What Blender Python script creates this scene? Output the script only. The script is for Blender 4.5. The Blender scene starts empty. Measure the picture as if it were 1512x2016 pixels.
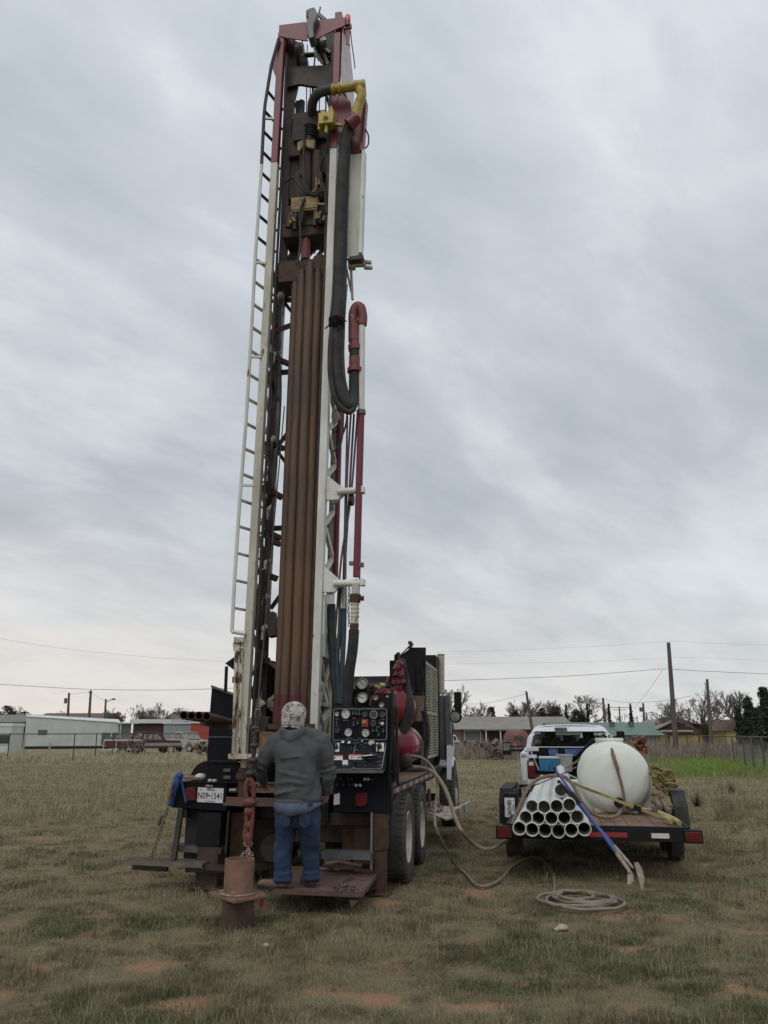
import bpy, math, random
import numpy as np
from mathutils import Vector, Matrix, Euler, Quaternion
R_ = math.radians
random.seed(7); np.random.seed(7)
scene = bpy.context.scene
# ---------------------------------------------------------------- camera
CAM_H = 1.68; PITCH = math.atan(435.0/1631.0)
cd = bpy.data.cameras.new('camera'); cam = bpy.data.objects.new('camera', cd)
scene.collection.objects.link(cam); scene.camera = cam
cam.location = (0, 0, CAM_H); cam.rotation_euler = (R_(90)+PITCH, 0, 0)
cd.sensor_fit = 'VERTICAL'; cd.sensor_height = 36.0; cd.lens = 36.0*1631/2016
cd.clip_start = 0.1; cd.clip_end = 5000
# ---------------------------------------------------------------- world: overcast sky
SUN_EL, SUN_AZ = 52, 200      # degrees; azimuth measured from +Y clockwise
world = bpy.data.worlds.new('World'); scene.world = world; world.use_nodes = True
wt = world.node_tree; wt.nodes.clear()
def WN(t, **k):
    n = wt.nodes.new(t)
    for a, b in k.items(): setattr(n, a, b)
    return n
def WL(a, b): wt.links.new(a, b)
def wmath(op, a, b=None, c=None, clamp=False):
    n = WN('ShaderNodeMath', operation=op); n.use_clamp = clamp
    for i, x in enumerate((a, b, c)):
        if x is None: continue
        if isinstance(x, (int, float)): n.inputs[i].default_value = x
        else: WL(x, n.inputs[i])
    return n.outputs[0]
tc = WN('ShaderNodeTexCoord'); sep = WN('ShaderNodeSeparateXYZ'); WL(tc.outputs['Generated'], sep.inputs[0])
dz = wmath('MAXIMUM', sep.outputs[2], 0.0)
den = wmath('ADD', dz, 0.34)
cx = wmath('DIVIDE', sep.outputs[0], den); cy = wmath('DIVIDE', sep.outputs[1], den)
comb = WN('ShaderNodeCombineXYZ'); WL(cx, comb.inputs[0]); WL(cy, comb.inputs[1])
def wnoise(rot, scl, sc, det, rough, dist, off=(0,0,0)):
    m = WN('ShaderNodeMapping', vector_type='TEXTURE'); m.inputs['Rotation'].default_value = (0,0,R_(rot)); m.inputs['Scale'].default_value = scl
    m.inputs['Location'].default_value = off
    WL(comb.outputs[0], m.inputs[0])
    n = WN('ShaderNodeTexNoise'); n.inputs['Scale'].default_value = sc; n.inputs['Detail'].default_value = det
    n.inputs['Roughness'].default_value = rough; n.inputs['Distortion'].default_value = dist
    WL(m.outputs[0], n.inputs[0]); return n.outputs[0]
n1 = wnoise(48, (1.55, 0.85, 1), 1.75, 7, 0.52, 0.22, (3.1, 1.7, 0))
n2 = wnoise(38, (1.5, 0.85, 1), 5.2, 9, 0.58, 0.3, (0.4, 5.2, 0))
n3 = wnoise(60, (1.4, .9, 1), 0.75, 2, 0.5, 0.2, (7.3, 2.2, 0))
s = wmath('MULTIPLY', n1, 0.58); s = wmath('MULTIPLY_ADD', n2, 0.20, s); s = wmath('MULTIPLY_ADD', n3, 0.34, s)
ramp = WN('ShaderNodeValToRGB'); WL(s, ramp.inputs[0])
cr = ramp.color_ramp
cr.elements[0].position = 0.42; cr.elements[0].color = (0.325, 0.360, 0.400, 1)
cr.elements[1].position = 0.74; cr.elements[1].color = (0.74, 0.775, 0.80, 1)
e = cr.elements.new(0.54); e.color = (0.45, 0.483, 0.517, 1)
e = cr.elements.new(0.63); e.color = (0.595, 0.630, 0.660, 1)
# brighter towards the top of the sky and in streaks above the horizon
up = WN('ShaderNodeMapRange'); WL(sep.outputs[2], up.inputs[0])
up.inputs[1].default_value = 0.30; up.inputs[2].default_value = 0.75; up.inputs[3].default_value = 0.93; up.inputs[4].default_value = 1.22
mulc = WN('ShaderNodeVectorMath', operation='SCALE'); WL(ramp.outputs[0], mulc.inputs[0]); WL(up.outputs[0], mulc.inputs['Scale'])
hor = WN('ShaderNodeValToRGB'); WL(sep.outputs[2], hor.inputs[0])   # how much horizon glow
hor.color_ramp.elements[0].position = 0.0; hor.color_ramp.elements[0].color = (0.9,0.9,0.9,1)
hor.color_ramp.elements[1].position = 0.27; hor.color_ramp.elements[1].color = (0,0,0,1)
e = hor.color_ramp.elements.new(0.09); e.color = (0.62,0.62,0.62,1)
e = hor.color_ramp.elements.new(0.16); e.color = (0.30,0.30,0.30,1)
hf = wmath('MULTIPLY', hor.outputs[0], wmath('MULTIPLY_ADD', n2, 1.5, 0.25), clamp=True)
# warm side to the left, cooler to the right
wl = WN('ShaderNodeMapRange'); WL(sep.outputs[0], wl.inputs[0]); wl.inputs[1].default_value = -0.5; wl.inputs[2].default_value = 0.35
hc = WN('ShaderNodeMix', data_type='RGBA'); WL(wl.outputs[0], hc.inputs[0])
hc.inputs[6].default_value = (0.68, 0.61, 0.55, 1); hc.inputs[7].default_value = (0.60, 0.605, 0.60, 1)
mx = WN('ShaderNodeMix', data_type='RGBA'); WL(hf, mx.inputs[0]); WL(mulc.outputs[0], mx.inputs[6]); WL(hc.outputs[2], mx.inputs[7])
sc10 = WN('ShaderNodeVectorMath', operation='SCALE'); WL(mx.outputs[2], sc10.inputs[0]); sc10.inputs['Scale'].default_value = 12.7
sky = WN('ShaderNodeTexSky'); sky.sky_type = 'NISHITA'; sky.sun_disc = False
sky.sun_elevation = R_(SUN_EL); sky.sun_rotation = R_(SUN_AZ)
mx2 = WN('ShaderNodeMix', data_type='RGBA'); mx2.inputs[0].default_value = 0.93; WL(sky.outputs[0], mx2.inputs[6]); WL(sc10.outputs[0], mx2.inputs[7])
bg = WN('ShaderNodeBackground'); bg.inputs[1].default_value = 0.1; WL(mx2.outputs[2], bg.inputs[0])
wo = WN('ShaderNodeOutputWorld'); WL(bg.outputs[0], wo.inputs[0])
# ---------------------------------------------------------------- sun through the overcast
sl = bpy.data.lights.new('sun', 'SUN'); sl.energy = 0.9; sl.angle = R_(35); sl.color = (1, 0.97, 0.93)
so = bpy.data.objects.new('sun', sl); scene.collection.objects.link(so)
sd = Vector((math.sin(R_(SUN_AZ))*math.cos(R_(SUN_EL)), math.cos(R_(SUN_AZ))*math.cos(R_(SUN_EL)), math.sin(R_(SUN_EL))))
so.rotation_euler = sd.to_track_quat('Z', 'Y').to_euler(); so.location = (0, -10, 30)
vs = scene.view_settings; vs.view_transform = 'Standard'; vs.look = 'None'; vs.exposure = 0; vs.gamma = 1; vs.use_curve_mapping = False
# ---------------------------------------------------------------- pixel -> place helpers (photo pixels 1512x2016)
cp_, sp_ = math.cos(PITCH), math.sin(PITCH)
def ray(px, py):
    a = (px-756)/1631.0; b = (1008-py)/1631.0
    return Vector((a, cp_-b*sp_, sp_+b*cp_))
C0 = Vector((0, 0, CAM_H))
def at(px, py, Y):
    d = ray(px, py); return C0 + d*(Y/d.y)
def G(px, py, z=0.0):
    d = ray(px, py); return C0 + d*((z-CAM_H)/d.z)
class Frame:
    def __init__(s, x, y, yaw):
        s.o = Vector((x, y, 0)); s.yaw = yaw; a = R_(yaw)
        s.r = Vector((math.cos(a), -math.sin(a), 0)); s.h = Vector((math.sin(a), math.cos(a), 0))
    def loc(s, w): d = w-s.o; return Vector((d.dot(s.r), d.dot(s.h), d.z))
    def w(s, v, u, z): return s.o+s.r*v+s.h*u+Vector((0,0,z))
    def u(s, px, py, u):
        d = ray(px, py); t = (u-(C0-s.o).dot(s.h))/d.dot(s.h); return s.loc(C0+d*t)
    def v(s, px, py, v):
        d = ray(px, py); t = (v-(C0-s.o).dot(s.r))/d.dot(s.r); return s.loc(C0+d*t)
    def z(s, px, py, z):
        d = ray(px, py); t = (z-CAM_H)/d.z; return s.loc(C0+d*t)
RG = Frame(-1.10, 9.78, 9.2)       # drill rig
TR = Frame(2.53, 10.5, 11.5)       # trailer
PK = Frame(3.62, 16.6, 11.5)       # pickup towing the trailer
# ---------------------------------------------------------------- materials
MATS = {}
def mat(name, c, c2=None, scale=6, rough=0.6, metal=0.0, bump=0.0, bscale=None, spots=None, stretch=None, lo=0.4, hi=0.65, spec=0.5):
    """base colour c mottled with c2; spots=(colour, scale, threshold) adds hard edged wear"""
    m = bpy.data.materials.new(name); m.use_nodes = True; MATS[name] = m
    nt = m.node_tree; b = nt.nodes['Principled BSDF']
    b.inputs['Roughness'].default_value = rough; b.inputs['Metallic'].default_value = metal
    b.inputs['Specular IOR Level'].default_value = spec
    c = tuple(c)+(1,)
    b.inputs['Base Color'].default_value = c
    t = nt.nodes.new('ShaderNodeTexCoord'); src = t.outputs['Object']
    if stretch:
        mp = nt.nodes.new('ShaderNodeMapping'); mp.inputs['Scale'].default_value = stretch
        nt.links.new(src, mp.inputs[0]); src = mp.outputs[0]
    col = None
    def noise(sc, det=6, rg=0.6, s=src):
        n = nt.nodes.new('ShaderNodeTexNoise'); n.inputs['Scale'].default_value = sc; n.inputs['Detail'].default_value = det
        n.inputs['Roughness'].default_value = rg; nt.links.new(s, n.inputs[0]); return n.outputs[0]
    def rng(v, a, bb):
        r = nt.nodes.new('ShaderNodeMapRange'); nt.links.new(v, r.inputs[0]); r.inputs[1].default_value = a; r.inputs[2].default_value = bb
        return r.outputs[0]
    if c2 is not None:
        x = nt.nodes.new('ShaderNodeMix'); x.data_type = 'RGBA'; x.inputs[6].default_value = c; x.inputs[7].default_value = tuple(c2)+(1,)
        nt.links.new(rng(noise(scale), lo, hi), x.inputs[0]); col = x.outputs[2]
    if spots:
        if not isinstance(spots[0][0], (tuple, list)): spots = (spots,)
        for sc_, ss, th in spots:
            x = nt.nodes.new('ShaderNodeMix'); x.data_type = 'RGBA'
            if col: nt.links.new(col, x.inputs[6])
            else: x.inputs[6].default_value = c
            x.inputs[7].default_value = tuple(sc_)+(1,)
            nt.links.new(rng(noise(ss, 8, 0.7), th, th+0.035), x.inputs[0]); col = x.outputs[2]
    if col: nt.links.new(col, b.inputs['Base Color'])
    if bump:
        bn = nt.nodes.new('ShaderNodeBump'); bn.inputs['Strength'].default_value = bump; bn.inputs['Distance'].default_value = 0.01
        nt.links.new(noise(bscale or scale*3, 5), bn.inputs['Height']); nt.links.new(bn.outputs[0], b.inputs['Normal'])
    return m
RUST = (0.078, 0.038, 0.022)
M = MATS
mat('white_worn', (0.66,0.665,0.62), (0.50,0.49,0.43), 4, 0.5, bump=.15, spots=(((0.16,0.10,0.065), 9, 0.655), ((0.33,0.28,0.20), 3.5, 0.62), ((0.07,0.05,0.04), 34, 0.655)), stretch=(1,1,.35))
mat('white_dirty', (0.52,0.50,0.42), (0.33,0.29,0.22), 5, 0.6, bump=.2, spots=((0.10,0.055,0.035), 12, 0.60), stretch=(1,1,.4))
mat('white_peel', (0.55,0.51,0.42), (0.38,0.33,0.26), 7, 0.65, bump=.3, spots=((0.085,0.045,0.028), 11, 0.54), stretch=(1,1,.35))
mat('red_paint', (0.165,0.020,0.030), (0.12,0.016,0.024), 5, 0.42, bump=.1, spots=((0.06,0.03,0.025), 13, 0.66))
mat('red_faded', (0.20,0.045,0.045), (0.13,0.035,0.032), 5, 0.55, spots=((0.36,0.31,0.24), 7, 0.62))
mat('red_gloss', (0.19,0.010,0.020), (0.14,0.010,0.016), 4, 0.28, spots=((0.05,0.02,0.02), 15, 0.68))
mat('hook_red', (0.15,0.036,0.028), (0.10,0.036,0.028), 14, 0.6, bump=.3, spots=((0.05,0.03,0.025), 22, 0.6))
mat('pink_panel', (0.62,0.53,0.54), (0.50,0.41,0.42), 6, 0.5)
mat('rod_brown', (0.125,0.070,0.038), (0.055,0.034,0.022), 7, 0.62, bump=.2, spots=(((0.040,0.026,0.020), 8, 0.575), ((0.24,0.15,0.09), 6, 0.65)), stretch=(1,1,.12))
mat('rod_red', (0.10,0.020,0.020), (0.07,0.020,0.018), 8, 0.6)
mat('rust', RUST, (0.042,0.024,0.018), 9, 0.8, bump=.4, spots=((0.13,0.07,0.045), 14, 0.66))
mat('mud_metal', (0.235,0.125,0.085), (0.145,0.080,0.056), 6, 0.8, bump=.5, bscale=30, spots=(((0.40,0.26,0.19), 9, 0.64), ((0.045,0.028,0.02), 13, 0.645)))
mat('dark_steel', (0.024,0.021,0.020), (0.052,0.036,0.027), 7, 0.6, bump=.2, spots=((0.10,0.055,0.035), 13, 0.64))
mat('grime', (0.030,0.023,0.019), (0.062,0.040,0.027), 6, 0.75, bump=.3)
mat('navy', (0.007,0.009,0.015), (0.013,0.013,0.017), 4, 0.55, spec=.12, spots=((0.06,0.055,0.05), 11, 0.69))
mat('black', (0.008,0.008,0.009), (0.015,0.014,0.013), 7, 0.65, spec=.2)
mat('rubber', (0.018,0.018,0.019), (0.045,0.042,0.038), 5, 0.8, bump=.15)
mat('tyre', (0.040,0.037,0.034), (0.085,0.074,0.060), 5, 0.85, bump=.3)
mat('hose_grey', (0.055,0.060,0.066), (0.030,0.032,0.034), 6, 0.7)
mat('hose_blue', (0.040,0.060,0.075), (0.03,0.04,0.05), 6, 0.6)
mat('yellow', (0.42,0.33,0.055), (0.28,0.20,0.045), 9, 0.5, spots=((0.05,0.04,0.03), 16, 0.61))
mat('yellow_dirty', (0.27,0.19,0.055), (0.12,0.08,0.04), 9, 0.6, spots=((0.03,0.024,0.02), 18, 0.57))
mat('steel', (0.30,0.30,0.29), (0.20,0.19,0.17), 9, 0.45, 0.6)
mat('cream', (0.42,0.40,0.30), (0.30,0.28,0.20), 8, 0.55, bump=.1)
mat('galv', (0.14,0.14,0.14), (0.10,0.095,0.09), 6, 0.5, 0.3)
mat('gauge_face', (0.62,0.61,0.55), (0.48,0.46,0.40), 10, 0.4)
mat('gauge_dark', (0.05,0.055,0.05), None, rough=.3)
mat('chrome', (0.55,0.55,0.55), None, rough=.25, metal=.9)
mat('light_red', (0.12,0.006,0.010), (0.07,0.005,0.008), 20, 0.35, spec=.35)
mat('beacon', (0.75,0.09,0.06), None, rough=.25)
mat('sticker_white', (0.62,0.60,0.55), (0.5,0.47,0.42), 12, 0.5)
mat('sticker_red', (0.42,0.05,0.04), None, rough=.5)
mat('sticker_line', (0.22,0.22,0.22), None, rough=.5)
mat('plate_white', (0.70,0.71,0.70), (0.58,0.58,0.56), 10, 0.4)
mat('ink', (0.012,0.014,0.025), None, rough=.5)
mat('reflect_red', (0.30,0.025,0.025), (0.15,0.03,0.03), 20, 0.4)
mat('reflect_white', (0.40,0.36,0.34), (0.28,0.22,0.2), 20, 0.4)
mat('rim', (0.60,0.58,0.50), (0.44,0.41,0.34), 6, 0.55, spots=((0.14,0.10,0.07), 12, 0.63))
mat('chain', (0.20,0.13,0.10), (0.10,0.07,0.055), 20, 0.6, 0.4)
mat('chain_light', (0.32,0.25,0.22), (0.2,0.14,0.11), 20, 0.5, 0.5)
mat('deck_wood', (0.19,0.115,0.075), (0.12,0.075,0.05), 5, 0.85, bump=.4, spots=((0.26,0.19,0.14), 8, 0.62), stretch=(1,.2,1))
mat('pvc', (0.78,0.78,0.75), (0.70,0.69,0.65), 3, 0.35, spots=((0.50,0.47,0.42), 6, 0.70))
mat('poly_tank', (0.68,0.71,0.63), (0.62,0.65,0.57), 2, 0.42, spots=((0.45,0.44,0.36), 3.5, 0.68))
mat('strap_brown', (0.20,0.145,0.10), (0.14,0.10,0.07), 20, 0.9, bump=.3)
mat('strap_yellow', (0.40,0.34,0.14), (0.30,0.24,0.10), 16, 0.85, bump=.3)
mat('strap_olive', (0.22,0.18,0.06), (0.14,0.11,0.04), 12, 0.85)
mat('hose_tan', (0.22,0.19,0.14), (0.155,0.13,0.095), 9, 0.6)
mat('truck_white', (0.68,0.70,0.73), (0.62,0.635,0.65), 2, 0.3, spots=((0.42,0.37,0.31), 4, 0.70))
mat('glass', (0.020,0.024,0.024), None, rough=.08, spec=.8)
mat('seat', (0.045,0.05,0.05), None, rough=.8)
mat('pale_glass', (0.22,0.24,0.22), (0.08,0.09,0.085), 3, 0.2)
mat('cooler_blue', (0.045,0.20,0.36), (0.035,0.16,0.30), 6, 0.45)
mat('bottle_blue', (0.04,0.09,0.24), (0.10,0.16,0.30), 14, 0.3)
mat('bucket', (0.42,0.43,0.42), (0.33,0.33,0.32), 9, 0.5)
mat('shovel_blue', (0.015,0.055,0.24), (0.02,0.05,0.18), 12, 0.4, spots=((0.06,0.05,0.05), 18, 0.62))
mat('shovel_steel', (0.30,0.24,0.19), (0.20,0.155,0.12), 12, 0.65)
mat('blue_cloth', (0.018,0.07,0.22), (0.02,0.07,0.22), 12, 0.8)
mat('hoodie', (0.082,0.085,0.088), (0.062,0.065,0.068), 9, 0.95, bump=.5, bscale=120)
mat('jeans', (0.022,0.045,0.092), (0.013,0.027,0.056), 7, 0.9, bump=.4, bscale=150)
mat('shirt', (0.085,0.10,0.15), (0.06,0.075,0.11), 10, 0.9)
mat('cap', (0.50,0.48,0.45), (0.30,0.27,0.24), 14, 0.9, spots=(((0.085,0.085,0.08), 17, 0.535), ((0.26,0.20,0.14), 12, 0.57)))
mat('mud_dark', (0.125,0.072,0.054), (0.080,0.048,0.036), 6, 0.85, bump=.5, bscale=30, spots=((0.23,0.15,0.11), 8, 0.66))
mat('filter_tan', (0.13,0.105,0.065), (0.08,0.065,0.045), 8, 0.7)
mat('step_metal', (0.16,0.135,0.11), (0.11,0.09,0.072), 8, 0.8, bump=.3)
mat('white_stained', (0.55,0.54,0.46), (0.36,0.33,0.26), 3, 0.55, bump=.2, spots=(((0.14,0.085,0.055), 9, 0.61), ((0.26,0.20,0.13), 4, 0.58), ((0.06,0.045,0.035), 30, 0.64)), stretch=(1,1,.3))
mat('skin', (0.26,0.15,0.11), (0.20,0.11,0.08), 20, 0.55)
mat('boot', (0.15,0.10,0.070), (0.09,0.06,0.042), 14, 0.8)
mat('boot_dark', (0.045,0.040,0.036), (0.07,0.055,0.045), 14, 0.8)
mat('pole_wood', (0.115,0.10,0.085), (0.075,0.064,0.054), 6, 0.9, bump=.4, stretch=(1,1,.1))
mat('wire', (0.06,0.06,0.065), None, rough=.6)
mat('bark', (0.085,0.070,0.058), (0.055,0.044,0.037), 6, 0.95)
mat('twig', (0.135,0.115,0.10), (0.095,0.078,0.068), 3, 0.95)
mat('needle', (0.022,0.036,0.020), (0.040,0.055,0.028), 2, 0.9)
mat('needle_dry', (0.050,0.045,0.030), (0.032,0.032,0.022), 2, 0.9)
mat('siding_white', (0.50,0.53,0.50), (0.42,0.45,0.43), .5, 0.6)
mat('siding_red', (0.34,0.055,0.035), (0.27,0.045,0.03), 1, 0.6)
mat('siding_grey', (0.27,0.30,0.32), (0.22,0.245,0.26), 1, 0.55)
mat('siding_cream', (0.48,0.45,0.37), (0.40,0.38,0.31), 1, 0.7)
mat('siding_yellow', (0.44,0.35,0.14), (0.38,0.30,0.13), 1, 0.7)
mat('brick', (0.155,0.088,0.066), (0.115,0.07,0.054), 3, 0.85, bump=.4)
mat('brown_wall', (0.055,0.032,0.025), (0.04,0.025,0.02), 2, 0.85)
mat('roof_grey', (0.19,0.18,0.16), (0.15,0.14,0.125), 1.2, 0.85)
mat('roof_tan', (0.235,0.215,0.185), (0.19,0.17,0.15), .8, 0.85)
mat('roof_brown', (0.13,0.085,0.065), (0.10,0.07,0.055), 1.5, 0.85)
mat('roof_green', (0.105,0.18,0.135), (0.085,0.145,0.11), .8, 0.6)
mat('roof_white', (0.62,0.63,0.62), (0.5,0.5,0.49), .8, 0.5)
mat('shade_grey', (0.10,0.105,0.105), None, rough=.8)
mat('car_maroon', (0.105,0.020,0.018), (0.075,0.018,0.016), 2, 0.45)
mat('car_silver', (0.26,0.27,0.28), (0.2,0.2,0.2), 2, 0.4)
mat('car_tan', (0.40,0.35,0.27), (0.32,0.28,0.22), 2, 0.45)
mat('car_pink', (0.17,0.062,0.052), (0.12,0.05,0.042), 3, 0.6)
mat('orange_frame', (0.30,0.11,0.065), (0.20,0.08,0.05), 3, 0.7)
mat('junk', (0.08,0.06,0.05), (0.18,0.15,0.13), 4, 0.8)
mat('post_pale', (0.34,0.31,0.26), (0.26,0.23,0.19), 3, 0.8)
mat('stone', (0.40,0.34,0.28), (0.30,0.25,0.2), 12, 0.9, bump=.6)
mat('brass', (0.30,0.24,0.11), (0.2,0.15,0.08), 10, 0.4, 0.5)
mat('flag_red', (0.5,0.02,0.05), None, rough=.8)
def translucent(name, f):
    nt = MATS[name].node_tree; b = nt.nodes['Principled BSDF']; tr = nt.nodes.new('ShaderNodeBsdfTranslucent'); l = b.inputs['Base Color'].links
    if l: nt.links.new(l[0].from_socket, tr.inputs[0])
    ms = nt.nodes.new('ShaderNodeMixShader'); ms.inputs[0].default_value = f; nt.links.new(b.outputs[0], ms.inputs[1]); nt.links.new(tr.outputs[0], ms.inputs[2]); nt.links.new(ms.outputs[0], nt.nodes['Material Output'].inputs[0])
translucent('pvc', .18)
# ---------------------------------------------------------------- mesh builder
def V3(*a): return Vector(a)
class MB:
    def __init__(s): s.v = []; s.f = []; s.mi = []; s.cur = 0
    def add(s, vs, fs):
        o = len(s.v); s.v.extend([tuple(x) for x in vs])
        for f in fs: s.f.append([i+o for i in f]); s.mi.append(s.cur)
        return s
    def box(s, c, d, R=None):
        c = Vector(c); h = Vector(d)/2; vs = []
        for i in range(8):
            p = Vector((h.x*(1 if i & 1 else -1), h.y*(1 if i & 2 else -1), h.z*(1 if i & 4 else -1)))
            if R is not None: p = R @ p
            vs.append(c+p)
        return s.add(vs, [(0,2,3,1),(4,5,7,6),(0,1,5,4),(2,6,7,3),(0,4,6,2),(1,3,7,5)])
    def bb(s, x0, x1, y0, y1, z0, z1): return s.box(((x0+x1)/2,(y0+y1)/2,(z0+z1)/2), (abs(x1-x0),abs(y1-y0),abs(z1-z0)))
    def beam(s, a, b, w, h=None, up=(0,1,0)):
        a = Vector(a); b = Vector(b); h = h or w; d = b-a; L = d.length
        if L < 1e-6: return s
        z = d/L; u = Vector(up)
        if abs(u.dot(z)) > .98: u = Vector((1,0,0))
        x = u.cross(z).normalized(); y = z.cross(x)
        R = Matrix((x, y, z)).transposed()
        return s.box((a+b)/2, (w, h, L), R)
    def tube(s, pts, r, n=8, cap=True, closed=False):
        P = [Vector(p) for p in pts]; m = len(P)
        if not hasattr(r, '__len__'): r = [r]*m
        T = []
        for i in range(m):
            if closed: d = P[(i+1) % m]-P[i-1]
            else: d = P[min(i+1,m-1)]-P[max(i-1,0)]
            T.append(d.normalized() if d.length > 1e-9 else Vector((0,0,1)))
        u = Vector((0,0,1)) if abs(T[0].z) < .9 else Vector((1,0,0))
        N = (u-T[0]*u.dot(T[0])).normalized(); vs = []
        for i in range(m):
            N = (N-T[i]*N.dot(T[i]))
            N = N.normalized() if N.length > 1e-6 else T[i].orthogonal().normalized()
            B = T[i].cross(N)
            for k in range(n):
                a = 2*math.pi*k/n; vs.append(P[i]+(N*math.cos(a)+B*math.sin(a))*r[i])
        fs = []
        for i in range(m if closed else m-1):
            j = (i+1) % m
            for k in range(n):
                l = (k+1) % n; fs.append((i*n+k, i*n+l, j*n+l, j*n+k))
        if cap and not closed:
            fs.append(list(range(n))[::-1]); fs.append([(m-1)*n+k for k in range(n)])
        return s.add(vs, fs)
    def cyl(s, a, b, r, r1=None, n=16, cap=True): return s.tube([a, b], [r, r if r1 is None else r1], n, cap)
    def pipe(s, a, b, ro, ri, n=20):
        a = Vector(a); b = Vector(b); z = (b-a).normalized(); x = z.orthogonal().normalized(); y = z.cross(x); vs = []
        for P, r in ((a,ro),(b,ro),(b,ri),(a,ri)):
            for k in range(n):
                t = 2*math.pi*k/n; vs.append(P+(x*math.cos(t)+y*math.sin(t))*r)
        fs = []
        for q in range(4):
            w = (q+1) % 4
            for k in range(n):
                l = (k+1) % n; fs.append((q*n+k, q*n+l, w*n+l, w*n+k))
        return s.add(vs, fs)
    def prism(s, poly, vec):
        P = [Vector(p) for p in poly]; vec = Vector(vec); n = len(P)
        return s.add(P+[p+vec for p in P], [list(range(n))[::-1], list(range(n, 2*n))]+[(i, (i+1) % n, (i+1) % n+n, i+n) for i in range(n)])
    def lathe(s, prof, o, ax, n=24, cap=True):
        o = Vector(o); z = Vector(ax).normalized(); x = z.orthogonal().normalized(); y = z.cross(x); vs = []
        for r, t in prof:
            for k in range(n):
                a = 2*math.pi*k/n; vs.append(o+z*t+(x*math.cos(a)+y*math.sin(a))*r)
        m = len(prof); fs = [(i*n+k, i*n+(k+1) % n, (i+1)*n+(k+1) % n, (i+1)*n+k) for i in range(m-1) for k in range(n)]
        if cap: fs += [list(range(n))[::-1], [(m-1)*n+k for k in range(n)]]
        return s.add(vs, fs)
    def ell(s, c, rad, nu=14, nv=9, R=None):
        c = Vector(c); vs = []
        for j in range(nv+1):
            ph = math.pi*j/nv-math.pi/2
            for k in range(nu):
                a = 2*math.pi*k/nu
                p = Vector((rad[0]*math.cos(ph)*math.cos(a), rad[1]*math.cos(ph)*math.sin(a), rad[2]*math.sin(ph)))
                if R is not None: p = R @ p
                vs.append(c+p)
        fs = [(j*nu+k, j*nu+(k+1) % nu, (j+1)*nu+(k+1) % nu, (j+1)*nu+k) for j in range(nv) for k in range(nu)]
        return s.add(vs, fs)
    def ring(s, c, nrm, R, r, n=20, m=6, sx=1.0, xa=None):
        c = Vector(c); z = Vector(nrm).normalized(); x = (Vector(xa)-z*Vector(xa).dot(z)).normalized() if xa else z.orthogonal().normalized(); y = z.cross(x)
        return s.tube([c+x*math.cos(2*math.pi*k/n)*R*sx+y*math.sin(2*math.pi*k/n)*R for k in range(n)], r, m, closed=True)
    def chain(s, pts, L=0.06, r=0.008, W=0.45):
        P = [Vector(p) for p in pts]; out = []; acc = 0
        for a, b in zip(P, P[1:]):
            d = (b-a).length; t = acc
            while t < d: out.append((a.lerp(b, t/d), (b-a).normalized())); t += L*.78
            acc = t-d
        for i, (p, d) in enumerate(out):
            nrm = d.orthogonal().normalized()
            if i % 2: nrm = nrm.cross(d)
            s.ring(p, nrm, L*W*.62, r, 8, 4, sx=1.6, xa=d)
        return s
    def loft(s, rings, n=20):
        """rings: (centre, rx, ry[, z tilt]) ellipses in the xy plane"""
        vs = []
        for rg in rings:
            c, rx, ry = Vector(rg[0]), rg[1], rg[2]
            for k in range(n):
                a = 2*math.pi*k/n; vs.append(c+Vector((rx*math.cos(a), ry*math.sin(a), 0)))
        m = len(rings); fs = [(i*n+k, i*n+(k+1) % n, (i+1)*n+(k+1) % n, (i+1)*n+k) for i in range(m-1) for k in range(n)]
        return s.add(vs, fs+[list(range(n))[::-1], [(m-1)*n+k for k in range(n)]])
    def build(s, name, mats, parent=None, bevel=0, ang=38, smooth=True):
        if not isinstance(mats, (list, tuple)): mats = [mats]
        me = bpy.data.meshes.new(name); vs = s.v; off = Vector((0,0,0))
        if parent is None and vs:
            a = np.array(vs); off = Vector((float((a[:,0].min()+a[:,0].max())/2), float((a[:,1].min()+a[:,1].max())/2), float(a[:,2].min())))
            vs = (a-np.array(off)).tolist()
        me.from_pydata(vs, [], s.f)
        for m_ in mats: me.materials.append(MATS[m_] if isinstance(m_, str) else m_)
        if len(mats) > 1: me.polygons.foreach_set('material_index', s.mi)
        if smooth:
            me.polygons.foreach_set('use_smooth', [True]*len(s.f)); me.set_sharp_from_angle(angle=R_(ang))
        me.validate(); me.update()
        o = bpy.data.objects.new(name, me); scene.collection.objects.link(o)
        if parent is not None: o.parent = parent
        else: o.location = off
        if bevel:
            b = o.modifiers.new('bevel', 'BEVEL'); b.width = bevel; b.segments = 1; b.limit_method = 'ANGLE'; b.angle_limit = R_(50)
        return o
def tag(o, label=None, cat=None, group=None, kind=None):
    if label: o['label'] = label
    if cat: o['category'] = cat
    if group: o['group'] = group
    if kind: o['kind'] = kind
    return o
def thing(name, label, cat, loc=(0,0,0), rotz=0, group=None):
    o = bpy.data.objects.new(name, None); scene.collection.objects.link(o)
    o.location = loc; o.rotation_euler = (0,0,rotz); o.empty_display_size = .2
    return tag(o, label, cat, group)
def frame_thing(name, label, cat, F, group=None): return thing(name, label, cat, F.o, -R_(F.yaw), group)
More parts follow.
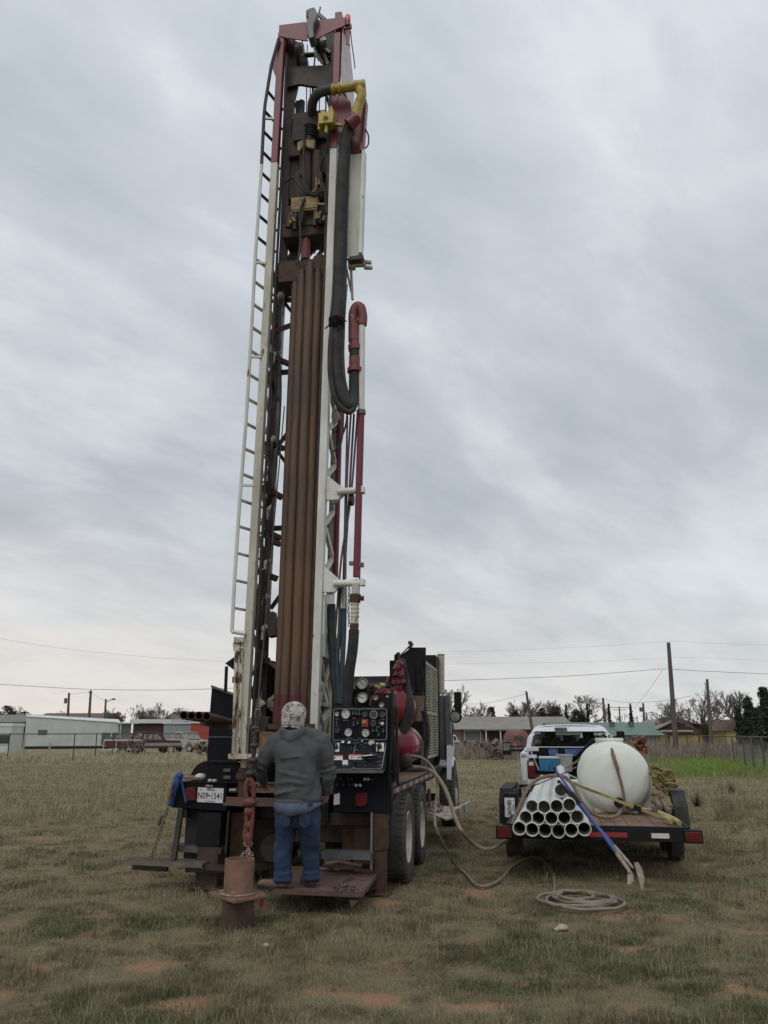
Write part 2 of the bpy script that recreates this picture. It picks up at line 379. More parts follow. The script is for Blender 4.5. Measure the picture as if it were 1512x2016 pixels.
def text(name, s_, size, F3, m_, parent, squash=1.0, depth=0.0012, bold=0.0):
    """lettering: F3 = (origin, right, up) in the parent's space; centred"""
    cu = bpy.data.curves.new(name, 'FONT'); cu.body = s_; cu.size = size; cu.align_x = 'CENTER'; cu.align_y = 'CENTER'; cu.extrude = depth; cu.offset = bold
    t = bpy.data.objects.new('tmp', cu); scene.collection.objects.link(t); bpy.context.view_layer.update()
    me = bpy.data.meshes.new_from_object(t.evaluated_get(bpy.context.evaluated_depsgraph_get()))
    bpy.data.objects.remove(t); bpy.data.curves.remove(cu)
    o0, r, u = (Vector(q) for q in F3); r = r.normalized(); u = u.normalized(); n = r.cross(u)
    mt = Matrix.Translation(o0) @ Matrix((r, u, n)).transposed().to_4x4() @ Matrix.Diagonal((squash,1,1,1))
    me.transform(mt); me.materials.clear(); me.materials.append(MATS[m_]); me.name = name
    o = bpy.data.objects.new(name, me); scene.collection.objects.link(o); o.parent = parent
    return o
def lerp(a, b, t): return a+(b-a)*t
def spline(pts, sub=6):
    P = [Vector(p) for p in pts]; out = []
    for i in range(len(P)-1):
        a = P[max(i-1,0)]; b = P[i]; c = P[i+1]; d = P[min(i+2,len(P)-1)]
        for k in range(sub):
            t = k/sub
            out.append(.5*((2*b)+(-a+c)*t+(2*a-5*b+4*c-d)*t*t+(-a+3*b-3*c+d)*t**3))
    out.append(P[-1]); return out
# ================================================================= DRILL RIG
rig = frame_thing('drill_rig_truck', 'truck mounted drill rig with tall white and dark red lattice mast and navy control panel', 'drill rig', RG)
def rp(px, py, u=0.0): return RG.u(px, py, u)
def rz(py, u=0.0, px=560): return RG.u(px, py, u).z
xb = rp(549.5, 1450).x; zb = rp(549.5, 1450).z; xt = rp(611, 60).x; zt = rp(611, 60).z
def mf(s, t, z):
    if s < 0: s *= 1.08
    return Vector((xb+(xt-xb)*(z-zb)/(zt-zb)+s, t, z))
HW = 0.45; DP = 0.70; LW = 0.095
Z0, ZT = rz(1492), rz(62)
ZREDL, ZREDR = rz(318), rz(303)
# --- legs
for sx, zr in ((-1, ZREDL), (1, ZREDR)):
    x = sx*(HW-LW/2)
    b = MB()
    b.beam(mf(x, LW/2, Z0), mf(x, LW/2, zr), LW, .11)
    # weld stitches and slot lines down the face
    b.beam(mf(x+sx*.012, -.003, Z0+.1), mf(x+sx*.012, -.003, zr-.2), .02, .008)
    b.build('mast_leg', 'white_worn' if sx > 0 else 'white_stained', rig, bevel=.006)
    b = MB(); b.beam(mf(x, LW/2, zr), mf(x, LW/2, ZT if sx < 0 else rz(64,0,665)), LW, .11); b.build('mast_leg', 'red_paint', rig, bevel=.006)
for sx in (-1, 1):
    x = sx*(HW-.05)
    b = MB(); b.beam(mf(x, DP-.05, Z0), mf(x, DP-.05, rz(300)), .09, .09)
    b.build('rear_mast_leg', 'white_dirty', rig, bevel=.004)
    b = MB(); b.beam(mf(x, DP-.05, rz(300)), mf(x, DP-.05, ZT-.1), .09, .09); b.build('rear_mast_leg', 'red_paint' if sx > 0 else 'dark_steel', rig)
# dark inner channel running beside each front leg (the rails the drill head rides on)
for sx in (-1, 1):
    b = MB(); b.beam(mf(sx*(HW-LW-.03), .09, Z0), mf(sx*(HW-LW-.03), .09, ZT-.4), .03 if sx > 0 else .022, .10 if sx > 0 else .05)
    b.build('guide_rail', 'grime', rig)
# --- side lattices
for sx in (-1, 1):
    b = MB(); z = Z0+.25; k = 0; top = rz(505) if sx > 0 else rz(470)
    x = sx*(HW-.03)
    while z+.62 < top:
        if sx > 0 and rz(1292) < z+.3 < rz(1150): z += .62; continue
        b.beam(mf(x, .10, z), mf(x, DP-.08, z+.31), .045, .06 if sx > 0 else .05); b.beam(mf(x, DP-.08, z+.31), mf(x, .10, z+.62), .045, .06 if sx > 0 else .05)
        z += .62
    b.build('side_lattice', 'white_worn' if sx > 0 else 'white_dirty', rig)
b = MB(); x = HW-.02     # X braces and rungs near the foot, right side
for za, zc in ((rz(1495), rz(1395)), (rz(1385), rz(1295))):
    b.beam(mf(x, .10, za), mf(x, DP-.06, zc), .03, .05); b.beam(mf(x+.004, .10, zc), mf(x+.004, DP-.06, za), .03, .05)
zc = rz(1385); b.beam(mf(x, .09, zc), mf(x, DP-.05, zc), .05, .05, up=(1,0,0))
b.build('cross_brace', 'white_dirty', rig)
b = MB()  # X braces at the back of the foot, seen beside the rods
for za, zc in ((rz(1470,.6), rz(1385,.6)), (rz(1382,.6), rz(1300,.6))):
    b.beam(mf(-HW+.1, DP-.03, za), mf(HW-.1, DP-.03, zc), .04, .04); b.beam(mf(-HW+.1, DP-.06, zc), mf(HW-.1, DP-.06, za), .04, .04)
zc = rz(1386,.6); b.beam(mf(-HW+.05, DP-.10, zc), mf(HW-.05, DP-.10, zc), .07, .05)
b.build('cross_brace', 'white_dirty', rig)
b = MB(); z = Z0+1.8; k = 0   # back lattice, all the way up
while z+1.1 < rz(230):
    s0 = -1 if k % 2 else 1
    b.beam(mf(-s0*(HW-.1), DP-.04, z), mf(s0*(HW-.1), DP-.04, z+1.0), .045, .045)
    b.beam(mf(-HW+.08, DP-.05, z+1.05), mf(HW-.08, DP-.05, z+1.05), .06, .05); z += 1.1; k += 1
b.build('rear_lattice', 'dark_steel', rig)
# white gusset plate with cut-outs, right side foot
za, zc = rz(1292), rz(1150); x = HW+.004
b = MB()
def sp(t, z): return mf(x, t, z)
for poly in ([(.10,za),(DP,za-.0),(DP,za+.2),(.10,za+.16)], [(.10,zc-.12),(DP-.12,zc-.05),(DP-.22,zc-.30),(.10,zc-.20)], [(.10,za+.16),(.24,za+.17),(.19,zc-.25),(.10,zc-.22)], [(.50,za+.18),(DP,za+.2),(DP-.02,zc-.4),(.38,zc-.28),(.30,zc-.36)], [(.16,za+.17),(.30,za+.17),(.52,zc-.42),(.42,zc-.30)]):
    b.prism([sp(*q) for q in poly], (.012,0,0))
b.build('gusset_plate', 'white_worn', rig)
# --- left outer post (old stabiliser cylinder) beside the foot of the mast
b = MB(); xL = rp(468, 1400).x
b.beam(V3(rp(466,1480).x, .05, Z0-.02), V3(rp(471,1290).x, .05, rz(1275)), .115, .12)
for dx in (-.03, .035): b.tube([V3(rp(466,1480).x+dx, -.02, Z0), V3(rp(471,1290).x+dx, -.02, rz(1280))], .022)
b.beam(V3(rp(462,1268).x-.02, .03, rz(1272)), V3(rp(478,1268).x+.03, .03, rz(1268)), .06, .10, up=(0,0,1))
b.bb(rp(466,1260).x-.03, rp(478,1260).x+.02, -.03, .1, rz(1264), rz(1253))
b.build('jack_cylinder', 'white_peel', rig, bevel=.004)
b = MB(); b.bb(rp(455,1490).x, rp(515,1490).x, -.08, .35, rz(1492), rz(1485)); b.bb(rp(455,1488).x, rp(492,1490).x, -.10, -.05, rz(1494), rz(1484))
b.cyl(V3(rp(480,1500).x, .05, rz(1515)), V3(rp(480,1500).x, .05, rz(1490)), .05); b.build('foot_plate', 'white_peel', rig)
b = MB(); b.cyl(V3(rp(478,1500).x, .05, rz(1590)), V3(rp(478,1500).x, .05, rz(1512)), .06); b.cyl(V3(rp(478,1500).x, .05, rz(1535)), V3(rp(478,1500).x, .05, rz(1522)), .085)
b.build('swivel_post', 'rust', rig)
# --- top-left: ladder rail and rungs
b = MB(); rail = [(549,76),(534,130),(522,204),(519.5,232),(515,324),(503,500),(493,686),(484,834),(472,985),(462,1137),(456.5,1243)]
pts = [rp(x, y, -.04) for x, y in rail]
up_ = [rp(x, y, -.04) for x, y in rail[:5]]; ur = MB(); ur.tube(up_, .025, 8); ur.build('ladder_rail', 'dark_steel', rig)
b.tube(pts[4:], .024, 8); e_ = pts[-1]
b.tube([e_, V3(rp(482,1250,-.04).x, -.02, e_.z-.03)], .026, 8)
lad = b.build('ladder_rail', 'white_worn', rig)
def railx(z):
    for a, c in zip(pts, pts[1:]):
        if c.z <= z <= a.z: return lerp(c.x, a.x, (z-c.z)/(a.z-c.z))
    return pts[-1].x
z = pts[-1].z+.28
while z < rz(150):
    b = MB(); b.beam((railx(z), -.04, z), mf(-HW+.02, .36, z), .026, .034); b.build('rung', 'white_dirty' if z < rz(500) else 'dark_steel', rig); z += .335
for y in (232, 515, 700, 953): b = MB(); z = rz(y); b.beam((railx(z), -.04, z), mf(-HW+.02, -.0, z), .03, .03); b.build('ladder_bracket', 'white_worn', rig)
b = MB(); b.prism([rp(548,78,.12), rp(534,130,.12), rp(543,152,.12), rp(549,140,.12)], (0,.02,0)); b.build('gusset_plate', 'red_paint', rig)
# --- crown
b = MB()
def crown(poly, u, d=.02): b.prism([rp(x, y, u) for x, y in poly], (0, d, 0))
crown([(549.5,49.5),(601,43),(606,80),(563,74),(549,70)], -.02)
crown([(614,48),(621,40),(672,34),(678,50),(655,60),(618,79),(614,66)], -.02)
b.build('crown_plate', 'red_paint', rig)
b = MB(); c = [rp(*q, 0) for q in ((549.5,50),(672,35),(676,62),(549,72))]
b.bb(mf(-HW,0,0).x+.08, rp(672,40).x-.05, .6, .66, rz(75,.6), rz(50,.6)); b.bb(rp(551,60).x, rp(563,60).x, 0, .62, rz(70), rz(50)); b.bb(rp(659,60).x, rp(672,60).x, 0, .62, rz(66), rz(38))
b.build('crown_frame', 'red_paint', rig)
b = MB()    # sheave block rising over the crown
b.prism([rp(x,y,-.12) for x,y in ((606,17),(617,13),(621,17),(625,30),(617,48),(618,72),(607,76),(603,40),(603,20))], (0,.18,0))
b.prism([rp(x,y,-.14) for x,y in ((602,18),(606,19),(606,34),(602,33))], (0,.14,0))
b.beam(rp(627,30,.1), rp(631,13,.1), .025); b.beam(rp(625,27,.1), rp(640,40,.1), .06, .05)
b.build('crown_sheave', 'galv', rig, bevel=.01)
b = MB()
for k, (xx, yy) in enumerate(((578,100),(590,112),(628,95),(638,105),(600,130))):
    c = rp(xx, yy, .35); b.cyl(c+V3(-.03,0,0), c+V3(.03,0,0), .17, n=20); b.cyl(c+V3(-.045,0,0), c+V3(.045,0,0), .07, n=12)
b.cyl(rp(563,112,.35), rp(660,104,.35), .035)
b.build('crown_pulley', 'dark_steel', rig)
b = MB()
for x0, y0, x1, y1 in ((618,92,624,112),(630,70,634,82),(636,68,640,80),(625,108,635,125),(637,105,646,126),(641,96,650,103),(622,78,622,86)):
    b.beam(rp(x0,y0,.25), rp(x1,y1,.25), .045, .02)
b.beam(rp(595,88,.35), rp(602,130,.35), .05, .02)
b.build('cable_guard', 'steel', rig)
b = MB(); crown([(565,132),(600,130),(640,128),(656,126),(656,170),(634,172),(590,165),(560,172)], .22, .05); crown([(563,76),(595,84),(582,130),(563,132)], .4, .03)
crown([(640,62),(657,64),(657,128),(640,128)], .4, .03); b.build('crown_brace', 'dark_steel', rig)
# side shroud plate on right (pale pink inner) and beacon
b = MB(); P = [mf(HW+.02, t, rz(y)) for t, y in ((.02,58),(.55,62),(.85,100),(.92,150),(.10,172),(.02,160))]
b.prism(P, (.012,0,0)); b.build('crown_shroud', 'pink_panel', rig)
b = MB(); b.beam(mf(HW+.02,.9,rz(160)), mf(HW+.02,.62,rz(70)), .015, .03); b.build('shroud_frame', 'red_paint', rig)
b = MB(); c = rp(684.5, 48, .05); b.cyl(c+V3(0,0,-.04), c+V3(0,0,.06), .045, .04); b.beam(c+V3(-.12,0,-.05), c+V3(.06,0,-.05), .03, .06, up=(0,0,1)); b.prism([rp(x,y,.05) for x,y in ((675,52),(690,55),(687,88),(681,86))], (0,.02,0))
be = b.build('beacon_bracket', 'red_paint', rig)
b = MB(); b.lathe([(.04,.0),(.042,.06),(.036,.095),(.018,.112),(.002,.116)], c+V3(0,0,.055), (0,0,1), 16); b.build('beacon_lamp', 'beacon', rig)
b = MB(); b.tube(spline([rp(690,60,.05), rp(693,90,.1), rp(696,110,.3), rp(699,135,.5)]), .008, 5); b.build('beacon_cable', 'wire', rig)
# --- top head drive
b = MB()
def blk(x0, y0, x1, y1, u0, u1): 
    p, q = rp(x0, y0, u0), rp(x1, y1, u0); b.bb(p.x, q.x, u0, u1, q.z, p.z)
blk(578,222,640,270,.15,.5); blk(568,270,645,300,.22,.5); blk(590,300,640,340,.12,.5); blk(566,300,588,390,.3,.5); blk(582,335,642,390,.20,.5); blk(562,405,640,440,.1,.5); blk(556,440,642,460,.12,.5)
b.cyl(rp(612,262,.1), rp(604,300,.1), .09, n=20); b.cyl(rp(605,300,.12), rp(604,392,.12), .075, n=16)
b.cyl(rp(625,300,.1), rp(624,392,.1), .07, n=16)
b.build('top_drive', 'grime', rig, bevel=.012)
b = MB()
for x, y0, y1, r in ((572,420,448,.035),(583,418,452,.03),(595,418,440,.03),(622,415,445,.035),(632,418,440,.03)): b.cyl(rp(x,y0,.02), rp(x-3,y1,.02), r, n=10)
b.build('hydraulic_motor', 'dark_steel', rig)
b = MB(); c = rp(612, 232, .12)
for y in (222,): 
    for k in range(5): b.ring(rp(612,252+5*k,.1), (0.1,0,1), .085, .018, 20, 6)
b.build('swivel_packing', 'black', rig)
b = MB(); blk(573,389,625,408,-.0,.10); blk(575,408,624,412,.01,.10)
b.beam(rp(624,402,0), rp(641,403,0), .035); b.build('drive_bracket', 'yellow_dirty', rig, bevel=.006); b = MB(); b.prism([rp(x,y,0) for x,y in ((585,280),(598,274),(620,275),(618,292),(606,290),(598,284),(590,298),(585,295))], (0,.07,0))
b.build('drive_bracket', 'yellow_dirty', rig, bevel=.006)
b = MB()
for x, y0, y1 in ((623,350,366),(629,352,364),(622,366,374)): b.cyl(rp(x,y0,.02), rp(x,y1,.02), .02, n=8)
b.tube(spline([rp(603,376,0), rp(612,380,0), rp(622,373,0)]), .015, 6)
for x, y0, x1, y1 in ((573,418,576,425),(575,428,580,436),(625,418,622,432),(631,416,627,430),(639,425,636,434),(572,434,572,440)): b.cyl(rp(x,y0,-.03), rp(x1,y1,-.03), .016, n=8)
b.build('hydraulic_fitting', 'yellow_dirty', rig)
b = MB()
for P in ([(600,250),(598,300),(600,350),(604,372),(618,384),(632,372),(632,340)], [(640,300),(628,335),(640,380),(642,420)], [(560,360),(575,350),(590,365),(605,380),(640,375)],[(600,390),(590,420),(592,470),(586,520)]):
    b.tube(spline([rp(x,y,-.02) for x,y in P]), .018, 6)
b.build('hydraulic_hose', 'rubber', rig)
# red drive shaft
b = MB(); b.cyl(rp(604,430,.2), rp(604,470,.2), .05, n=16); b.cyl(rp(604,468,.2), rp(602,478,.2), .05,.065,n=16); b.cyl(rp(602,478,.2), rp(601,512,.2), .065, n=16)
b.build('drive_shaft', 'red_faded', rig)
# plain vertical cables and posts in the window
b = MB()
for x, r in ((611,.008),(615,.008),(630,.008)): b.tube([rp(x,170,.4), rp(x-10,500,.4)], r, 5)
for x, w in ((582,.05),(574,.03)): b.tube([rp(x+12,200,.5), rp(x,520,.5)], w, 6)
b.tube([rp(605,88,.4), rp(600,430,.05)], .008, 5)
b.build('hoist_cable', 'wire', rig)
for k, (x0,y0,x1,y1,u) in enumerate(((570,180,560,520,.3),(576,110,566,330,.35),(588,300,582,520,.45),(636,300,630,520,.35),(641,170,636,420,.3),(560,300,549,700,.3),(556,450,541,830,.35),(622,90,618,220,.3),(648,130,642,300,.25),(596,60,600,150,.3))):
    b = MB(); b.tube(spline([rp(x0,y0,u), rp((x0+x1)/2+3*(-1)**k,(y0+y1)/2,u), rp(x1,y1,u)]), .012, 5); b.build('hoist_cable', 'wire', rig)
for x0,y0,x1,y1 in ((566,180,586,215),(590,215,570,260),(640,180,655,230),(560,470,600,500),(640,470,606,505),(562,520,590,470)):
    b = MB(); b.beam(rp(x0,y0,.5), rp(x1,y1,.5), .04, .04); b.build('cross_brace', 'dark_steel', rig)
# dark backing guard beside left leg at top
b = MB()
for q in ([(563,75),(582,80),(586,170),(575,215),(572,300),(566,390),(556,390),(558,200)], [(556,390),(568,390),(564,520),(548,520)]): b.prism([rp(x,y,.28) for x,y in q], (0,.05,0))
b.build('inner_guard', 'dark_steel', rig)
# --- yellow gooseneck
b = MB(); b.tube(spline([rp(614,222,.15), rp(616,200,.0), rp(628,183,-.12), rp(654,176,-.16)], 6), .068, 12); b.build('gooseneck_hose', 'hose_grey', rig)
b = MB(); b.cyl(rp(652,177,-.16), rp(702,170,-.16), .062, n=16); b.cyl(rp(698,171,-.16), rp(719,168,-.16), .078, n=16)
for x in (655,667,699): b.cyl(rp(x,177-(x-655)*.14,-.16), rp(x+4,176.5-(x-655)*.14,-.16), .082, n=16)
b.tube(spline([rp(708,172,-.16), rp(712,188,-.16), rp(706,205,-.15), rp(702,222,-.14)], 5), [.07]*5+[.066]*5+[.06]*6, 14)
b.cyl(rp(703,214,-.14), rp(700,232,-.14), .075,.065, n=14); b.build('gooseneck_pipe', 'yellow', rig)
b = MB(); blk(627,222,656,240,-.2,-.05); blk(631,218,640,226,-.18,-.06); b.beam(rp(656,243,-.1), rp(674,247,-.1), .04, .04, up=(0,0,1)); b.cyl(rp(629,240,-.15), rp(628,256,-.15), .02); b.cyl(rp(643,240,-.15), rp(642,262,-.15), .022); b.prism([rp(x,y,-.12) for x,y in ((643,222),(652,206),(658,222),(662,245),(650,248))], (0,.05,0))
b.cyl(rp(641,232,-.22), rp(643,234,-.1), .035); b.build('valve_block', 'yellow', rig, bevel=.005)
b = MB(); b.prism([rp(x,y,.0) for x,y in ((653,180),(668,180),(690,200),(694,240),(680,250),(655,300),(652,250))], (0,.05,0)); b.cyl(rp(703,232,-.14), rp(686,246,-.14), .085,.09,n=14)
b.build('hose_bracket', 'red_paint', rig)
# --- hose guard channel
for ya, yb, m_ in ((205,304,'red_paint'),(304,505,'white_worn')):
    b = MB(); pa = lambda x,y,u: rp(x,y,u)
    b.prism([rp(683,yb,.12), rp(712-(yb-304)*.012,yb-2,.12), rp(719-(ya-205)*.03,ya,.12), rp(686,ya+(35 if ya < 300 else 0),.12)], (0,.012,0))
    b.prism([rp(711-(yb-304)*.012,yb,.12)+V3(.0,-.10,0), rp(715-(yb-304)*.012,yb,.12)+V3(.012,-.10,0), rp(722-(ya-205)*.03,ya,.12)+V3(.012,-.10,0), rp(718-(ya-205)*.03,ya,.12)+V3(0,-.10,0)], (0,.14,0))
    b.build('hose_guard', m_, rig)
b = MB(); b.prism([rp(x,y,.02) for x,y in ((682,508),(712,500),(715,503),(711,509),(686,512))], (0,.12,0)); b.build('guard_lip', 'dark_steel', rig)
b = MB(); b.tube(spline([rp(718,252,.1), rp(725,266,.1), rp(725,284,.1), rp(719,292,.1)]), .011, 6); b.build('guard_loop', 'wire', rig)
# fork bracket
b = MB(); b.beam(rp(690,522,.3), rp(719,521,.3), .06, .05, up=(0,0,1)); b.beam(rp(715,516,.3), rp(731,517,.3), .05,.04, up=(0,0,1)); b.beam(rp(717,527,.3), rp(733,527,.3), .05,.04, up=(0,0,1)); b.beam(rp(718,513,.3), rp(719,530,.3), .03, .04)
b.beam(rp(690,505,.3), rp(694,590,.3), .03, .05); b.beam(rp(680,520,.3), rp(692,575,.3), .03,.03); b.beam(rp(681,560,.3), rp(676,620,.3), .05,.04); b.bb(rp(686,540,.3).x, rp(699,540,.3).x, .25,.35, rz(541,.3), rz(525,.3))
b.build('fork_bracket', 'white_dirty', rig, bevel=.004)
# --- hose bundle hanging and looping
def hs(pts, r, m_, name='mud_hose', n=12, sub=6):
    b = MB(); b.tube(spline([rp(*p) for p in pts], sub), r, n); return b.build(name, m_, rig)
hs([(690,244,-.1),(683,262,-.06),(675,320,-.05),(670,420,-.05),(668,520,-.08),(667,600,-.12),(663,660,-.14),(662,710,-.14),(666,755,-.14),(678,788,-.14),(690,800,-.10),(697,780,-.02),(698,740,.0),(699,690,.0)], .072, 'rubber')
hs([(684,250,-.0),(678,330,.0),(673,430,.0),(672,560,-.04),(655,640,-.18),(650,700,-.2),(652,750,-.2),(662,790,-.2),(684,811,-.18),(697,805,-.12)], .035, 'rubber')
hs([(670,262,-.08),(668,340,-.06),(662,440,-.06),(658,560,-.1),(650,640,-.14)], .022, 'rubber')
hs([(678,300,-.1),(670,380,-.1),(664,470,-.1),(660,560,-.1)], .016, 'hose_blue')
hs([(688,260,.05),(684,350,.05),(680,460,.05),(678,590,.0),(674,660,-.1),(676,740,-.1),(688,790,-.06)], .028, 'hose_grey')
b = MB(); rnd = random.Random(3)
for k in range(16):
    p = rp(650+rnd.random()*24, 622+rnd.random()*22, -.22); q = p+V3(rnd.uniform(-.08,.08), rnd.uniform(-.03,.03), rnd.uniform(-.13,.05)); b.tube([p, (p+q)/2+V3(.02,-.02,0), q], .009, 4)
for k in range(5): b.ring(rp(662,628+3.5*k,-.14), (0,0,1), .088, .012, 16, 5)
b.build('hose_lashing', 'black', rig)
# --- standpipe
b = MB(); b.tube(spline([rp(697,668,.0), rp(695,625,.0), rp(699,608,0), rp(705,603,0), rp(711,608,0), rp(714,625,0), rp(713,640,0)],5), .062, 14)
b.cyl(rp(697,640,0), rp(697,672,0), .075, n=14); b.cyl(rp(697,665,0), rp(699,690,0), .07, n=14); b.build('standpipe_bend', 'red_faded', rig)
b = MB(); b.cyl(rp(698,680,0), rp(699,690,0), .085, n=14); b.cyl(rp(699,704,0), rp(699,728,0), .08, n=14); b.cyl(rp(699,726,0), rp(699,733,0), .1, n=14); b.build('hose_union', 'red_faded', rig)
b = MB(); b.cyl(rp(712.5,640,0), rp(711,815,0), .043, n=14); b.build('standpipe', 'white_worn', rig)
b = MB(); b.cyl(rp(711,812,0), rp(702,1136,0), .044, n=14); b.build('standpipe', 'red_paint', rig)
b = MB(); b.cyl(rp(711,808,0), rp(711,816,0), .058, n=14); b.bb(rp(688,1113).x, rp(697,1113).x, -.03,.03, rz(1117), rz(1110)); b.bb(rp(708,1113).x, rp(716,1113).x, -.03,.03, rz(1121), rz(1113)); b.tube([rp(717.5,600,.05), rp(712,960,.05), rp(708,1140,.05)], .010, 6)
b.build('pipe_bracket', 'galv', rig)
b = MB(); b.cyl(rp(701,1150,0), rp(700,1172,0), .05, n=14); b.cyl(rp(699,1184,0), rp(698,1228,0), .046, n=14)
for y in (1188,1196,1204,1212): b.cyl(rp(698.7,y,0), rp(698.6,y+3,0), .053, n=14)
b.build('pipe_coupling', 'white_dirty', rig)
b = MB(); b.cyl(rp(700,1170,0), rp(699,1186,0), .065, n=12); b.beam(rp(690,1178,0), rp(714,1178,0), .035, .05, up=(0,0,1)); b.cyl(rp(713,1178,0), rp(716,1178,0), .03); b.cyl(rp(698,1228,0), rp(697,1241,0), .052); b.build('pipe_valve', 'rust', rig)
hs([(697,1240,0),(694,1280,.02),(687,1330,.05),(683,1392,.1)], .062, 'rubber')
b = MB(); b.chain([rp(687.5,1158,-.02), rp(686,1200,-.02), rp(688,1234,-.02)], .05, .006); b.build('safety_chain', 'galv', rig)
# clamps
for y0, ys in ((966, 965), (1147, 1147)):
    b = MB(); a = rp(664 if y0 < 1000 else 657, y0+2, .02); c = rp(710, ys, .02); b.tube([a, c], .042, 12); b.bb(c.x-.0, c.x+.05, -.03, .07, c.z-.04, c.z+.04)
    b.prism([mf(HW,.02,a.z+.22), mf(HW,.02,a.z-.1), V3(a.x+.02,.02,a.z-.1), V3(a.x+.08,.02,a.z+.04)], (0,.05,0)); b.tube([mf(HW,.1,a.z+.18), mf(HW+.02,.35,a.z-.06), V3(a.x+.1,.05,a.z)], .03, 8)
    b.build('pipe_clamp', 'white_worn', rig, bevel=.004)
b = MB(); b.cyl(rp(688,984,.1), rp(696,984,.1), .075, n=16); b.build('clamp_roller', 'grime', rig)
# cylinder tubes and lines behind right side
b = MB(); b.tube([rp(676,590,.62), rp(668,850,.62), rp(660,1140,.62)], .038, 10); b.build('feed_cylinder', 'red_paint', rig)
b = MB(); b.tube([rp(684,820,.2), rp(676,1148,.2)], .013, 6); b.tube([rp(697,815,.15), rp(686,1000,.15), rp(677,1146,.2)], .014, 6); b.build('feed_line', 'red_paint', rig)
b = MB()
for P in ([(704,815,.1),(690,985,.1),(672,1100,.1),(660,1250,.2)], [(691,812,.1),(683,950,.1),(680,1140,.1)], [(676,812,.3),(672,870,.3),(655,890,.3)], [(684,806,.1),(680,840,.3),(664,880,.4)]):
    b.tube(spline([rp(*p) for p in P]), .013, 6)
b.build('control_line', 'wire', rig)
b = MB(); b.prism([rp(x,y,.2) for x,y in ((655,798),(668,812),(670,822),(656,838),(652,820))], (0,.02,0)); b.build('gusset_plate', 'white_dirty', rig)
for P, r in (([(652,1190,.3),(656,1300,.3),(664,1385,.3)], .055), ([(672,1150,.15),(669,1240,.2),(664,1300,.2),(668,1385,.2)], .028), ([(678,1145,.15),(677,1240,.2),(673,1330,.2),(674,1385,.2)], .032)):
    hs(P, r, 'hose_blue' if r < .05 else 'hose_grey')
b = MB(); b.cyl(rp(678,1150,.15), rp(675,1198,.15), .03, n=10); b.build('hose_coupling', 'white_dirty', rig)
# --- clutter inside left bay
rnd = random.Random(11)
b = MB()
for (x0,y0,x1,y1,w) in ((500,1122,546,1140,.09),(516,958,556,980,.08),(526,1068-6,552,1072,.06),(524,868,560,884,.05),(530,700,572,718,.06),(534,655,574,640,.05),(520,1045,553,1060,.06),(504,1300,530,1300,.05)):
    b = MB(); b.beam(rp(x0,y0,.25), rp(x1,y1,.40), w, .06, up=(0,0,1)); b.build('rod_bracket', 'rust', rig)
b = MB()
for x0,y0,x1,y1,w in ((548,520,546,700,.07),(545,700,536,880,.08),(536,880,526,1060,.07),(534,960,528,1110,.1),(524,1130,512,1300,.11),(515,1220,508,1330,.09)): b.beam(rp(x0,y0,.45), rp(x1,y1,.45), w, .06)
b.beam(rp(550,520,.5), rp(519,1400,.5), .06, .05)
b.build('rod_carrier', 'dark_steel', rig)
b = MB()
for c_, (w, h) in (((545,560),(.09,.16)),((535,745),(.13,.17)),((533,880),(.08,.2)),((521,1100),(.12,.22)),((528,960),(.1,.14)),((510,1200),(.1,.5)),((536,1230),(.15,.3)),((515,1290),(.12,.1)),((507,1345),(.09,.35)),((518,1440),(.14,.35))):
    p = rp(*c_, .3); b = MB(); b.box(p, (w*.8, .15, h), Euler((0, rnd.uniform(-.3,.3), 0)).to_matrix()); b.build('carousel_gear', 'grime', rig, bevel=.01)
b = MB()
for P in ([(535,520),(545,600),(530,690),(545,760),(528,860)], [(548,560),(538,640),(552,740),(548,860),(538,960)], [(530,840),(534,940),(521,1010),(530,1090),(515,1180)], [(540,980),(524,1060),(528,1130),(510,1250),(512,1330)], [(520,1120),(519,1200),(505,1290),(500,1400)], [(533,650),(550,675),(540,730),(548,790)]):
    b.tube(spline([rp(x,y,.2) for x,y in P]), .017, 6)
b.build('hydraulic_hose', 'rubber', rig)
b = MB()
for y in (585,700,868,1005,1110,1180,1240,1390):
    c = rp(547-(y-560)*.045, y, .22); b = MB(); b.cyl(c, c+V3(.06,0,.05), .035, n=8); b.cyl(c+V3(0,0,-.12), c, .02, n=8); b.build('hydraulic_fitting', 'white_dirty', rig)
# carousel plates
b = MB(); blk(548,515,642,548,.10,.5); b.cyl(rp(630,548,.2), rp(631,508,.2), .12,.1,n=18); b.build('carousel_head', 'rust', rig, bevel=.01)
b = MB(); c = rp(627,540,.12); b.cyl(c+V3(0,.08,-.05), c+V3(0,.08,.22), .13, .09, n=18); b.build('carousel_cap', 'rod_red', rig)
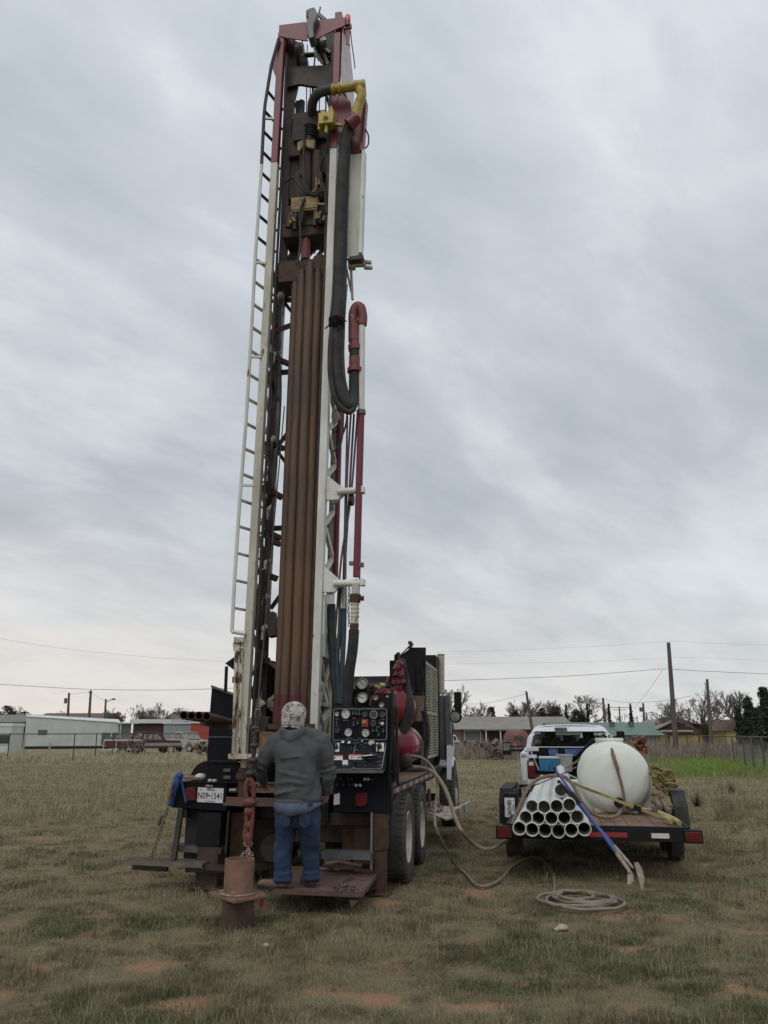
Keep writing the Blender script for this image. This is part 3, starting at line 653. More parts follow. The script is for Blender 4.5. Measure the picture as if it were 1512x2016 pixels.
# drill rods standing in the carousel (things of their own)
rods = [(583,550,547,1425,.16,0.057,'leftmost of the brown drill rods standing in the mast'),
        (595,542,560,1425,.06,0.062,'second from left brown drill rod standing in the mast'),
        (611,527,579,1425,.02,0.063,'middle front brown drill rod of the bundle in the mast'),
        (626,540,596,1425,.07,0.062,'second from right brown drill rod standing in the mast'),
        (638,548,608,1425,.14,0.059,'rightmost brown drill rod, beside the white right leg of the mast'),
        (610,550,576,1425,.20,0.057,'brown drill rod at the back of the bundle, mostly hidden in the mast')]
for x0,y0,x1,y1,u,r,lab in rods:
    top = RG.w(*rp(x0,y0,u)); bot = RG.w(*rp(x1,y1,u)); t_ = thing('drill_rod', lab, 'drill rod', bot, 0, 'brown drill rods in the mast carousel')
    d = top-bot; k = 1-((y1-1368)/(y1-y0))
    tt = (rp(x1,1368,u).z-bot.z)/d.z
    b = MB(); b.cyl(d*tt, d, r, n=18); b.cyl(d*.985, d*1.012, r*.7, n=14); b.build('tube', 'rod_brown', t_)
    b = MB(); b.cyl(V3(0,0,0), d*tt, r*1.10, n=18); b.build('tool_joint', 'rod_red', t_)
b = MB(); blk(527,1425,618,1436,-.05,.45); b.build('carousel_base', 'rust', rig)
b = MB(); blk(511,1440,540,1480,.1,.4); b.cyl(rp(527,1450,.1), rp(525,1500,.1), .09); b.build('breakout_housing', 'mud_metal', rig)
# dark machinery behind mast foot so the bay is not see-through
b = MB(); blk(500,1300,528,1480,.75,1.2); blk(545,1250,640,1540,.9,1.6); blk(500,1400,560,1540,.7,1.0); b.build('hydraulic_tank', 'black', rig, bevel=.01)
# ================================================================= RIG: chassis, deck, panel
ZD = 1.07       # deck height
b = MB(); b.bb(-1.05, 1.12, .13, 5.2, ZD-.05, ZD); b.build('deck', 'deck_wood', rig)
b = MB(); b.bb(1.12, 1.14, .02, 5.2, ZD-.12, ZD-.002); b.build('deck_rail', 'black', rig)
for k in range(16):
    b = MB(); b.bb(1.141, 1.144, .08+k*.31, .08+k*.31+.29, ZD-.075, ZD-.02); b.build('reflector_strip', 'reflect_red' if k % 2 else 'reflect_white', rig)
b = MB()
for x in (-.43,.43): b.bb(x-.04, x+.04, .1, 8.6, .72, ZD-.05)
for y in (.3,1.2,2.4,3.6,5.2,7.5): b.bb(-.43,.43,y,y+.1,.74,ZD-.07)
b.bb(-1.0,1.0,.35,.45,.85,ZD-.05); b.build('chassis_rail', 'black', rig)
b = MB()
for y in (.92, 2.30): b.cyl((-.9,y,.50), (.9,y,.50), .09, n=12); b.ell((0,y,.52), (.22,.26,.2))
b.cyl((-1.0,7.1,.50), (1.0,7.1,.50), .07, n=12); b.build('axle', 'grime', rig)
def wheel(parent, x, y, side, r=.505, w=.27, name='wheel', seg=40, rimdeep=True, rimm='rim', zc=None, frontrim=False):
    c = Vector((x, y, zc if zc is not None else r*.98)); t = bpy.data.objects.new(name, None); scene.collection.objects.link(t); t.parent = parent; t.location = c
    b = MB(); h = w/2; rr = r*.58
    prof = [(rr,-h*.8),(r*.80,-h),(r*.95,-h*.93),(r,-h*.7),(r,h*.7),(r*.95,h*.93),(r*.80,h),(rr,h*.8),(rr,-h*.8)]
    b.lathe(prof, (0,0,0), (1,0,0), seg, cap=False)
    for k in range(seg):     # tread lugs
        a = 2*math.pi*k/seg; c_, s_ = math.cos(a), math.sin(a)
        for sx in (-1,1): b.box((sx*h*.55, c_*r, s_*r), (h*.5, .035*r/.5, .018*r/.5), Matrix.Rotation(a, 3, 'X') @ Matrix.Rotation(math.pi/2, 3, 'X'))
    b.build('tyre', 'tyre', t, ang=30)
    b = MB(); s = side
    prof = ([(rr*1.01,s*h*.8),(rr*.96,s*h*.86),(rr*.88,s*h*.45),(rr*.84,s*-h*.35),(rr*.55,s*-h*.5),(rr*.38,s*-h*.4),(rr*.36,s*h*.15),(rr*.30,s*h*.2),(0.001,s*h*.2)] if not frontrim else
            [(rr*1.01,s*h*.8),(rr*.95,s*h*.86),(rr*.86,s*h*.5),(rr*.62,s*h*.55),(rr*.5,s*h*.95),(rr*.35,s*h*1.05),(0.001,s*h*1.1)])
    b.lathe(prof, (0,0,0), (1,0,0), 32, cap=False)
    b.build('rim', rimm, t)
    b = MB()
    for k in range(10):
        a = 2*math.pi*k/10; xx = s*(-h*.42 if not frontrim else h*.62); b.cyl((xx, math.cos(a)*rr*.58, math.sin(a)*rr*.58), (xx+s*.03, math.cos(a)*rr*.58, math.sin(a)*rr*.58), .014, n=6)
    b.build('lug_nut', 'chrome', t)
    return t
for y in (.92, 2.30):
    for sx in (-1,1):
        wheel(rig, sx*1.16, y, sx, .50, .25); wheel(rig, sx*.85, y, sx, .50, .25)
for sx in (-1,1): wheel(rig, sx*1.22, 7.1, sx, .52, .30, frontrim=True)
# mud flaps and jacks
for sx in (-1,1):
    b = MB(); b.bb(sx*.74, sx*(1.09 if sx > 0 else 1.25), .22, .24, .28, .95); b.build('mud_flap', 'rust' if sx > 0 else 'rubber', rig)
for px0, px1, py0, py1 in ((392,434,1600,1752), (737,757,1600,1764)):
    g = RG.loc(G((px0+px1)/2, py1)); u = g.y; a = rp(px0,py0,u); c = rp(px1,py0,u)
    t_ = MB(); t_.bb(a.x, c.x, u, u+.2, .0, a.z-.02); t_.bb(a.x-.05, c.x+.05, u-.05, u+.25, .0, .03)
    t_.build('jack_leg', 'rust' if px0 > 600 else 'grime', rig, bevel=.008)
    jl = MB(); jl.bb(a.x-.012, c.x+.012, u-.012, u+.22, .45, a.z); jl.build('jack_sleeve', 'rust' if px0 > 600 else 'black', rig, bevel=.008)
b = MB()
def blk(x0, y0, x1, y1, u0, u1):
    p, q = rp(x0, y0, u0), rp(x1, y1, u0); b.bb(p.x, q.x, u0, u1, q.z, p.z)
blk(455,1600,480,1700,.3,.5); b.build('rear_frame', 'rust', rig, bevel=.006); b = MB(); blk(674,1610,700,1690,.3,.5); b.build('rear_frame', 'rust', rig, bevel=.006); b = MB(); blk(630,1600,735,1626,.16,.26); b.build('rear_frame', 'grime', rig, bevel=.006)
b = MB(); blk(480,1590,560,1700,.6,1.2); blk(560,1600,690,1660,.5,.9); blk(640,1640,690,1700,.9,1.3); b.cyl(rp(538,1670,.5), rp(538,1670,.9), .16); b.cyl(rp(640,1700,.5), rp(690,1700,.5), .06); b.build('undercarriage', 'grime', rig, bevel=.01)
# --- tail panels
b = MB(); p, q = rp(655,1600,-.04), rp(770,1522,-.04); b.bb(p.x, q.x, -.04, .1, p.z, q.z); b.bb(p.x, q.x+.02, -.06, .12, q.z, q.z+.02); tp = b.build('tail_panel', 'navy', rig, bevel=.008)
b = MB()
for dx in (0,): b.prism([rp(x,y,-.05) for x,y in ((701,1561),(723,1559),(724,1580),(719,1587),(705,1588),(700,1581))], (0,-.03,0))
b.build('tail_light', 'light_red', rig, bevel=.006)
b = MB(); b.prism([rp(x,y,-.045) for x,y in ((658,1564),(669,1561),(669,1583),(657,1585))], (0,-.006,0)); b.build('sticker', 'sticker_white', rig)
for x, y in ((718,1534),(725,1534),(701,1546),(709,1546)):
    b = MB(); b.ell(rp(x,y,-.09), (.018,.014,.018), 10, 7); b.cyl(rp(x,y,-.08), rp(x,y,-.04), .008); b.build('knob', 'gauge_face', rig)
for x, y in ((671,1533),(676,1545),(685,1534),(688,1546),(733,1535),(692,1534),(664,1545),(696,1545)):
    b = MB(); b.ell(rp(x,y,-.09), (.018,.014,.018), 8, 6); b.cyl(rp(x,y,-.08), rp(x,y,-.04), .008); b.build('knob', 'dark_steel', rig)
# left tail box
b = MB(); p, q = rp(336,1598,.05), rp(446,1541,.05); b.prism([rp(336,1590,.05), rp(446,1598,.05), rp(446,1540,.05), rp(349,1540,.05), rp(343,1541,.05), rp(336,1560,.05)], (0,.5,0)); b.build('tail_box', 'navy', rig, bevel=.01)
b = MB(); p, q = rp(404,1540,.12), rp(478,1502,.12); b.bb(p.x, q.x, .12, .5, p.z, q.z); b.beam(rp(404,1502,.11), rp(470,1502,.11), .012, .02, up=(0,0,1)); b.beam(rp(360,1540,.02), rp(476,1541,.02), .012, .02, up=(0,0,1)); b.build('tail_box', 'black', rig, bevel=.008)
b = MB(); c = rp(376.5,1563,.04); b.prism([rp(366,1552,.04), rp(386,1549,.04), rp(388,1576,.04), rp(367,1577,.04)], (0,-.035,0)); b.build('tail_light', 'light_red', rig, bevel=.008)
for i, (x, y) in enumerate(((441,1513),(441,1527))):
    b = MB(); p, q = rp(x,y+7,.11), rp(x+15,y,.11); b.bb(p.x, q.x, .08, .115, p.z, q.z); b.build('work_light', 'galv', rig, bevel=.005)
for x in (410,419):
    b = MB(); p, q = rp(x,1540,.04), rp(x+7,1534,.04); b.bb(p.x, q.x, .02, .08, p.z, q.z); b.build('latch', 'gauge_face', rig, bevel=.004)
b = MB(); b.ell(rp(411,1548,.02), (.02,.02,.02), 10, 7); b.cyl(rp(405,1547,.03), rp(419,1548,.03), .012); b.cyl(rp(452,1556,-.0), rp(465,1556,-.0), .02); b.build('lock', 'steel', rig)
def plate(parent, F3, w, h, state, num, foot=''):
    o0, r, u = (Vector(q) for q in F3); r.normalize(); u.normalize(); n = r.cross(u)
    b = MB(); R = Matrix((r, u, n)).transposed(); b.box(o0, (w, h, .003), R)
    p = b.build('license_plate', 'plate_white', parent, bevel=.001)
    text('lettering', state, h*.22, (o0+n*.003+u*h*.36, r, u), 'ink', p, bold=.0004)
    text('lettering', num, h*.60, (o0+n*.003-u*h*.06, r, u), 'ink', p, squash=.74*w/.305, bold=.0006)
    text('lettering', foot, h*.09, (o0+n*.003-u*h*.42, r, u), 'ink', p)
    text('lettering', '★', h*.16, (o0+n*.003-r*w*.37+u*h*.35, r, u), 'ink', p)
    return p
a, c = rp(388.5,1565.5,.035), rp(439.5,1565.5,.035); mid = (a+c)/2; wpl = (c-a).length
plate(rig, (mid, (1,0,-.03), (0.03,0,1)), wpl, wpl*.52, 'TEXAS', 'N09•1541', 'The Lone Star State')
# tarp/rope
b = MB(); b.tube(spline([rp(352,1524,-.02), rp(345,1550,-.03), rp(338,1572,-.03), rp(334,1586,-.03)]), [.03,.035,.035,.04,.04,.04,.035,.03,.03,.03,.03,.03,.03,.03,.035,.04,.04,.04,.03], 7); b.tube(spline([rp(354,1524,-.02), rp(359,1545,-.0), rp(366,1580,.0)]), .014, 6); b.tube(spline([rp(350,1526,-.02), rp(343,1545,-.04), rp(339,1560,-.04)]), .03, 6); b.ell(rp(353,1527,-.02), (.05,.04,.04))
o = b.build('tie_rope', 'blue_cloth'); 
o.parent = None
# put it into world space
def to_world(o, F=RG):
    o.rotation_euler = (0,0,-R_(F.yaw)); o.location = F.w(*o.location); return o
to_world(o); tag(o, 'blue rope knotted round the left corner of the rig tail', 'rope')
b = MB(); b.chain([rp(340,1545,-.08), rp(330,1590,-.1), rp(315,1640,-.12), rp(297,1690,-.14)], .06, .007); b.tube([rp(340,1540,-.08), rp(333,1575,-.09)], .014, 6); b.cyl(rp(318,1605,-.1), rp(311,1625,-.1), .022); b.build('step_chain', 'chain', rig)
# left fender/wood shelf
b = MB(); b.prism([rp(341,1533,.1), rp(385,1524,1.2), rp(398,1524,1.2), rp(400,1536,.1)], (0,0,.02)); b.build('side_shelf', 'deck_wood', rig)
b = MB(); c = rp(402,1535,.55); pts = [c+V3(.04+.22*math.cos(a), 0, .22*math.sin(a)) for a in np.linspace(math.pi, math.pi/2, 6)]; 
b.prism([c+V3(.26,0,0)]+pts+[c+V3(.3,0,.22)], (0,.25,0)); b.build('spare_reel', 'black', rig)
b = MB(); b.ell(rp(395,1530,.3), (.07,.05,.045)); b.build('rag', 'sticker_white', rig)
# left dark box, lid, wing mirror
b = MB(); b.prism([rp(407,1500,1.9), rp(461,1500,1.9), rp(462,1428,1.9), rp(411,1428,1.9)], (0,.8,0)); b.build('tool_cabinet', 'navy', rig, bevel=.01)
b = MB(); b.prism([rp(411,1424,1.95), rp(466,1438,1.95), rp(466,1368,1.95), rp(417,1350,1.95)], (0,.05,0)); b.build('cabinet_lid', 'navy', rig, bevel=.006)
b = MB(); b.beam(rp(416,1351,1.93), rp(466,1369,1.93), .03, .03, up=(0,0,1)); b.beam(rp(407,1451,1.89), rp(461,1451,1.89), .008, .012, up=(0,0,1)); b.build('cabinet_trim', 'galv', rig)
b = MB(); b.prism([rp(x,y,1.6) for x,y in ((443,1306),(463,1292),(480,1288),(480,1330),(463,1321))], (0,.3,0)); b.beam(rp(446,1312,1.5), rp(444,1362,1.5), .035); b.bb(rp(457,1342,1.5).x, rp(466,1342,1.5).x, 1.5,1.6, rz(1343,1.5), rz(1331,1.5)); b.build('work_lamp_bracket', 'black', rig)
# rusty open pipes on the left rack : separate things
wl_ = ['leftmost', 'second from left', 'third from left', 'rightmost']
for i, (x, y) in enumerate(((361.5,1408),(376.5,1409),(391.5,1409),(406.5,1410))):
    a = rp(x,y,-.55); c = rp(452+i*8, 1424+i*1.5, 1.7); o = MB().pipe(a, c, .046, .038, 18).build('steel_pipe', 'rust'); to_world(o)
    tag(o, f'rusty steel pipe laid on the left rack, {wl_[i]} of four open ends', 'steel pipe', 'rusty pipes on the left rack of the rig')
b = MB(); b.beam(rp(395,1424,.5), rp(470,1434,.5), .04, .05, up=(0,0,1)); b.beam(rp(462,1434,.5), rp(462,1500,.5), .05); b.build('pipe_rack', 'rust', rig)
# --- control panel
PU = -.02
b = MB(); b.prism([rp(x,y,PU) for x,y in ((651,1460),(764,1459),(764,1392),(655,1392))], (0,.42,0)); 
b.prism([rp(651,1460,PU), rp(764,1459,PU), rp(764,1459,PU)+V3(0,.4,0), rp(651,1460,PU)+V3(0,.4,0)], (0,0,-.32)); cp = b.build('control_cabinet', 'navy', rig, bevel=.006)
# sloping lower console: top edge at PU, bottom leans toward the camera
la, lb = rp(652,1462,PU-.01), rp(762,1461,PU-.01); lc, ld = rp(755,1518,PU-.26), rp(648,1518,PU-.26)
b = MB(); b.add([la, lb, lc, ld, la+V3(0,.05,-.02), lb+V3(0,.05,-.02), V3(lc.x,PU,lc.z), V3(ld.x,PU,ld.z)], [(0,1,2,3),(4,7,6,5),(0,4,5,1),(1,5,6,2),(2,6,7,3),(3,7,4,0)]); b.build('console', 'navy', rig)
b = MB(); b.beam(ld+V3(0,-.01,-.005), lc+V3(0,-.01,-.005), .02, .03, up=(0,0,1)); b.build('console_lip', 'galv', rig)
def outline(parent, pts, w=.007, m_='sticker_line'):
    b = MB()
    for p, q in zip(pts, pts[1:]+pts[:1]): b.beam(p, q, w, .002)
    return b.build('panel_trim', m_, parent)
o = V3(0,-.004,0)
outline(rig, [rp(x,y,PU)+o for x,y in ((657,1398),(660,1395.5),(704,1395.5),(708,1397),(713,1395.5),(759,1395.5),(761.5,1398),(761.5,1453),(759,1456.5),(712,1456.5),(708,1454),(704,1457),(658,1457.5),(655.5,1454))])
nrm = (lb-la).cross(ld-la).normalized(); 
if nrm.y > 0: nrm = -nrm
def cs(px, py, d=.003):
    t_ = (py-1461.5)/(1518-1461.5); u = lerp(PU-.01, PU-.26, t_); 
    for _ in range(4):
        q = rp(px,py,u); t_ = (la.z-q.z)/(la.z-ld.z); u = lerp(PU-.01, PU-.26, t_)
    return rp(px,py,u)+nrm*d
outline(rig, [cs(x,y) for x,y in ((656,1466),(659,1462.5),(703,1463),(708,1460.8),(713,1463),(758,1463),(760,1466),(752,1511),(748,1514),(700,1514),(696,1511.5),(692,1514.5),(654,1515),(650,1512))])
def gauge(c, r, n=V3(0,-1,0), face='gauge_face', rim='chrome', depth=.03, ang=.6):
    b = MB(); n = n.normalized(); b.lathe([(r*1.0,-.0),(r*1.0,depth*.8),(r*.94,depth),(r*.86,depth),(r*.86,depth*.7)], c, n, 22, cap=False); g = b.build('gauge', rim, rig)
    b = MB(); b.cyl(c, c+n*depth*.72, r*.87, n=20); b.build('dial', face, g)
    x = Vector((0,0,1)); y = n.cross(x)
    b = MB(); t = c+n*(depth*.78); q = (x*math.cos(ang)+y*math.sin(ang)); b.beam(t-q*r*.3, t+q*r*.72, .0035+r*.05, .002, up=n)
    for k in range(-4,5):
        a = k*.55; q2 = (x*math.cos(a)+y*math.sin(a)); b.beam(t+q2*r*.62, t+q2*r*.78, .002+r*.03, .002, up=n)
    b.build('needle', 'ink', g); return g
for x, y, r, f in ((664,1406,4.6,'gauge_face'),(681.5,1406,8.8,'gauge_face'),(718.5,1407,5.2,'gauge_dark'),(736.5,1407,7.8,'gauge_dark'),(753.5,1407,5.4,'gauge_dark'),(664,1438,5.2,'gauge_dark'),(686.5,1442,7.8,'gauge_face'),(720.5,1443,7.6,'gauge_face'),(735.5,1425,5,'gauge_dark')):
    c = rp(x,y,PU); gauge(c, r/168, face=f, rim='chrome' if f != 'gauge_dark' or r > 7 else 'galv', ang=(x*7) % 6)
for x, y, r, f in ((714,1346,11.3,'cream'),(714.5,1374,10.4,'gauge_face'),(740.5,1374,5,'cream'),(752,1388,5.2,'gauge_face')):
    c = rp(x,y,.12); gauge(c, r/166, face=f, rim='galv' if r > 5.5 else 'brass', depth=.05, ang=.7+x % 2)
b = MB(); b.bb(rp(703,1360,.2).x, rp(724,1360,.2).x, .16,.3, rz(1392,.2), rz(1340,.2)); b.bb(rp(735,1380,.18).x, rp(774,1380,.18).x, .16,.4, rz(1394,.18), rz(1366,.18)); b.tube([rp(700,1350,.2), rp(695,1380,.2), rp(700,1395,.2)], .015); b.tube([rp(725,1355,.3), rp(745,1350,.4), rp(770,1352,.4)], .02); b.build('gauge_stand', 'black', rig)
for x, y, r in ((696,1355,.03),(706,1360,.025),(747,1354,.04),(752,1350,.045),(741,1352,.03),(763,1372,.035)):
    b = MB(); b.ell(rp(x,y,.18), (r,r*.7,r*.8), 10, 7); b.build('valve_fitting', 'brass' if x > 720 else 'white_dirty', rig)
b = MB(); p, q = rp(712.5,1431,PU), rp(724.5,1416,PU); b.bb(p.x,q.x,PU-.008,PU,p.z,q.z); b.build('emergency_plate', 'sticker_red', rig)
b = MB(); b.lathe([(.012,0),(.012,.03),(.024,.035),(.024,.05),(.015,.055)], rp(718,1423.5,PU), (0,-1,0), 14); b.build('knob', 'brass', rig)
b = MB(); b.ell(rp(752.5,1425,PU-.02), (.021,.016,.021), 12, 8); b.build('knob', 'gauge_face', rig)
b = MB()
for x, y in ((696,1405),(702,1405),(708,1406),(697,1427),(705,1424),(664,1423),(742,1438),(735,1439),(746,1447),(755,1440),(748,1424)): c = rp(x,y,PU); b.cyl(c, c+V3(0,-.03,0), .012, n=8); b.beam(c+V3(0,-.03,.0), c+V3(.0,-.035,.04), .007)
b.build('toggle_switch', 'galv', rig)
b = MB()
for x, y, w in ((664,1415,8),(681,1418,10),(687,1453,10),(720,1453.5,9),(736,1418,9),(754,1416,7),(664,1428,7),(697,1414,6),(745,1431,6)): p = rp(x,y,PU)+V3(0,-.003,0); b.box(p, (w/170,.002,.007))
b.build('legend_label', 'sticker_line', rig)
# console furniture
ux = (lb-la).normalized(); vx = nrm.cross(ux).normalized()
def csbox(name, m_, x0, y0, x1, y1, d=.004, bev=0, lift=0):
    P = [cs(x0,y1,lift+.002), cs(x1,y1,lift+.002), cs(x1,y0,lift+.002), cs(x0,y0,lift+.002)]; b = MB(); b.prism(P, nrm*d); return b.build(name, m_, rig, bevel=bev)
for x0, y0, x1, y1 in ((655,1463.5,668,1481),(741,1463.5,756,1480),(674.5,1497,685,1506)): csbox('sticker', 'sticker_white', x0,y0,x1,y1)
for x0, y0, x1, y1 in ((687,1486,714,1495.5),(654,1487,675,1497)):
    csbox('sticker', 'sticker_white', x0,y0,x1,y1); csbox('sticker_header', 'sticker_red', x0,y0,x1,y0+2.6,.003,lift=.004)
b = MB()
for x, y in ((692,1493),(697,1492),(704,1493),(708,1492),(660,1493)): b.box(cs(x,y,.008), (.022,.004,.012))
b.build('warning_print', 'ink', rig)
for x, y, w in ((661,1472,.05),(748,1472,.04)): b = MB(); b.cyl(cs(x,y,.004), cs(x,y,.05), w*.6, n=12); b.build('selector_knob', 'ink', rig)
b = MB()
for x, y, h in ((659,1485,.16),(681,1470,.08),(694,1468,.1),(703,1472,.06),(710,1463,.06),(735,1478,.08),(745,1482,.10),(722,1497,.03),(700,1505,.04),(728,1500,.04)): c = cs(x,y,0); b.cyl(c, c+nrm*h*.6+V3(0,0,h*.4), .009, n=8); b.ell(c+nrm*h*.6+V3(0,0,h*.4), (.016,)*3, 8, 6)
b.beam(cs(712,1497,.05), cs(745,1493,.05), .02, .02, up=nrm); b.build('control_lever', 'dark_steel', rig)
b = MB(); b.beam(cs(716,1497,.07), cs(735,1495,.07), .012, .012, up=nrm)
for x, y in ((676,1464),(688,1465),(712,1462)): b.cyl(cs(x,y,0), cs(x,y,.03), .016)
b.build('handle', 'chrome', rig)
b = MB(); b.cyl(cs(732,1466,0), cs(732,1466,.035), .033, n=16); b.build('knob', 'cream', rig)
b = MB(); rnd = random.Random(5)
for k in range(26): p = cs(rnd.uniform(658,752), rnd.uniform(1466,1512), .004); b.box(p, (rnd.uniform(.01,.05), .003, .006), Euler((R_(38),0,0)).to_matrix())
b.build('legend_label', 'sticker_line', rig)
b = MB(); b.beam(cs(702,1463,.004), cs(696,1484,.004), .006,.003,up=nrm); b.build('panel_trim', 'sticker_line', rig)
b = MB()
for P in ([(770,1395,.0),(772,1440,0),(768,1500,-.05),(764,1556,-.05)], [(776,1500,.1),(780,1530,.1),(786,1548,.1)], [(660,1385,.1),(700,1392,.2),(740,1390,.3)]): b.tube(spline([rp(*q) for q in P]), .012, 6)
for x in (770,776,783): b.beam(rp(x,1540,.05), rp(x-3,1392,.1), .03, .03)
b.build('panel_post', 'black', rig)
# cab and things behind the panel
b = MB(); b.bb(-1.05, .75, 4.7, 6.6, 1.2, rz(1331,4.7,700)); b.bb(-.8,.7,4.5,4.7,1.6,rz(1334,4.6,700)-.05); b.build('cab', 'black', rig, bevel=.08)
b = MB(); zc_ = rz(1345,3.2,700); b.bb(-.5, .72, 3.0, 4.2, ZD, zc_); b.cyl((-.5,3.0,zc_-.1), (.72,3.0,zc_-.1), .07); b.build('engine_block', 'grime', rig, bevel=.03)
# --- red compressor tanks
def tank(c, r, L, m_):
    b = MB(); prof = [(0.001,-.10),(r*.35,-.09),(r*.7,-.062),(r*.93,-.025),(r,.02),(r,L),(r*.7,L+.06),(0.001,L+.08)]; b.lathe(prof, c, (0,1,0), 36, cap=False); b.ring(c+V3(0,.03,0), (0,1,0), r, .008, 36, 5); return b.build('air_receiver', m_, rig)
tank(rp(768,1391,1.1), .265, .8, 'red_gloss'); tank(rp(779,1468,1.1), .245, .8, 'red_gloss')
b = MB(); b.cyl(rp(775,1362,1.2), rp(781,1336,1.2), .15, .12, n=14); b.cyl(rp(781,1338,1.2), rp(787,1312,1.3), .09, .075, n=12); b.build('air_intake', 'red_paint', rig)
b = MB(); b.prism([rp(x,y,1.15) for x,y in ((778,1302),(789,1297),(794,1308),(797,1336),(790,1344),(772,1338),(775,1318))], (0,.22,0)); b.build('intake_housing', 'red_paint', rig, bevel=.025)
b = MB(); b.prism([rp(x,y,1.05) for x,y in ((768,1340),(797,1337),(799,1346),(766,1350))], (0,.3,0)); b.build('intake_flange', 'red_paint', rig, bevel=.01)
for x, y, r in ((783,1312,.035),(779,1326,.03),(790,1326,.035),(774,1344,.025),(784,1343,.025),(793,1342,.025),(786,1304,.025),(772,1356,.03)):
    b = MB(); b.cyl(rp(x,y,1.12), rp(x,y,1.0), r, r*.8, n=8); b.build('cap_bolt', 'red_faded', rig)
b = MB(); b.tube(spline([rp(776,1318,1.0),rp(770,1330,1.0),rp(768,1350,1.0)]), .018, 6); b.tube(spline([rp(792,1308,1.0),rp(799,1320,1.0),rp(801,1345,1.0)]), .014, 6); b.build('intake_line', 'black', rig)
b = MB(); b.prism([rp(x,y,1.6) for x,y in ((776,1290),(784,1283),(784,1310),(776,1318))], (0,.2,0)); b.bb(rp(767,1310,2).x, rp(776,1310,2).x, 2.0,2.4, rz(1345,2), rz(1303,2)); b.build('air_filter', 'black', rig)
# --- oil cooler: black frame, pale mesh panel, exhaust
pv = lambda x, y, v=1.10: RG.v(x, y, v)
ca, cb = pv(838,1400), pv(862,1400); u0, u1 = ca.y, cb.y
zt_ = rp(838,1275,u0).z
b = MB(); b.prism([rp(x,y,u0) for x,y in ((790,1500),(838,1500),(838,1274.5),(809,1274.5),(786,1293),(795,1335),(800,1400))], (0,.05,0)); b.bb(rp(800,1400,u0).x, 1.05, u0+.05, u1, ZD+.08, zt_-.15); b.build('cooler_frame', 'black', rig, bevel=.006)
b = MB(); z0_, z1_ = ZD+.22, rp(838,1303,u0).z
b.bb(1.03, 1.05, u0+.05, u1, z0_, z1_)
mid_u = (u0+u1)/2
panel = b.build('cooler_core', 'black', rig)
b = MB(); n_ = 34
for k in range(n_): z = lerp(z0_, z1_, (k+.5)/n_); b.bb(1.05, 1.085, u0+.06, u1-.02, z-.012, z+.006)
b.build('cooler_louvre', 'cream', rig)
b = MB()
for u in (u0+.05, mid_u, u1-.02): b.bb(1.05, 1.10, u-.015, u+.015, z0_, z1_)
for z in (z0_, lerp(z0_,z1_,.47), z1_): b.bb(1.05, 1.10, u0+.05, u1, z-.015, z+.015)
for k in range(9): u = lerp(u0,u1,(k+.5)/9); b.bb(1.086,1.092,u-.004,u+.004,z0_,z1_)
b.build('cooler_grille', 'cream', rig)
b = MB(); zz = rp(861,1289,u1).z; b.bb(.4, 1.08, u1+.02, u1+.7, ZD+.05, zz); b.build('air_cleaner_box', 'black', rig, bevel=.01)
b = MB(); c = rp(868,1366,u1+.6); d = rp(868,1289,u1+.6); r = .5*(rp(875,1300,u1+.6)-rp(861,1300,u1+.6)).length; b.cyl(c, d, r, n=20); b.ring(d, (0,0,1), r, .012, 20); b.ring(c+V3(0,0,.03), (0,0,1), r, .015, 20); b.build('exhaust_stack', 'cream', rig)
b = MB(); q = u1+.5; p0, p1, p2 = rp(863,1370,q), rp(875,1370,q), rp(887,1371,q); b.bb(p0.x, p1.x, q, q+.3, rp(870,1503,q).z, p0.z); b.bb(p1.x+.004, p2.x, q-.05, q+.3, rp(870,1506,q).z, p0.z); b.build('heat_shield', 'galv', rig, bevel=.01)
b = MB(); b.tube(spline([rp(788,1300,1.3), rp(798,1350,1.2), rp(806,1390,1.1), rp(800,1420,1.1), rp(793,1445,1.1)]), .065, 12); b.build('intake_hose', 'rubber', rig)
b = MB()
q = 1.9; b.cyl(rp(821,1310,q), rp(823,1360,q), .05, n=12); b.cyl(rp(812,1366,q), rp(834,1367,q), .04)
for P in ([(822,1300,q),(821,1340,q)], [(820,1335,q),(820,1362,q)],[(828,1310,q),(830,1362,q)],[(830,1320,q),(834,1345,q)]): b.tube([rp(*x) for x in P], .02, 6)
b.build('gear_pump', 'black', rig)
b = MB(); b.tube([rp(817,1370,q), rp(819,1420,q)], .09, 12); b.tube([rp(826,1370,q), rp(826,1400,q)], .07, 12); b.build('oil_filter', 'filter_tan', rig)
hs([(832,1375,q),(838,1410,q),(843,1440,q),(840,1480,q),(834,1500,q)], .03, 'rubber', 'hydraulic_hose'); hs([(829,1400,q),(836,1440,q),(832,1490,q)], .025, 'rubber', 'hydraulic_hose')
b = MB()
for P in (((806,1460),(834,1461)),((831,1461),(831,1515)),((808,1460),(808,1512)),((838,1500),(838,1515))): b.beam(rp(*P[0],1.7), rp(*P[1],1.7), .03, .03)
b.build('guard_rail', 'galv', rig)
b = MB(); b.cyl(rp(795,1490,.9), rp(800,1518,.9), .08); b.cyl(rp(800,1488,.9), rp(808,1492,.9), .04); b.cyl(rp(799,1510,.9), rp(812,1512,.9), .045); b.ell(rp(800,1498,.8), (.07,.06,.09)); b.build('water_pump', 'dark_steel', rig)
b = MB(); b.beam(rp(805,1278,u0), rp(812,1266,u0), .05); b.beam(rp(786,1293,u0), rp(806,1272,u0), .02); b.cyl(rp(804,1265,u0), rp(811,1266,u0), .03); b.build('lifting_eye', 'dark_steel', rig)
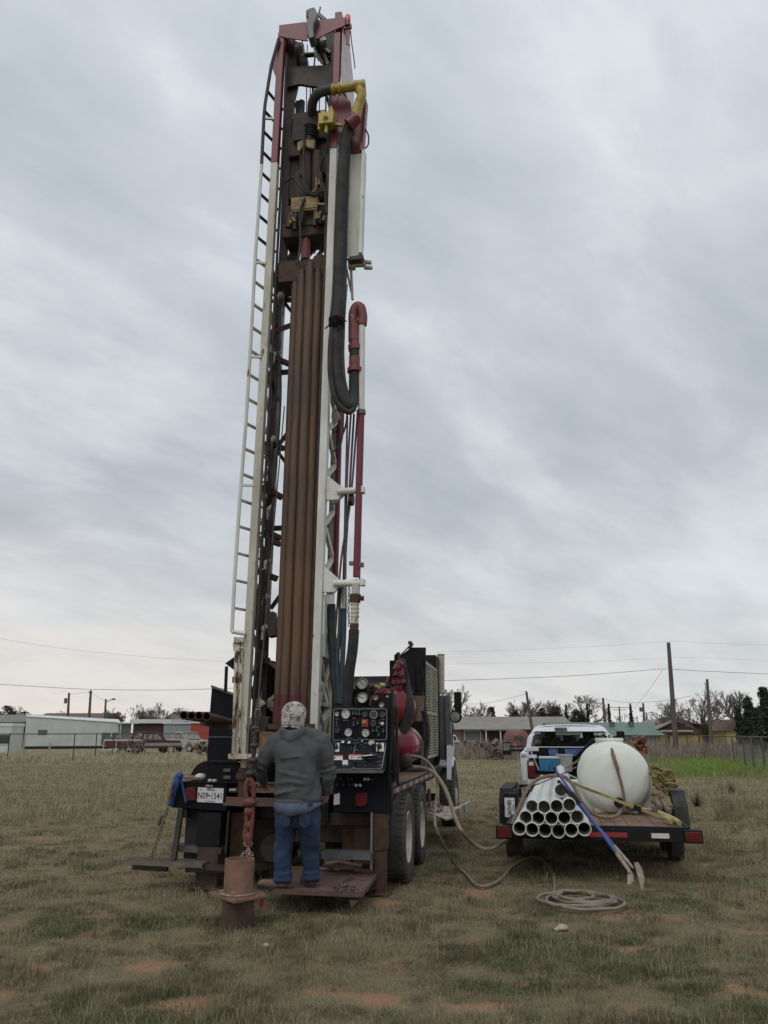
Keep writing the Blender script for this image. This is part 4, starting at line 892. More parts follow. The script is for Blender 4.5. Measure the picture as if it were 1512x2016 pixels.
# mirror, fender and hood at the far front
b = MB(); q = 5.6; p0, p1 = rp(894.5,1404,q), rp(907.5,1362,q); b.bb(p0.x, p1.x, q, q+.1, p0.z, p1.z); b.beam(rp(901,1362,q), rp(901,1356,q), .02); b.cyl(rp(897,1411,q), rp(897,1411,q+.06), .11, n=18); b.beam(rp(887,1412,q+.1), rp(900,1370,q+.1), .02)
b.beam(rp(890,1470,q+.1), rp(892,1412,q+.1), .02); b.build('wing_mirror', 'black', rig, bevel=.01)
b = MB(); b.cyl(rp(896,1411,q-.012), rp(896,1411,q-.004), .085, n=18); b.build('mirror_glass', 'pale_glass', rig)
b = MB(); c = Vector((1.17, 7.1, .54)); A = [math.pi*(.05+.66*k/12) for k in range(13)]
for a0, a1 in zip(A, A[1:]):
    ro, ri = .66, .62
    P = [c+V3(-.25,math.cos(a)*r,math.sin(a)*r*1.05) for a, r in ((a0,ri),(a1,ri),(a1,ro),(a0,ro))]; b.prism(P, (.42,0,0))
b.prism([c+V3(.10,y,z) for y,z in ((-1.0,.34),(-.64,.30),(-.50,.50),(-.4,.54),(0,.69),(.3,.92),(-.9,.92))], (.05,0,0)); b.build('front_fender', 'truck_white', rig)
b = MB(); b.bb(-.9,.95,6.6,8.6,.9,1.75); b.build('hood', 'truck_white', rig, bevel=.1)
b = MB(); b.bb(.45,1.06,3.3,4.7,.45,.95); b.build('fuel_tank', 'black', rig, bevel=.06)
# --- jack pad plate hung out at the side, with coiled chain
b = MB(); P = [RG.z(x,y,.42) for x,y in ((836,1600),(878,1616),(896,1612),(915,1592),(905,1590),(838,1588))]; b.prism(P, (0,0,.02)); b.prism([RG.z(x,y,.42)+V3(0,0,.01) for x,y in ((894,1616),(926,1596),(925,1593),(893,1611))], (0,0,.13)); b.build('jack_pad', 'white_peel', rig)
b = MB()
for k, (x,y) in enumerate(((852,1589),(857,1592),(862,1590),(846,1584))): b.ring(RG.z(x,y,.5), (.2,-.6,.6), .10-.01*k, .012, 16, 5)
b.cyl(RG.z(845,1590,.45), RG.z(845,1590,.45)+V3(0,0,.3), .03); b.build('jack_chain', 'chain', rig)
# --- operator platform and steps
b = MB(); ZP = .215; P = [RG.z(x,y,ZP) for x,y in ((531,1751),(712,1758),(747,1712),(560,1706))]; b.prism([p-V3(0,0,.03) for p in P], (0,0,.03)); pf = b.build('operator_platform', 'mud_dark', rig)
b = MB()
for p_, q_ in zip(P, P[1:]+P[:1]): b.beam(p_-V3(0,0,.015), q_-V3(0,0,.015), .02, .045, up=(0,0,1))
b.beam(P[0].lerp(P[3],.5)+V3(.25,0,.002), P[1].lerp(P[2],.5)+V3(0,0,.002), .02, .006, up=(0,0,1)); b.beam(P[0].lerp(P[3],.85)+V3(.3,0,.002), P[1].lerp(P[2],.85)+V3(0,0,.002), .015, .006, up=(0,0,1))
b.prism([P[1]+V3(-.12,0,-.07), P[1]+V3(-.03,0,-.07), P[1]+V3(-.10,0,-.13)], (0,.02,0)); b.build('platform_frame', 'mud_dark', rig)
b = MB(); rnd = random.Random(9); a = RG.z(655,1752,ZP+.01)
ptsC = [RG.z(x,y,ZP+.02) for x,y in ((694,1726),(680,1732),(668,1738),(676,1744),(660,1746),(672,1752),(690,1752),(706,1752),(700,1748),(684,1745),(672,1740),(664,1744))]; b.chain(ptsC, .055, .008, .5); o = b.build('chain', 'chain'); to_world(o); tag(o, 'rusty chain lying in a heap on the operator platform', 'chain')
for x in (644,683):
    b = MB(); p = RG.z(x,1711,ZP+.02); b.tube([p+V3(-.08,0,.0), p+V3(.08,0,0)], .018, 8); b.tube([p, p+V3(0,0,.05)], .012, 6); b.ring(p+V3(0,0,.07), (0,1,0), .025, .008); b.build('foot_pedal', 'galv', rig)
b = MB(); b.tube([rp(640,1702,.05), rp(668,1697,.05), rp(690,1702,.05), rp(712,1706,.05)], .03, 8); b.chain([rp(640,1704,0), rp(712,1708,0)], .05, .008); b.build('step_chain', 'chain', rig)
def grate(name, a, c, depth, h, m_):
    b = MB(); d = (c-a); L = d.length; x = d.normalized(); y = V3(-x.y, x.x, 0).normalized()
    if y.y < 0: y = -y
    R = Matrix((x,y,V3(0,0,1))).transposed(); mid = (a+c)/2
    for k in (0,1): b.box(mid+y*depth*k, (L,.012,h), R)
    n = int(L/.035)
    for k in range(n+1): b.box(a+x*(L*k/n)+y*depth/2+V3(0,0,h*.3), (.01,depth,h*.35), R)
    for k in range(1,4): b.box(mid+y*depth*k/4+V3(0,0,h*.3), (L,.01,h*.3), R)
    for k in range(n):    # serrated teeth
        for j in (0,.5,1): b.box(a+x*(L*(k+.5)/n)+y*depth*j+V3(0,0,h*.5), (.015,.016,.014), R)
    return b.build(name, m_, rig)
grate('rear_step', rp(633,1684,-.25), rp(730,1686,-.25), .16, .075, 'galv')
grate('side_step', rp(243,1697,-.15), rp(398,1704,-.15), .22, .05, 'step_metal'); grate('side_step', rp(335,1670,.05), rp(434,1675,.05), .2, .065, 'galv')
b = MB(); b.beam(rp(357,1592,.0), rp(342,1692,-.05), .055, .05); b.beam(rp(451,1596,.1), rp(444,1680,.1), .02,.02); b.beam(rp(262,1707,0), rp(330,1711,0), .05,.05,up=(0,0,1)); b.beam(rp(366,1712,0), rp(440,1713,0), .05,.05,up=(0,0,1)); b.beam(rp(398,1706,-.05), rp(445,1709,-.02), .06,.06,up=(0,0,1)); b.bb(rp(358,1600,.1).x, rp(368,1600,.1).x, .1,.2, rz(1613,.1), rz(1590,.1)); b.build('step_arm', 'dark_steel', rig)
b = MB(); b.beam(rp(732,1600,-.1), rp(731,1712,-.2), .022, .022); b.build('step_post', 'galv', rig)
b = MB(); b.beam(rp(445,1577,-.1), rp(560,1580,-.1), .02,.09,up=(0,0,1)); b.beam(rp(440,1583,-.12), rp(545,1585,-.12), .03,.03,up=(0,0,1)); b.build('deck_lip', 'mud_dark', rig)
# --- hoist line with swivels, hook, chain and casing (hang off the mast: things of their own)
t_ = thing('hoist_hook', 'red forged hook and shackle hanging on the hoist line left of the worker', 'hook', RG.w(*rp(491,1600,-1.1)))
def tw(px,py,u): return RG.w(*rp(px,py,u))-t_.location
UH = -1.15
b = MB(); b.tube([tw(507,1398,UH), tw(503,1440,UH), tw(499,1490,UH), tw(494,1530,UH)], .022, 8)
for x, y, r in ((503,1434,.045),(506,1440,.04),(501,1468,.045),(497,1497,.05),(493,1523,.05),(503,1444,.035)): b.ell(tw(x,y,UH), (r,r*.8,r*.7), 10, 7)
b.tube([tw(507,1398,UH), tw(520,1250,-.3), tw(560,800,.1)], .008, 5); b.build('hoist_line', 'dark_steel', t_)
b = MB(); L_ = [tw(x,y,UH) for x,y in ((488,1578),(484,1562),(485,1545),(492,1533),(499,1545),(500,1562),(497,1578))]; b.tube(spline(L_,4), .023, 8)
b.ell(tw(492,1580,UH), (.07,.055,.05)); b.cyl(tw(482,1580,UH), tw(502,1580,UH), .035)
b.tube(spline([tw(489,1588,UH), tw(486,1610,UH), tw(485,1635,UH), tw(486,1655,UH), tw(491,1662,UH)],4), .024, 8); b.tube(spline([tw(497,1588,UH), tw(497,1610,UH), tw(494,1640,UH), tw(491,1662,UH)],4), .024, 8)
b.ell(tw(491,1598,UH), (.055,.04,.05)); b.ell(tw(490,1625,UH), (.04,.03,.045)); b.ell(tw(489,1650,UH), (.04,.03,.06))
b.build('hook', 'hook_red', t_)
b = MB(); b.chain([tw(481,1640,UH), tw(483,1660,UH), tw(489,1672,UH), tw(486,1690,UH-.02)], .045, .007, .5); b.chain([tw(494,1662,UH), tw(489,1674,UH), tw(497,1684,UH)], .045, .007, .5); b.chain([tw(488,1674,UH), tw(478,1682,UH), tw(470,1692,UH+.02)], .045, .007, .5); b.build('lifting_chain', 'chain_light', t_)
g = G(470,1822); g.z = 0
cs_ = thing('surface_casing', 'muddy steel casing pipe with square flange standing in the ground behind the rig', 'casing', g)
def zc(py, Y=None): return at(470, py, Y or g.y).z
zt1, zf = zc(1690), zc(1762); rC = .5*(at(500,1720,g.y)-at(442,1720,g.y)).length; xo = at(471,1720,g.y).x-g.x
b = MB(); b.pipe((xo,0,zf), (xo,0,zt1), rC, rC-.012, 36); b.ell((xo-.02,-rC,zf+.03), (.03,.012,.02)); b.build('upper_pipe', 'mud_metal', cs_); b = MB(); b.ring((xo,0,zf+.012), (0,0,1), rC+.006, .014, 36, 5); b.build('weld_bead', 'chain_light', cs_)
b = MB(); q_ = [at(x,y,g.y) for x,y in ((1,1),)]; fp = [G(x,y,zf)-Vector((g.x,g.y,0)) for x,y in ((411,1756),(463,1774),(525,1760),(480,1742))]
b.prism([V3(p.x,p.y,zf-.022) for p in fp], (0,0,.022)); 
for p in fp: b.cyl(V3(p.x,p.y,zf)*1 + V3((xo-p.x)*.25,(-p.y)*.25,0), V3(p.x,p.y,zf+.02)+V3((xo-p.x)*.25,(-p.y)*.25,0), .014, n=6)
b.build('flange', 'mud_metal', cs_)
b = MB(); b.cyl((xo-.0,0,-.15), (xo,0,zf-.02), rC*1.08, n=30); b.build('lower_pipe', 'rust', cs_)
o = MB(); p = at(513,1771,g.y+.1); o.prism([p, p+V3(.03,0,.0), p+V3(.02,0,-.08), p+V3(-.01,0,-.06)], (0,.006,0)); o = o.build('marker_flag', 'flag_red'); tag(o, 'small red flagging strip hanging beside the casing flange', 'flag')
# ================================================================= WORKER
PW = Vector((at(583,1740,8.75).x, 8.72, ZP+.002))
per = thing('person', 'worker in grey hooded sweatshirt and blue jeans standing on the operator platform, seen from behind', 'person', PW, R_(-4))
def ph(px, py, dy=0.0):
    q = at(px, py, PW.y+dy)-PW; return Vector((q.x, dy, q.z))
def tex(name, size, depth=2):
    t = bpy.data.textures.new(name, 'CLOUDS'); t.noise_scale = size; t.noise_depth = depth; return t
fold = tex('folds', .17, 1); fold2 = tex('fine_folds', .045)
def organic(o, vox, disp=(), sm=4):
    m = o.modifiers.new('merge', 'REMESH'); m.mode = 'VOXEL'; m.voxel_size = vox; m.use_smooth_shade = True
    s_ = o.modifiers.new('smooth', 'SMOOTH'); s_.factor = .6; s_.iterations = sm
    for t, st in disp:
        d = o.modifiers.new('displace', 'DISPLACE'); d.texture = t; d.strength = st; d.mid_level = .5; d.texture_coords = 'LOCAL'
shL, shR = V3(-.215,.0,1.40), V3(.215,.0,1.40)
elL, haL = V3(-.405,.03,1.13), V3(-.405,.24,.97)
elR, haR = V3(.30,.05,1.10), V3(.262,.14,.865)
b = MB()     # bare body: head, neck, trunk, arms, hands, legs as one surface
b.ell((-.075,.03,1.63), (.078,.098,.118), 18, 12); b.ell((-.075,.115,1.625), (.014,.02,.022)); b.ell((-.155,.03,1.62), (.012,.02,.032)); b.ell((.005,.03,1.62), (.012,.02,.032))
b.ell((-.075,.10,1.575), (.03,.02,.012)); 
for sx in (-1,1): b.ell((-.075+sx*.03,.108,1.645), (.013,.012,.009))
b.tube([(-.05,.01,1.36), (-.07,.02,1.60)], [.072,.062], 14)
b.loft([((0,0,.85),.17,.12),((0,0,1.0),.165,.115),((0,0,1.2),.18,.12),((0,0,1.36),.18,.11),((0,0,1.43),.08,.07)], 18)
for sh, el, ha in ((shL,elL,haL),(shR,elR,haR)):
    b.tube([sh, (sh+el)/2, el, (el+ha)/2, ha], [.065,.055,.045,.042,.028], 12)
for sx, fy in ((-1,0),(1,.12)): b.tube([(sx*.09,0,.84),(sx*.115,fy*.4,.45),(sx*.13,fy,.06)], [.085,.052,.038], 12)
def hand(b, w, d, side, curl, nrm):
    """palm at wrist w pointing along d; side = thumb side direction; nrm = palm normal (fingers curl that way)"""
    d = Vector(d).normalized(); n = Vector(nrm); n = (n-d*n.dot(d)).normalized(); s_ = d.cross(n).normalized()*side
    R = Matrix((s_, n, d)).transposed()
    b.ell(w+d*.045, (.042,.018,.055), 12, 9, R)
    for k, (off, ln) in enumerate(((.030,.078),(.011,.088),(-.009,.082),(-.028,.064))):
        p = w+d*.085+s_*off; P = [w+d*.05+s_*off*.9, p]; th = .2
        for j in range(3):
            th += curl*(1+.12*k); p = p+(d*math.cos(th)+n*math.sin(th))*ln*(.45,.32,.23)[j]; P.append(p)
        b.tube(P, [.011,.0105,.0095,.009,.0075], 8)
    p = w+d*.02+s_*.035; b.tube([w+d*.01+s_*.015, p+s_*.012+d*.01, p+s_*.024+d*.035+n*.012, p+s_*.018+d*.058+n*.024], [.015,.0135,.0115,.009], 8)
hand(b, haL, haL-elL+V3(.02,.05,.02), 1, .65, (.3,0,-1)); hand(b, haR, haR-elR, -1, .35, (-.6,.6,0))
body = b.build('body', 'skin', per); organic(body, .0075, sm=2)
# hooded sweatshirt
b = MB(); hx = lambda py: ph(590,py).z
b.loft([((.0,.0,.80),.205,.160),((.005,.0,.83),.222,.172),((.0,-.005,.90),.226,.175),((-.005,-.01,1.02),.218,.170),((-.01,-.01,1.16),.225,.168),((-.01,-.01,1.27),.24,.168),((-.01,-.005,1.36),.238,.155),((-.02,.0,1.42),.185,.125),((-.04,.01,1.47),.115,.10),((-.05,.02,1.50),.09,.085)], 26)
b.tube([shL+V3(.05,0,0), shL, (shL+elL)/2, elL, (elL+haL)/2, haL-(haL-elL)*.10], [.095,.098,.084,.074,.062,.046], 16)
b.tube([shR+V3(-.05,0,0), shR, (shR+elR)/2, elR, (elR+haR)/2, haR-(haR-elR)*.08], [.095,.098,.084,.074,.062,.048], 16)
b.tube(spline([(-.175,.05,1.475), (-.16,-.06,1.475), (-.06,-.115,1.455), (.05,-.06,1.475), (.065,.05,1.475)],4), .042, 10)   # hood lying on the shoulders
b.tube([(-.03,.0,1.445),(.10,.0,1.425),(.21,.0,1.405)], [.085,.08,.09], 14); b.tube([(-.08,.0,1.445),(-.14,.0,1.425),(-.21,.0,1.405)], [.08,.08,.09], 14); b.ell((-.06,-.115,1.43), (.095,.045,.07)); b.tube(spline([(-.20,.0,1.44),(-.16,-.085,1.43),(-.06,-.135,1.40),(.04,-.085,1.42),(.07,-.02,1.41)],4), .026, 8)
for z0_, k0 in ((.90,.0),(.96,1.2),(1.06,2.4),(1.20,.6)):
    P = [V3(.226*math.cos(a)-.005, .176*math.sin(a)-.008, z0_+.035*math.sin(a*1.5+k0)) for a in np.linspace(math.pi*1.05+k0*.2, math.pi*1.6+k0*.15, 10)]; b.tube(P, [.004,.010,.013,.014,.014,.014,.013,.012,.009,.004], 6)
for sh, el, ha in ((shL,elL,haL),(shR,elR,haR)):
    for f_ in (.82,.98): c_ = sh.lerp(el,f_); b.ring(c_, (el-sh), .080, .012, 16, 6)
    c_ = el.lerp(ha,.25); b.ring(c_, (ha-el), .068, .012, 16, 6); c_ = el.lerp(ha,.75); b.ring(c_, (ha-el), .052, .010, 16, 6)
h_ = b.build('hoodie', 'hoodie', per); organic(h_, .012, ((fold, .05), (fold2, .006)), 6)
b = MB(); b.loft([((0,0,.770),.215,.168),((0,0,.80),.226,.178),((0,0,.835),.222,.174)], 30); w_ = b.build('waistband', 'hoodie', per); organic(w_, .012, ((fold2, .012),), 1)
for ha, el in ((haL,elL),(haR,elR)):
    b = MB(); d = (ha-el).normalized(); b.cyl(ha-d*.05, ha-d*.0, .048, .044, 14); b.build('cuff', 'hoodie', per)
# shirt tail under it
b = MB(); n = 26
ringz = lambda k: .70+.045*math.sin(k*.9)*.3-.035*math.cos((k/n)*2*math.pi*1+math.pi/2+.2)
vs = []
for k in range(n):
    a = 2*math.pi*k/n; vs.append(((.246*math.cos(a)), .196*math.sin(a), (.785-.10*max(0,-math.sin(a+.15))**1.3-.006*math.sin(k*2.1))))
for k in range(n):
    a = 2*math.pi*k/n; vs.append((.228*math.cos(a), .178*math.sin(a), .80))
b.add(vs, [(k, (k+1) % n, n+(k+1) % n, n+k) for k in range(n)]); sh_ = b.build('shirt_tail', 'shirt', per); m_ = sh_.modifiers.new('thick', 'SOLIDIFY'); m_.thickness = .006
# jeans
ftL, ftR = V3(-.135,.0,.0), V3(.125,.12,.0)
b = MB(); b.loft([((0,0,.56),.12,.10),((0,0,.66),.20,.145),((0,-.01,.76),.218,.165),((0,0,.88),.205,.15)], 24)
for f, sx in ((ftL,-1),(ftR,1)):
    hip = V3(sx*.105,0,.74); P = [hip, V3(sx*.112,.0,.62), V3(lerp(sx*.115,f.x,.5),f.y*.4+.01,.42), V3(f.x,f.y*.8,.26), V3(f.x,f.y,.17), V3(f.x,f.y+.0,.135), V3(f.x+.004,f.y,.115), V3(f.x,f.y,.095), V3(f.x,f.y+.01,.07), V3(f.x,f.y+.005,.05)]
    b.tube(P, [.118,.115,.098,.086,.081,.092,.082,.094,.084,.092], 18)
j_ = b.build('jeans', 'jeans', per); organic(j_, .011, ((fold, .035), (fold2, .012)), 2)
for sx in (-1,1):
    b = MB(); P = [V3(sx*.10-.055,-.175,.70), V3(sx*.10+.055,-.175,.70), V3(sx*.10+.055,-.168,.60), V3(sx*.10,-.16,.575), V3(sx*.10-.055,-.168,.60)]
    b.prism(P, (0,.01,0)); b.build('pocket', 'jeans', per)
for f, dr, m_ in ((ftL,(-.95,-.10),'boot'),(ftR,(-.45,.85),'boot_dark')):
    d = V3(dr[0],dr[1],0).normalized(); s_ = V3(-d.y,d.x,0); R = Matrix((d,s_,V3(0,0,1))).transposed(); b = MB()
    b.ell(f+d*.10+V3(0,0,.042), (.145,.052,.045), 18, 10, R); b.ell(f+d*.17+V3(0,0,.045), (.07,.052,.042), 14, 9, R); b.tube([f+V3(0,0,.02), f+V3(0,0,.14)], [.056,.05], 14)
    o = b.build('boot', m_, per); organic(o, .009, ((fold2, .004),), 1)
    b = MB(); b.prism([f+d*x+s_*y+V3(0,0,0) for x, y in ((-.055,-.03),(-.055,.03),(0,.045),(.12,.05),(.2,.045),(.245,.02),(.245,-.02),(.2,-.045),(.12,-.05),(0,-.045))], (0,0,.02)); b.build('boot_sole', 'rubber', o if False else per)
# cap
b = MB(); hc = V3(-.068,.02,1.650); R = Euler((R_(-10),R_(4),0)).to_matrix()
b.lathe([(.104,-.15),(.114,-.12),(.122,-.06),(.127,0.0),(.122,.045),(.100,.085),(.064,.110),(.028,.122),(.001,.124)], hc+V3(0,0,.0), R @ V3(0,0,1), 28, cap=False)
b.ring(hc+R @ V3(0,0,-.148), R @ V3(0,0,1), .105, .007, 28, 6)
cpv = b.build('cap', 'cap', per); so_ = cpv.modifiers.new('thick','SOLIDIFY'); so_.thickness = .006; so_.offset = -1; d = cpv.modifiers.new('displace','DISPLACE'); d.texture = fold2; d.strength = .008; d.texture_coords='LOCAL'
b = MB()
for a0 in np.linspace(0, math.pi, 4)[:-1]:
    P = [hc+R @ V3(.129*math.cos(t)*math.cos(a0), .129*math.cos(t)*math.sin(a0), .126*math.sin(t)) for t in np.linspace(.1, math.pi-.1, 14)]; b.tube(P, .0035, 5)
b.ell(hc+R @ V3(0,0,.119), (.014,.014,.006)); b.build('cap_seam', 'cap', cpv)
b = MB(); P = [hc+R @ V3(.105*math.sin(t), .095+.085*math.cos(t), -.045-.01*math.cos(t)) for t in np.linspace(-1.3,1.3,14)]; b.prism([hc+R @ V3(-.10,.05,-.04)]+P+[hc+R @ V3(.10,.05,-.04)], R @ V3(0,0,.006)); b.build('cap_brim', 'cap', cpv)

# ================================================================= TRAILER
trl = frame_thing('flatbed_trailer', 'low flatbed utility trailer with wooden deck, black frame and red tail lights', 'trailer', TR)
def tp_(px, py, u=0.0): return TR.u(px, py, u)
zd = .60; BW = 1.02; TW = 1.165
b = MB(); n = 13
for k in range(n): x0 = -BW+2*BW*k/n; b.bb(x0+.004, x0+2*BW/n-.004, .06, 4.6, zd-.04, zd+random.uniform(-.003,.003))
b.build('deck', 'deck_wood', trl)
b = MB(); b.bb(-TW+.03, TW-.03, -.02, .06, zd-.15, zd-.012); b.bb(-BW-.02, BW+.02, .0, .07, zd-.02, zd+.012)
for sx in (-1,1): b.bb(sx*(BW+.005), sx*(BW+.055), .07, 4.65, zd-.13, zd+.012); b.bb(sx*.3-.03, sx*.3+.03, .1, 4.5, zd-.16, zd-.05)
b.bb(-BW,BW,4.6,4.68,zd-.13,zd+.01); b.beam((-.9,4.6,.5),(0,5.9,.5),.08,.1,up=(0,0,1)); b.beam((.9,4.6,.5),(0,5.9,.5),.08,.1,up=(0,0,1)); b.cyl((0,5.85,.42),(0,5.85,.56),.06)
b.build('frame', 'black', trl, bevel=.004)
for x0, x1, m_ in ((-.12,.35,'reflect_red'),(.62,.82,'sticker_white'),(.98,1.16,'reflect_red'),(-1.0,-.75,'reflect_red')):
    b = MB(); b.bb(x0, x1, -.026, -.021, zd-.11, zd-.055); b.build('reflector_strip', m_, trl)
for sx in (-1,1):
    b = MB(); x = sx*(TW-.08); b.bb(x-.105, x+.105, -.06, .05, zd-.155, zd-.01); b.build('light_box', 'black', trl, bevel=.008)
    b = MB(); b.bb(x-.085, x+.085, -.072, -.06, zd-.14, zd-.03); b.build('tail_light', 'light_red', trl, bevel=.006)
    for y in (1.85, 2.72): wheel(trl, sx*1.09, y, sx, .34, .19, rimm='galv')
    # fender: teardrop box over the tandem wheels
    b = MB(); pr = [(1.42,.52),(1.46,.80),(1.62,.93),(2.95,.93),(3.12,.80),(3.2,.52)]
    pr = [(1.25,.50),(1.30,.74),(1.52,.93),(3.0,.93),(3.22,.76),(3.28,.5)]
    x0, x1 = sx*(BW+.03), sx*(TW+.06)
    for (ya,za),(yb,zb_) in zip(pr, pr[1:]): b.prism([(x0,ya,za),(x1,ya,za),(x1,yb,zb_),(x0,yb,zb_)], (0,0,-.012))
    b.prism([(x0,y,z) for y,z in pr], (sx*.01,0,0)); b.prism([(x1,pr[k][0],pr[k][1]) for k in range(6)]+[(x1,3.2,.62),(x1,2.9,.84),(x1,1.6,.84),(x1,1.33,.62)], (sx*.01,0,0))
    b.build('fender', 'black' if sx < 0 else 'rubber', trl)
b = MB(); b.cyl((-1.1,1.85,.34),(1.1,1.85,.34),.04); b.cyl((-1.1,2.72,.34),(1.1,2.72,.34),.04); b.build('axle', 'dark_steel', trl)
# rear corner box and plate on the left fender, turned on its side
c = tp_(1003.5,1590,1.22); b = MB(); p, q = tp_(990,1632,1.24), tp_(1020,1562,1.24); b.prism([(p.x,1.24,p.z),(q.x,1.24,p.z),(q.x,1.26,q.z),(p.x+.02,1.26,q.z)], (0,.12,0)); b.build('fender_panel', 'black', trl, bevel=.008)
plate(trl, (V3(c.x,1.232,c.z), (0,0,-1), (1,0,0)), .25, .135, 'TEXAS', '588•039K', 'TRAILER')
b = MB()
for x, y0, y1 in ((1024,1545,1570),(1048,1546,1560)): b.beam(tp_(x,y0,2.6), tp_(x,y1,2.6), .04, .04)
b.beam(tp_(1022,1547,2.6), tp_(1062,1547,2.6), .04, .04, up=(0,0,1)); b.build('side_rack', 'black', trl)
# --- PVC casing pipes
PL = 6.1; rows = [('bottom row', 1630, [1022.5,1047.5,1073,1099.5,1125,1150.5], [1630.5,1633,1634.5,1636.5,1634,1632]), ('second row', 1610, [1035,1059.5,1085.5,1111,1136.5], [1609.5,1610.5,1611,1610.5,1608.5]), ('third row', 1586, [1047.5,1071,1096,1121], [1588,1589,1587.5,1585])]
ordn = ['first','second','third','fourth','fifth','sixth']
def pvc(px, py, u0, lab, r=.079):
    c = tp_(px, py, u0); a = TR.w(*c); dz_ = -.0; e = TR.w(c.x*.98, c.y+PL, c.z+dz_); 
    t_ = MB().pipe(a, e, r, r-.009, 26); o = t_.build('pvc_pipe', 'pvc'); tag(o, lab, 'pipe', 'white PVC well pipes stacked on the trailer')
rnd = random.Random(2)
for nm, y_, xs, ys in rows:
    for k, (x, y) in enumerate(zip(xs, ys)): pvc(x, y, -.35-rnd.random()*.10, f'white PVC pipe, {ordn[k]} from left in the {nm} of the stack on the trailer')
pvc(1104, 1556, -.05, 'white PVC pipe lying alone on top of the stack')
# tie strap over the pipes
def wire_top(name, pts, r, m_, label, cat, group=None, n=8, sub=6, flat=None):
    b = MB(); P = spline(pts, sub)
    if flat:
        w_, h_ = flat
        for p, q in zip(P, P[1:]): b.beam(p, q+(q-p)*.04, w_, h_, up=(0,1,.2))
    else:
        if 'hose' in name: P = [V3(p.x,p.y,max(p.z,r+.022)) for p in P]
        b.tube(P, r, n)
    o = b.build(name, m_); tag(o, label, cat, group); return o
W = lambda px,py,u: TR.w(*tp_(px,py,u))
wire_top('suction_hose', [W(1004,1634,.05),W(1012,1612,.25),W(1026,1580,.45),W(1042,1548,.6),W(1064,1532,.7),W(1090,1527,.72),W(1110,1529,.7),W(1128,1545,.65),W(1140,1570,.6),W(1156,1592,.6),W(1174,1605,.6),W(1196,1610,.6),W(1214,1606,.7),W(1222,1597,.85)], .024, 'strap_brown', 'brown hose arching over the white pipes and running to the tank valve', 'hose')
# --- water tank
uT = 1.75; cT = tp_(1211,1538,uT); rT = .5*(tp_(1283,1538,uT)-tp_(1139,1538,uT)).length; LT = 1.25
cT.z = zd+rT-.02
tk = thing('water_tank', 'rounded white plastic water tank with screw lid strapped on the trailer', 'tank', TR.w(cT.x, cT.y, zd), -R_(TR.yaw))
o_ = V3(0,0,cT.z-zd)
b = MB(); prof = [(.001,-.16),(rT*.42,-.150),(rT*.75,-.10),(rT*.93,-.03),(rT,.08),(rT*1.0,.45),(rT*.985,.5),(rT,.55),(rT,LT-.1),(rT*.93,LT+.03),(rT*.6,LT+.12),(.001,LT+.15)]
b.lathe(prof, o_, (0,1,0), 48, cap=False); b.bb(-rT*.97, rT*.97, .12, LT-.12, .0, .38); b.bb(-rT*.62, rT*.62, .02, LT-.02, .0, .2)
bd = b.build('tank_body', 'poly_tank', tk); m_ = bd.modifiers.new('merge','REMESH'); m_.mode='VOXEL'; m_.voxel_size=.022; m_.use_smooth_shade=True; s_ = bd.modifiers.new('smooth','SMOOTH'); s_.iterations=8; s_.factor=.6
b = MB(); top = o_+V3(-.02,.42,rT-.045); b.cyl(top, top+V3(0,0,.05), .20, .19, 28); b.build('tank_neck', 'poly_tank', tk)
b = MB(); b.cyl(top+V3(0,0,.05), top+V3(0,0,.085), .205, .20, 28); b.build('tank_lid', 'poly_tank', tk)
b = MB(); y_ = -.165; b.cyl((.02,-.02,.16),(.02,-.20,.16),.055,n=14); b.ring((.02,-.20,.16),(0,1,0),.055,.014,16,6); b.build('drain_fitting', 'black', tk)
b = MB(); b.tube(spline([(.10,-.02,.12),(.16,-.12,.11),(.30,-.14,.10)],4), .03, 8); b.cyl((.16,-.16,.10),(.22,-.16,.10),.045,n=12); b.cyl((.28,-.15,.08),(.40,-.15,.07),.035,n=10); b.ell((.19,-.17,.13),(.03,.02,.03)); b.cyl((.40,-.15,.07),(.44,-.15,.07),.045,n=8); b.build('valve', 'brass', tk)
b = MB(); b.prism([(-.17,-.165+.06,.36),(-.02,-.165+.05,.36),(-.02,-.165+.06,.30),(-.17,-.165+.065,.30)], (0,-.012,0)); b.build('sticker', 'reflect_white', tk)
# strap over tank
b = MB(); P = []
for a in np.linspace(-.5, 2.95, 30):
    P.append(TR.w(cT.x+.0, cT.y, 0))
pts = [W(1201,1463,uT+.30)]+[W(x,y,u) for x,y,u in ((1204,1474,uT-.04),(1207,1484,uT-.14),(1210,1495,uT-.19),(1217,1520,uT-.22),(1224,1545,uT-.22),(1229,1572,uT-.22),(1230,1594,uT-.20))]
P = spline(pts,5); b.tube(P, [.020]*len(P), 7); b.tube(spline([W(1204,1474,uT-.05),W(1209,1492,uT-.19),W(1217,1516,uT-.23)],5), .026, 7)
P2 = [TR.w(cT.x-.02+.02*k/10, cT.y+.38+.05*k/10, cT.z+(rT+.01+.07*(1-k/10 if k < 10 else 0))) for k in range(11)]
b.tube(P2+[TR.w(cT.x+math.sin(a)*(rT+.02), cT.y+.5, cT.z+math.cos(a)*(rT+.02)) for a in np.linspace(.2,1.9,10)], .018, 6)
o = b.build('tank_hose', 'strap_brown'); tag(o, 'brown hose draped down over the rear end of the white water tank', 'hose')
wire_top('ratchet_strap', [W(1126,1541,.35),W(1150,1551,.6),W(1185,1564,.9),W(1225,1580,.9),W(1262,1594,.8),W(1300,1608,.6),W(1334,1623,.35)], 0, 'strap_yellow', 'yellow webbing strap stretched across the rear of the water tank', 'strap', flat=(.034,.006), sub=3)
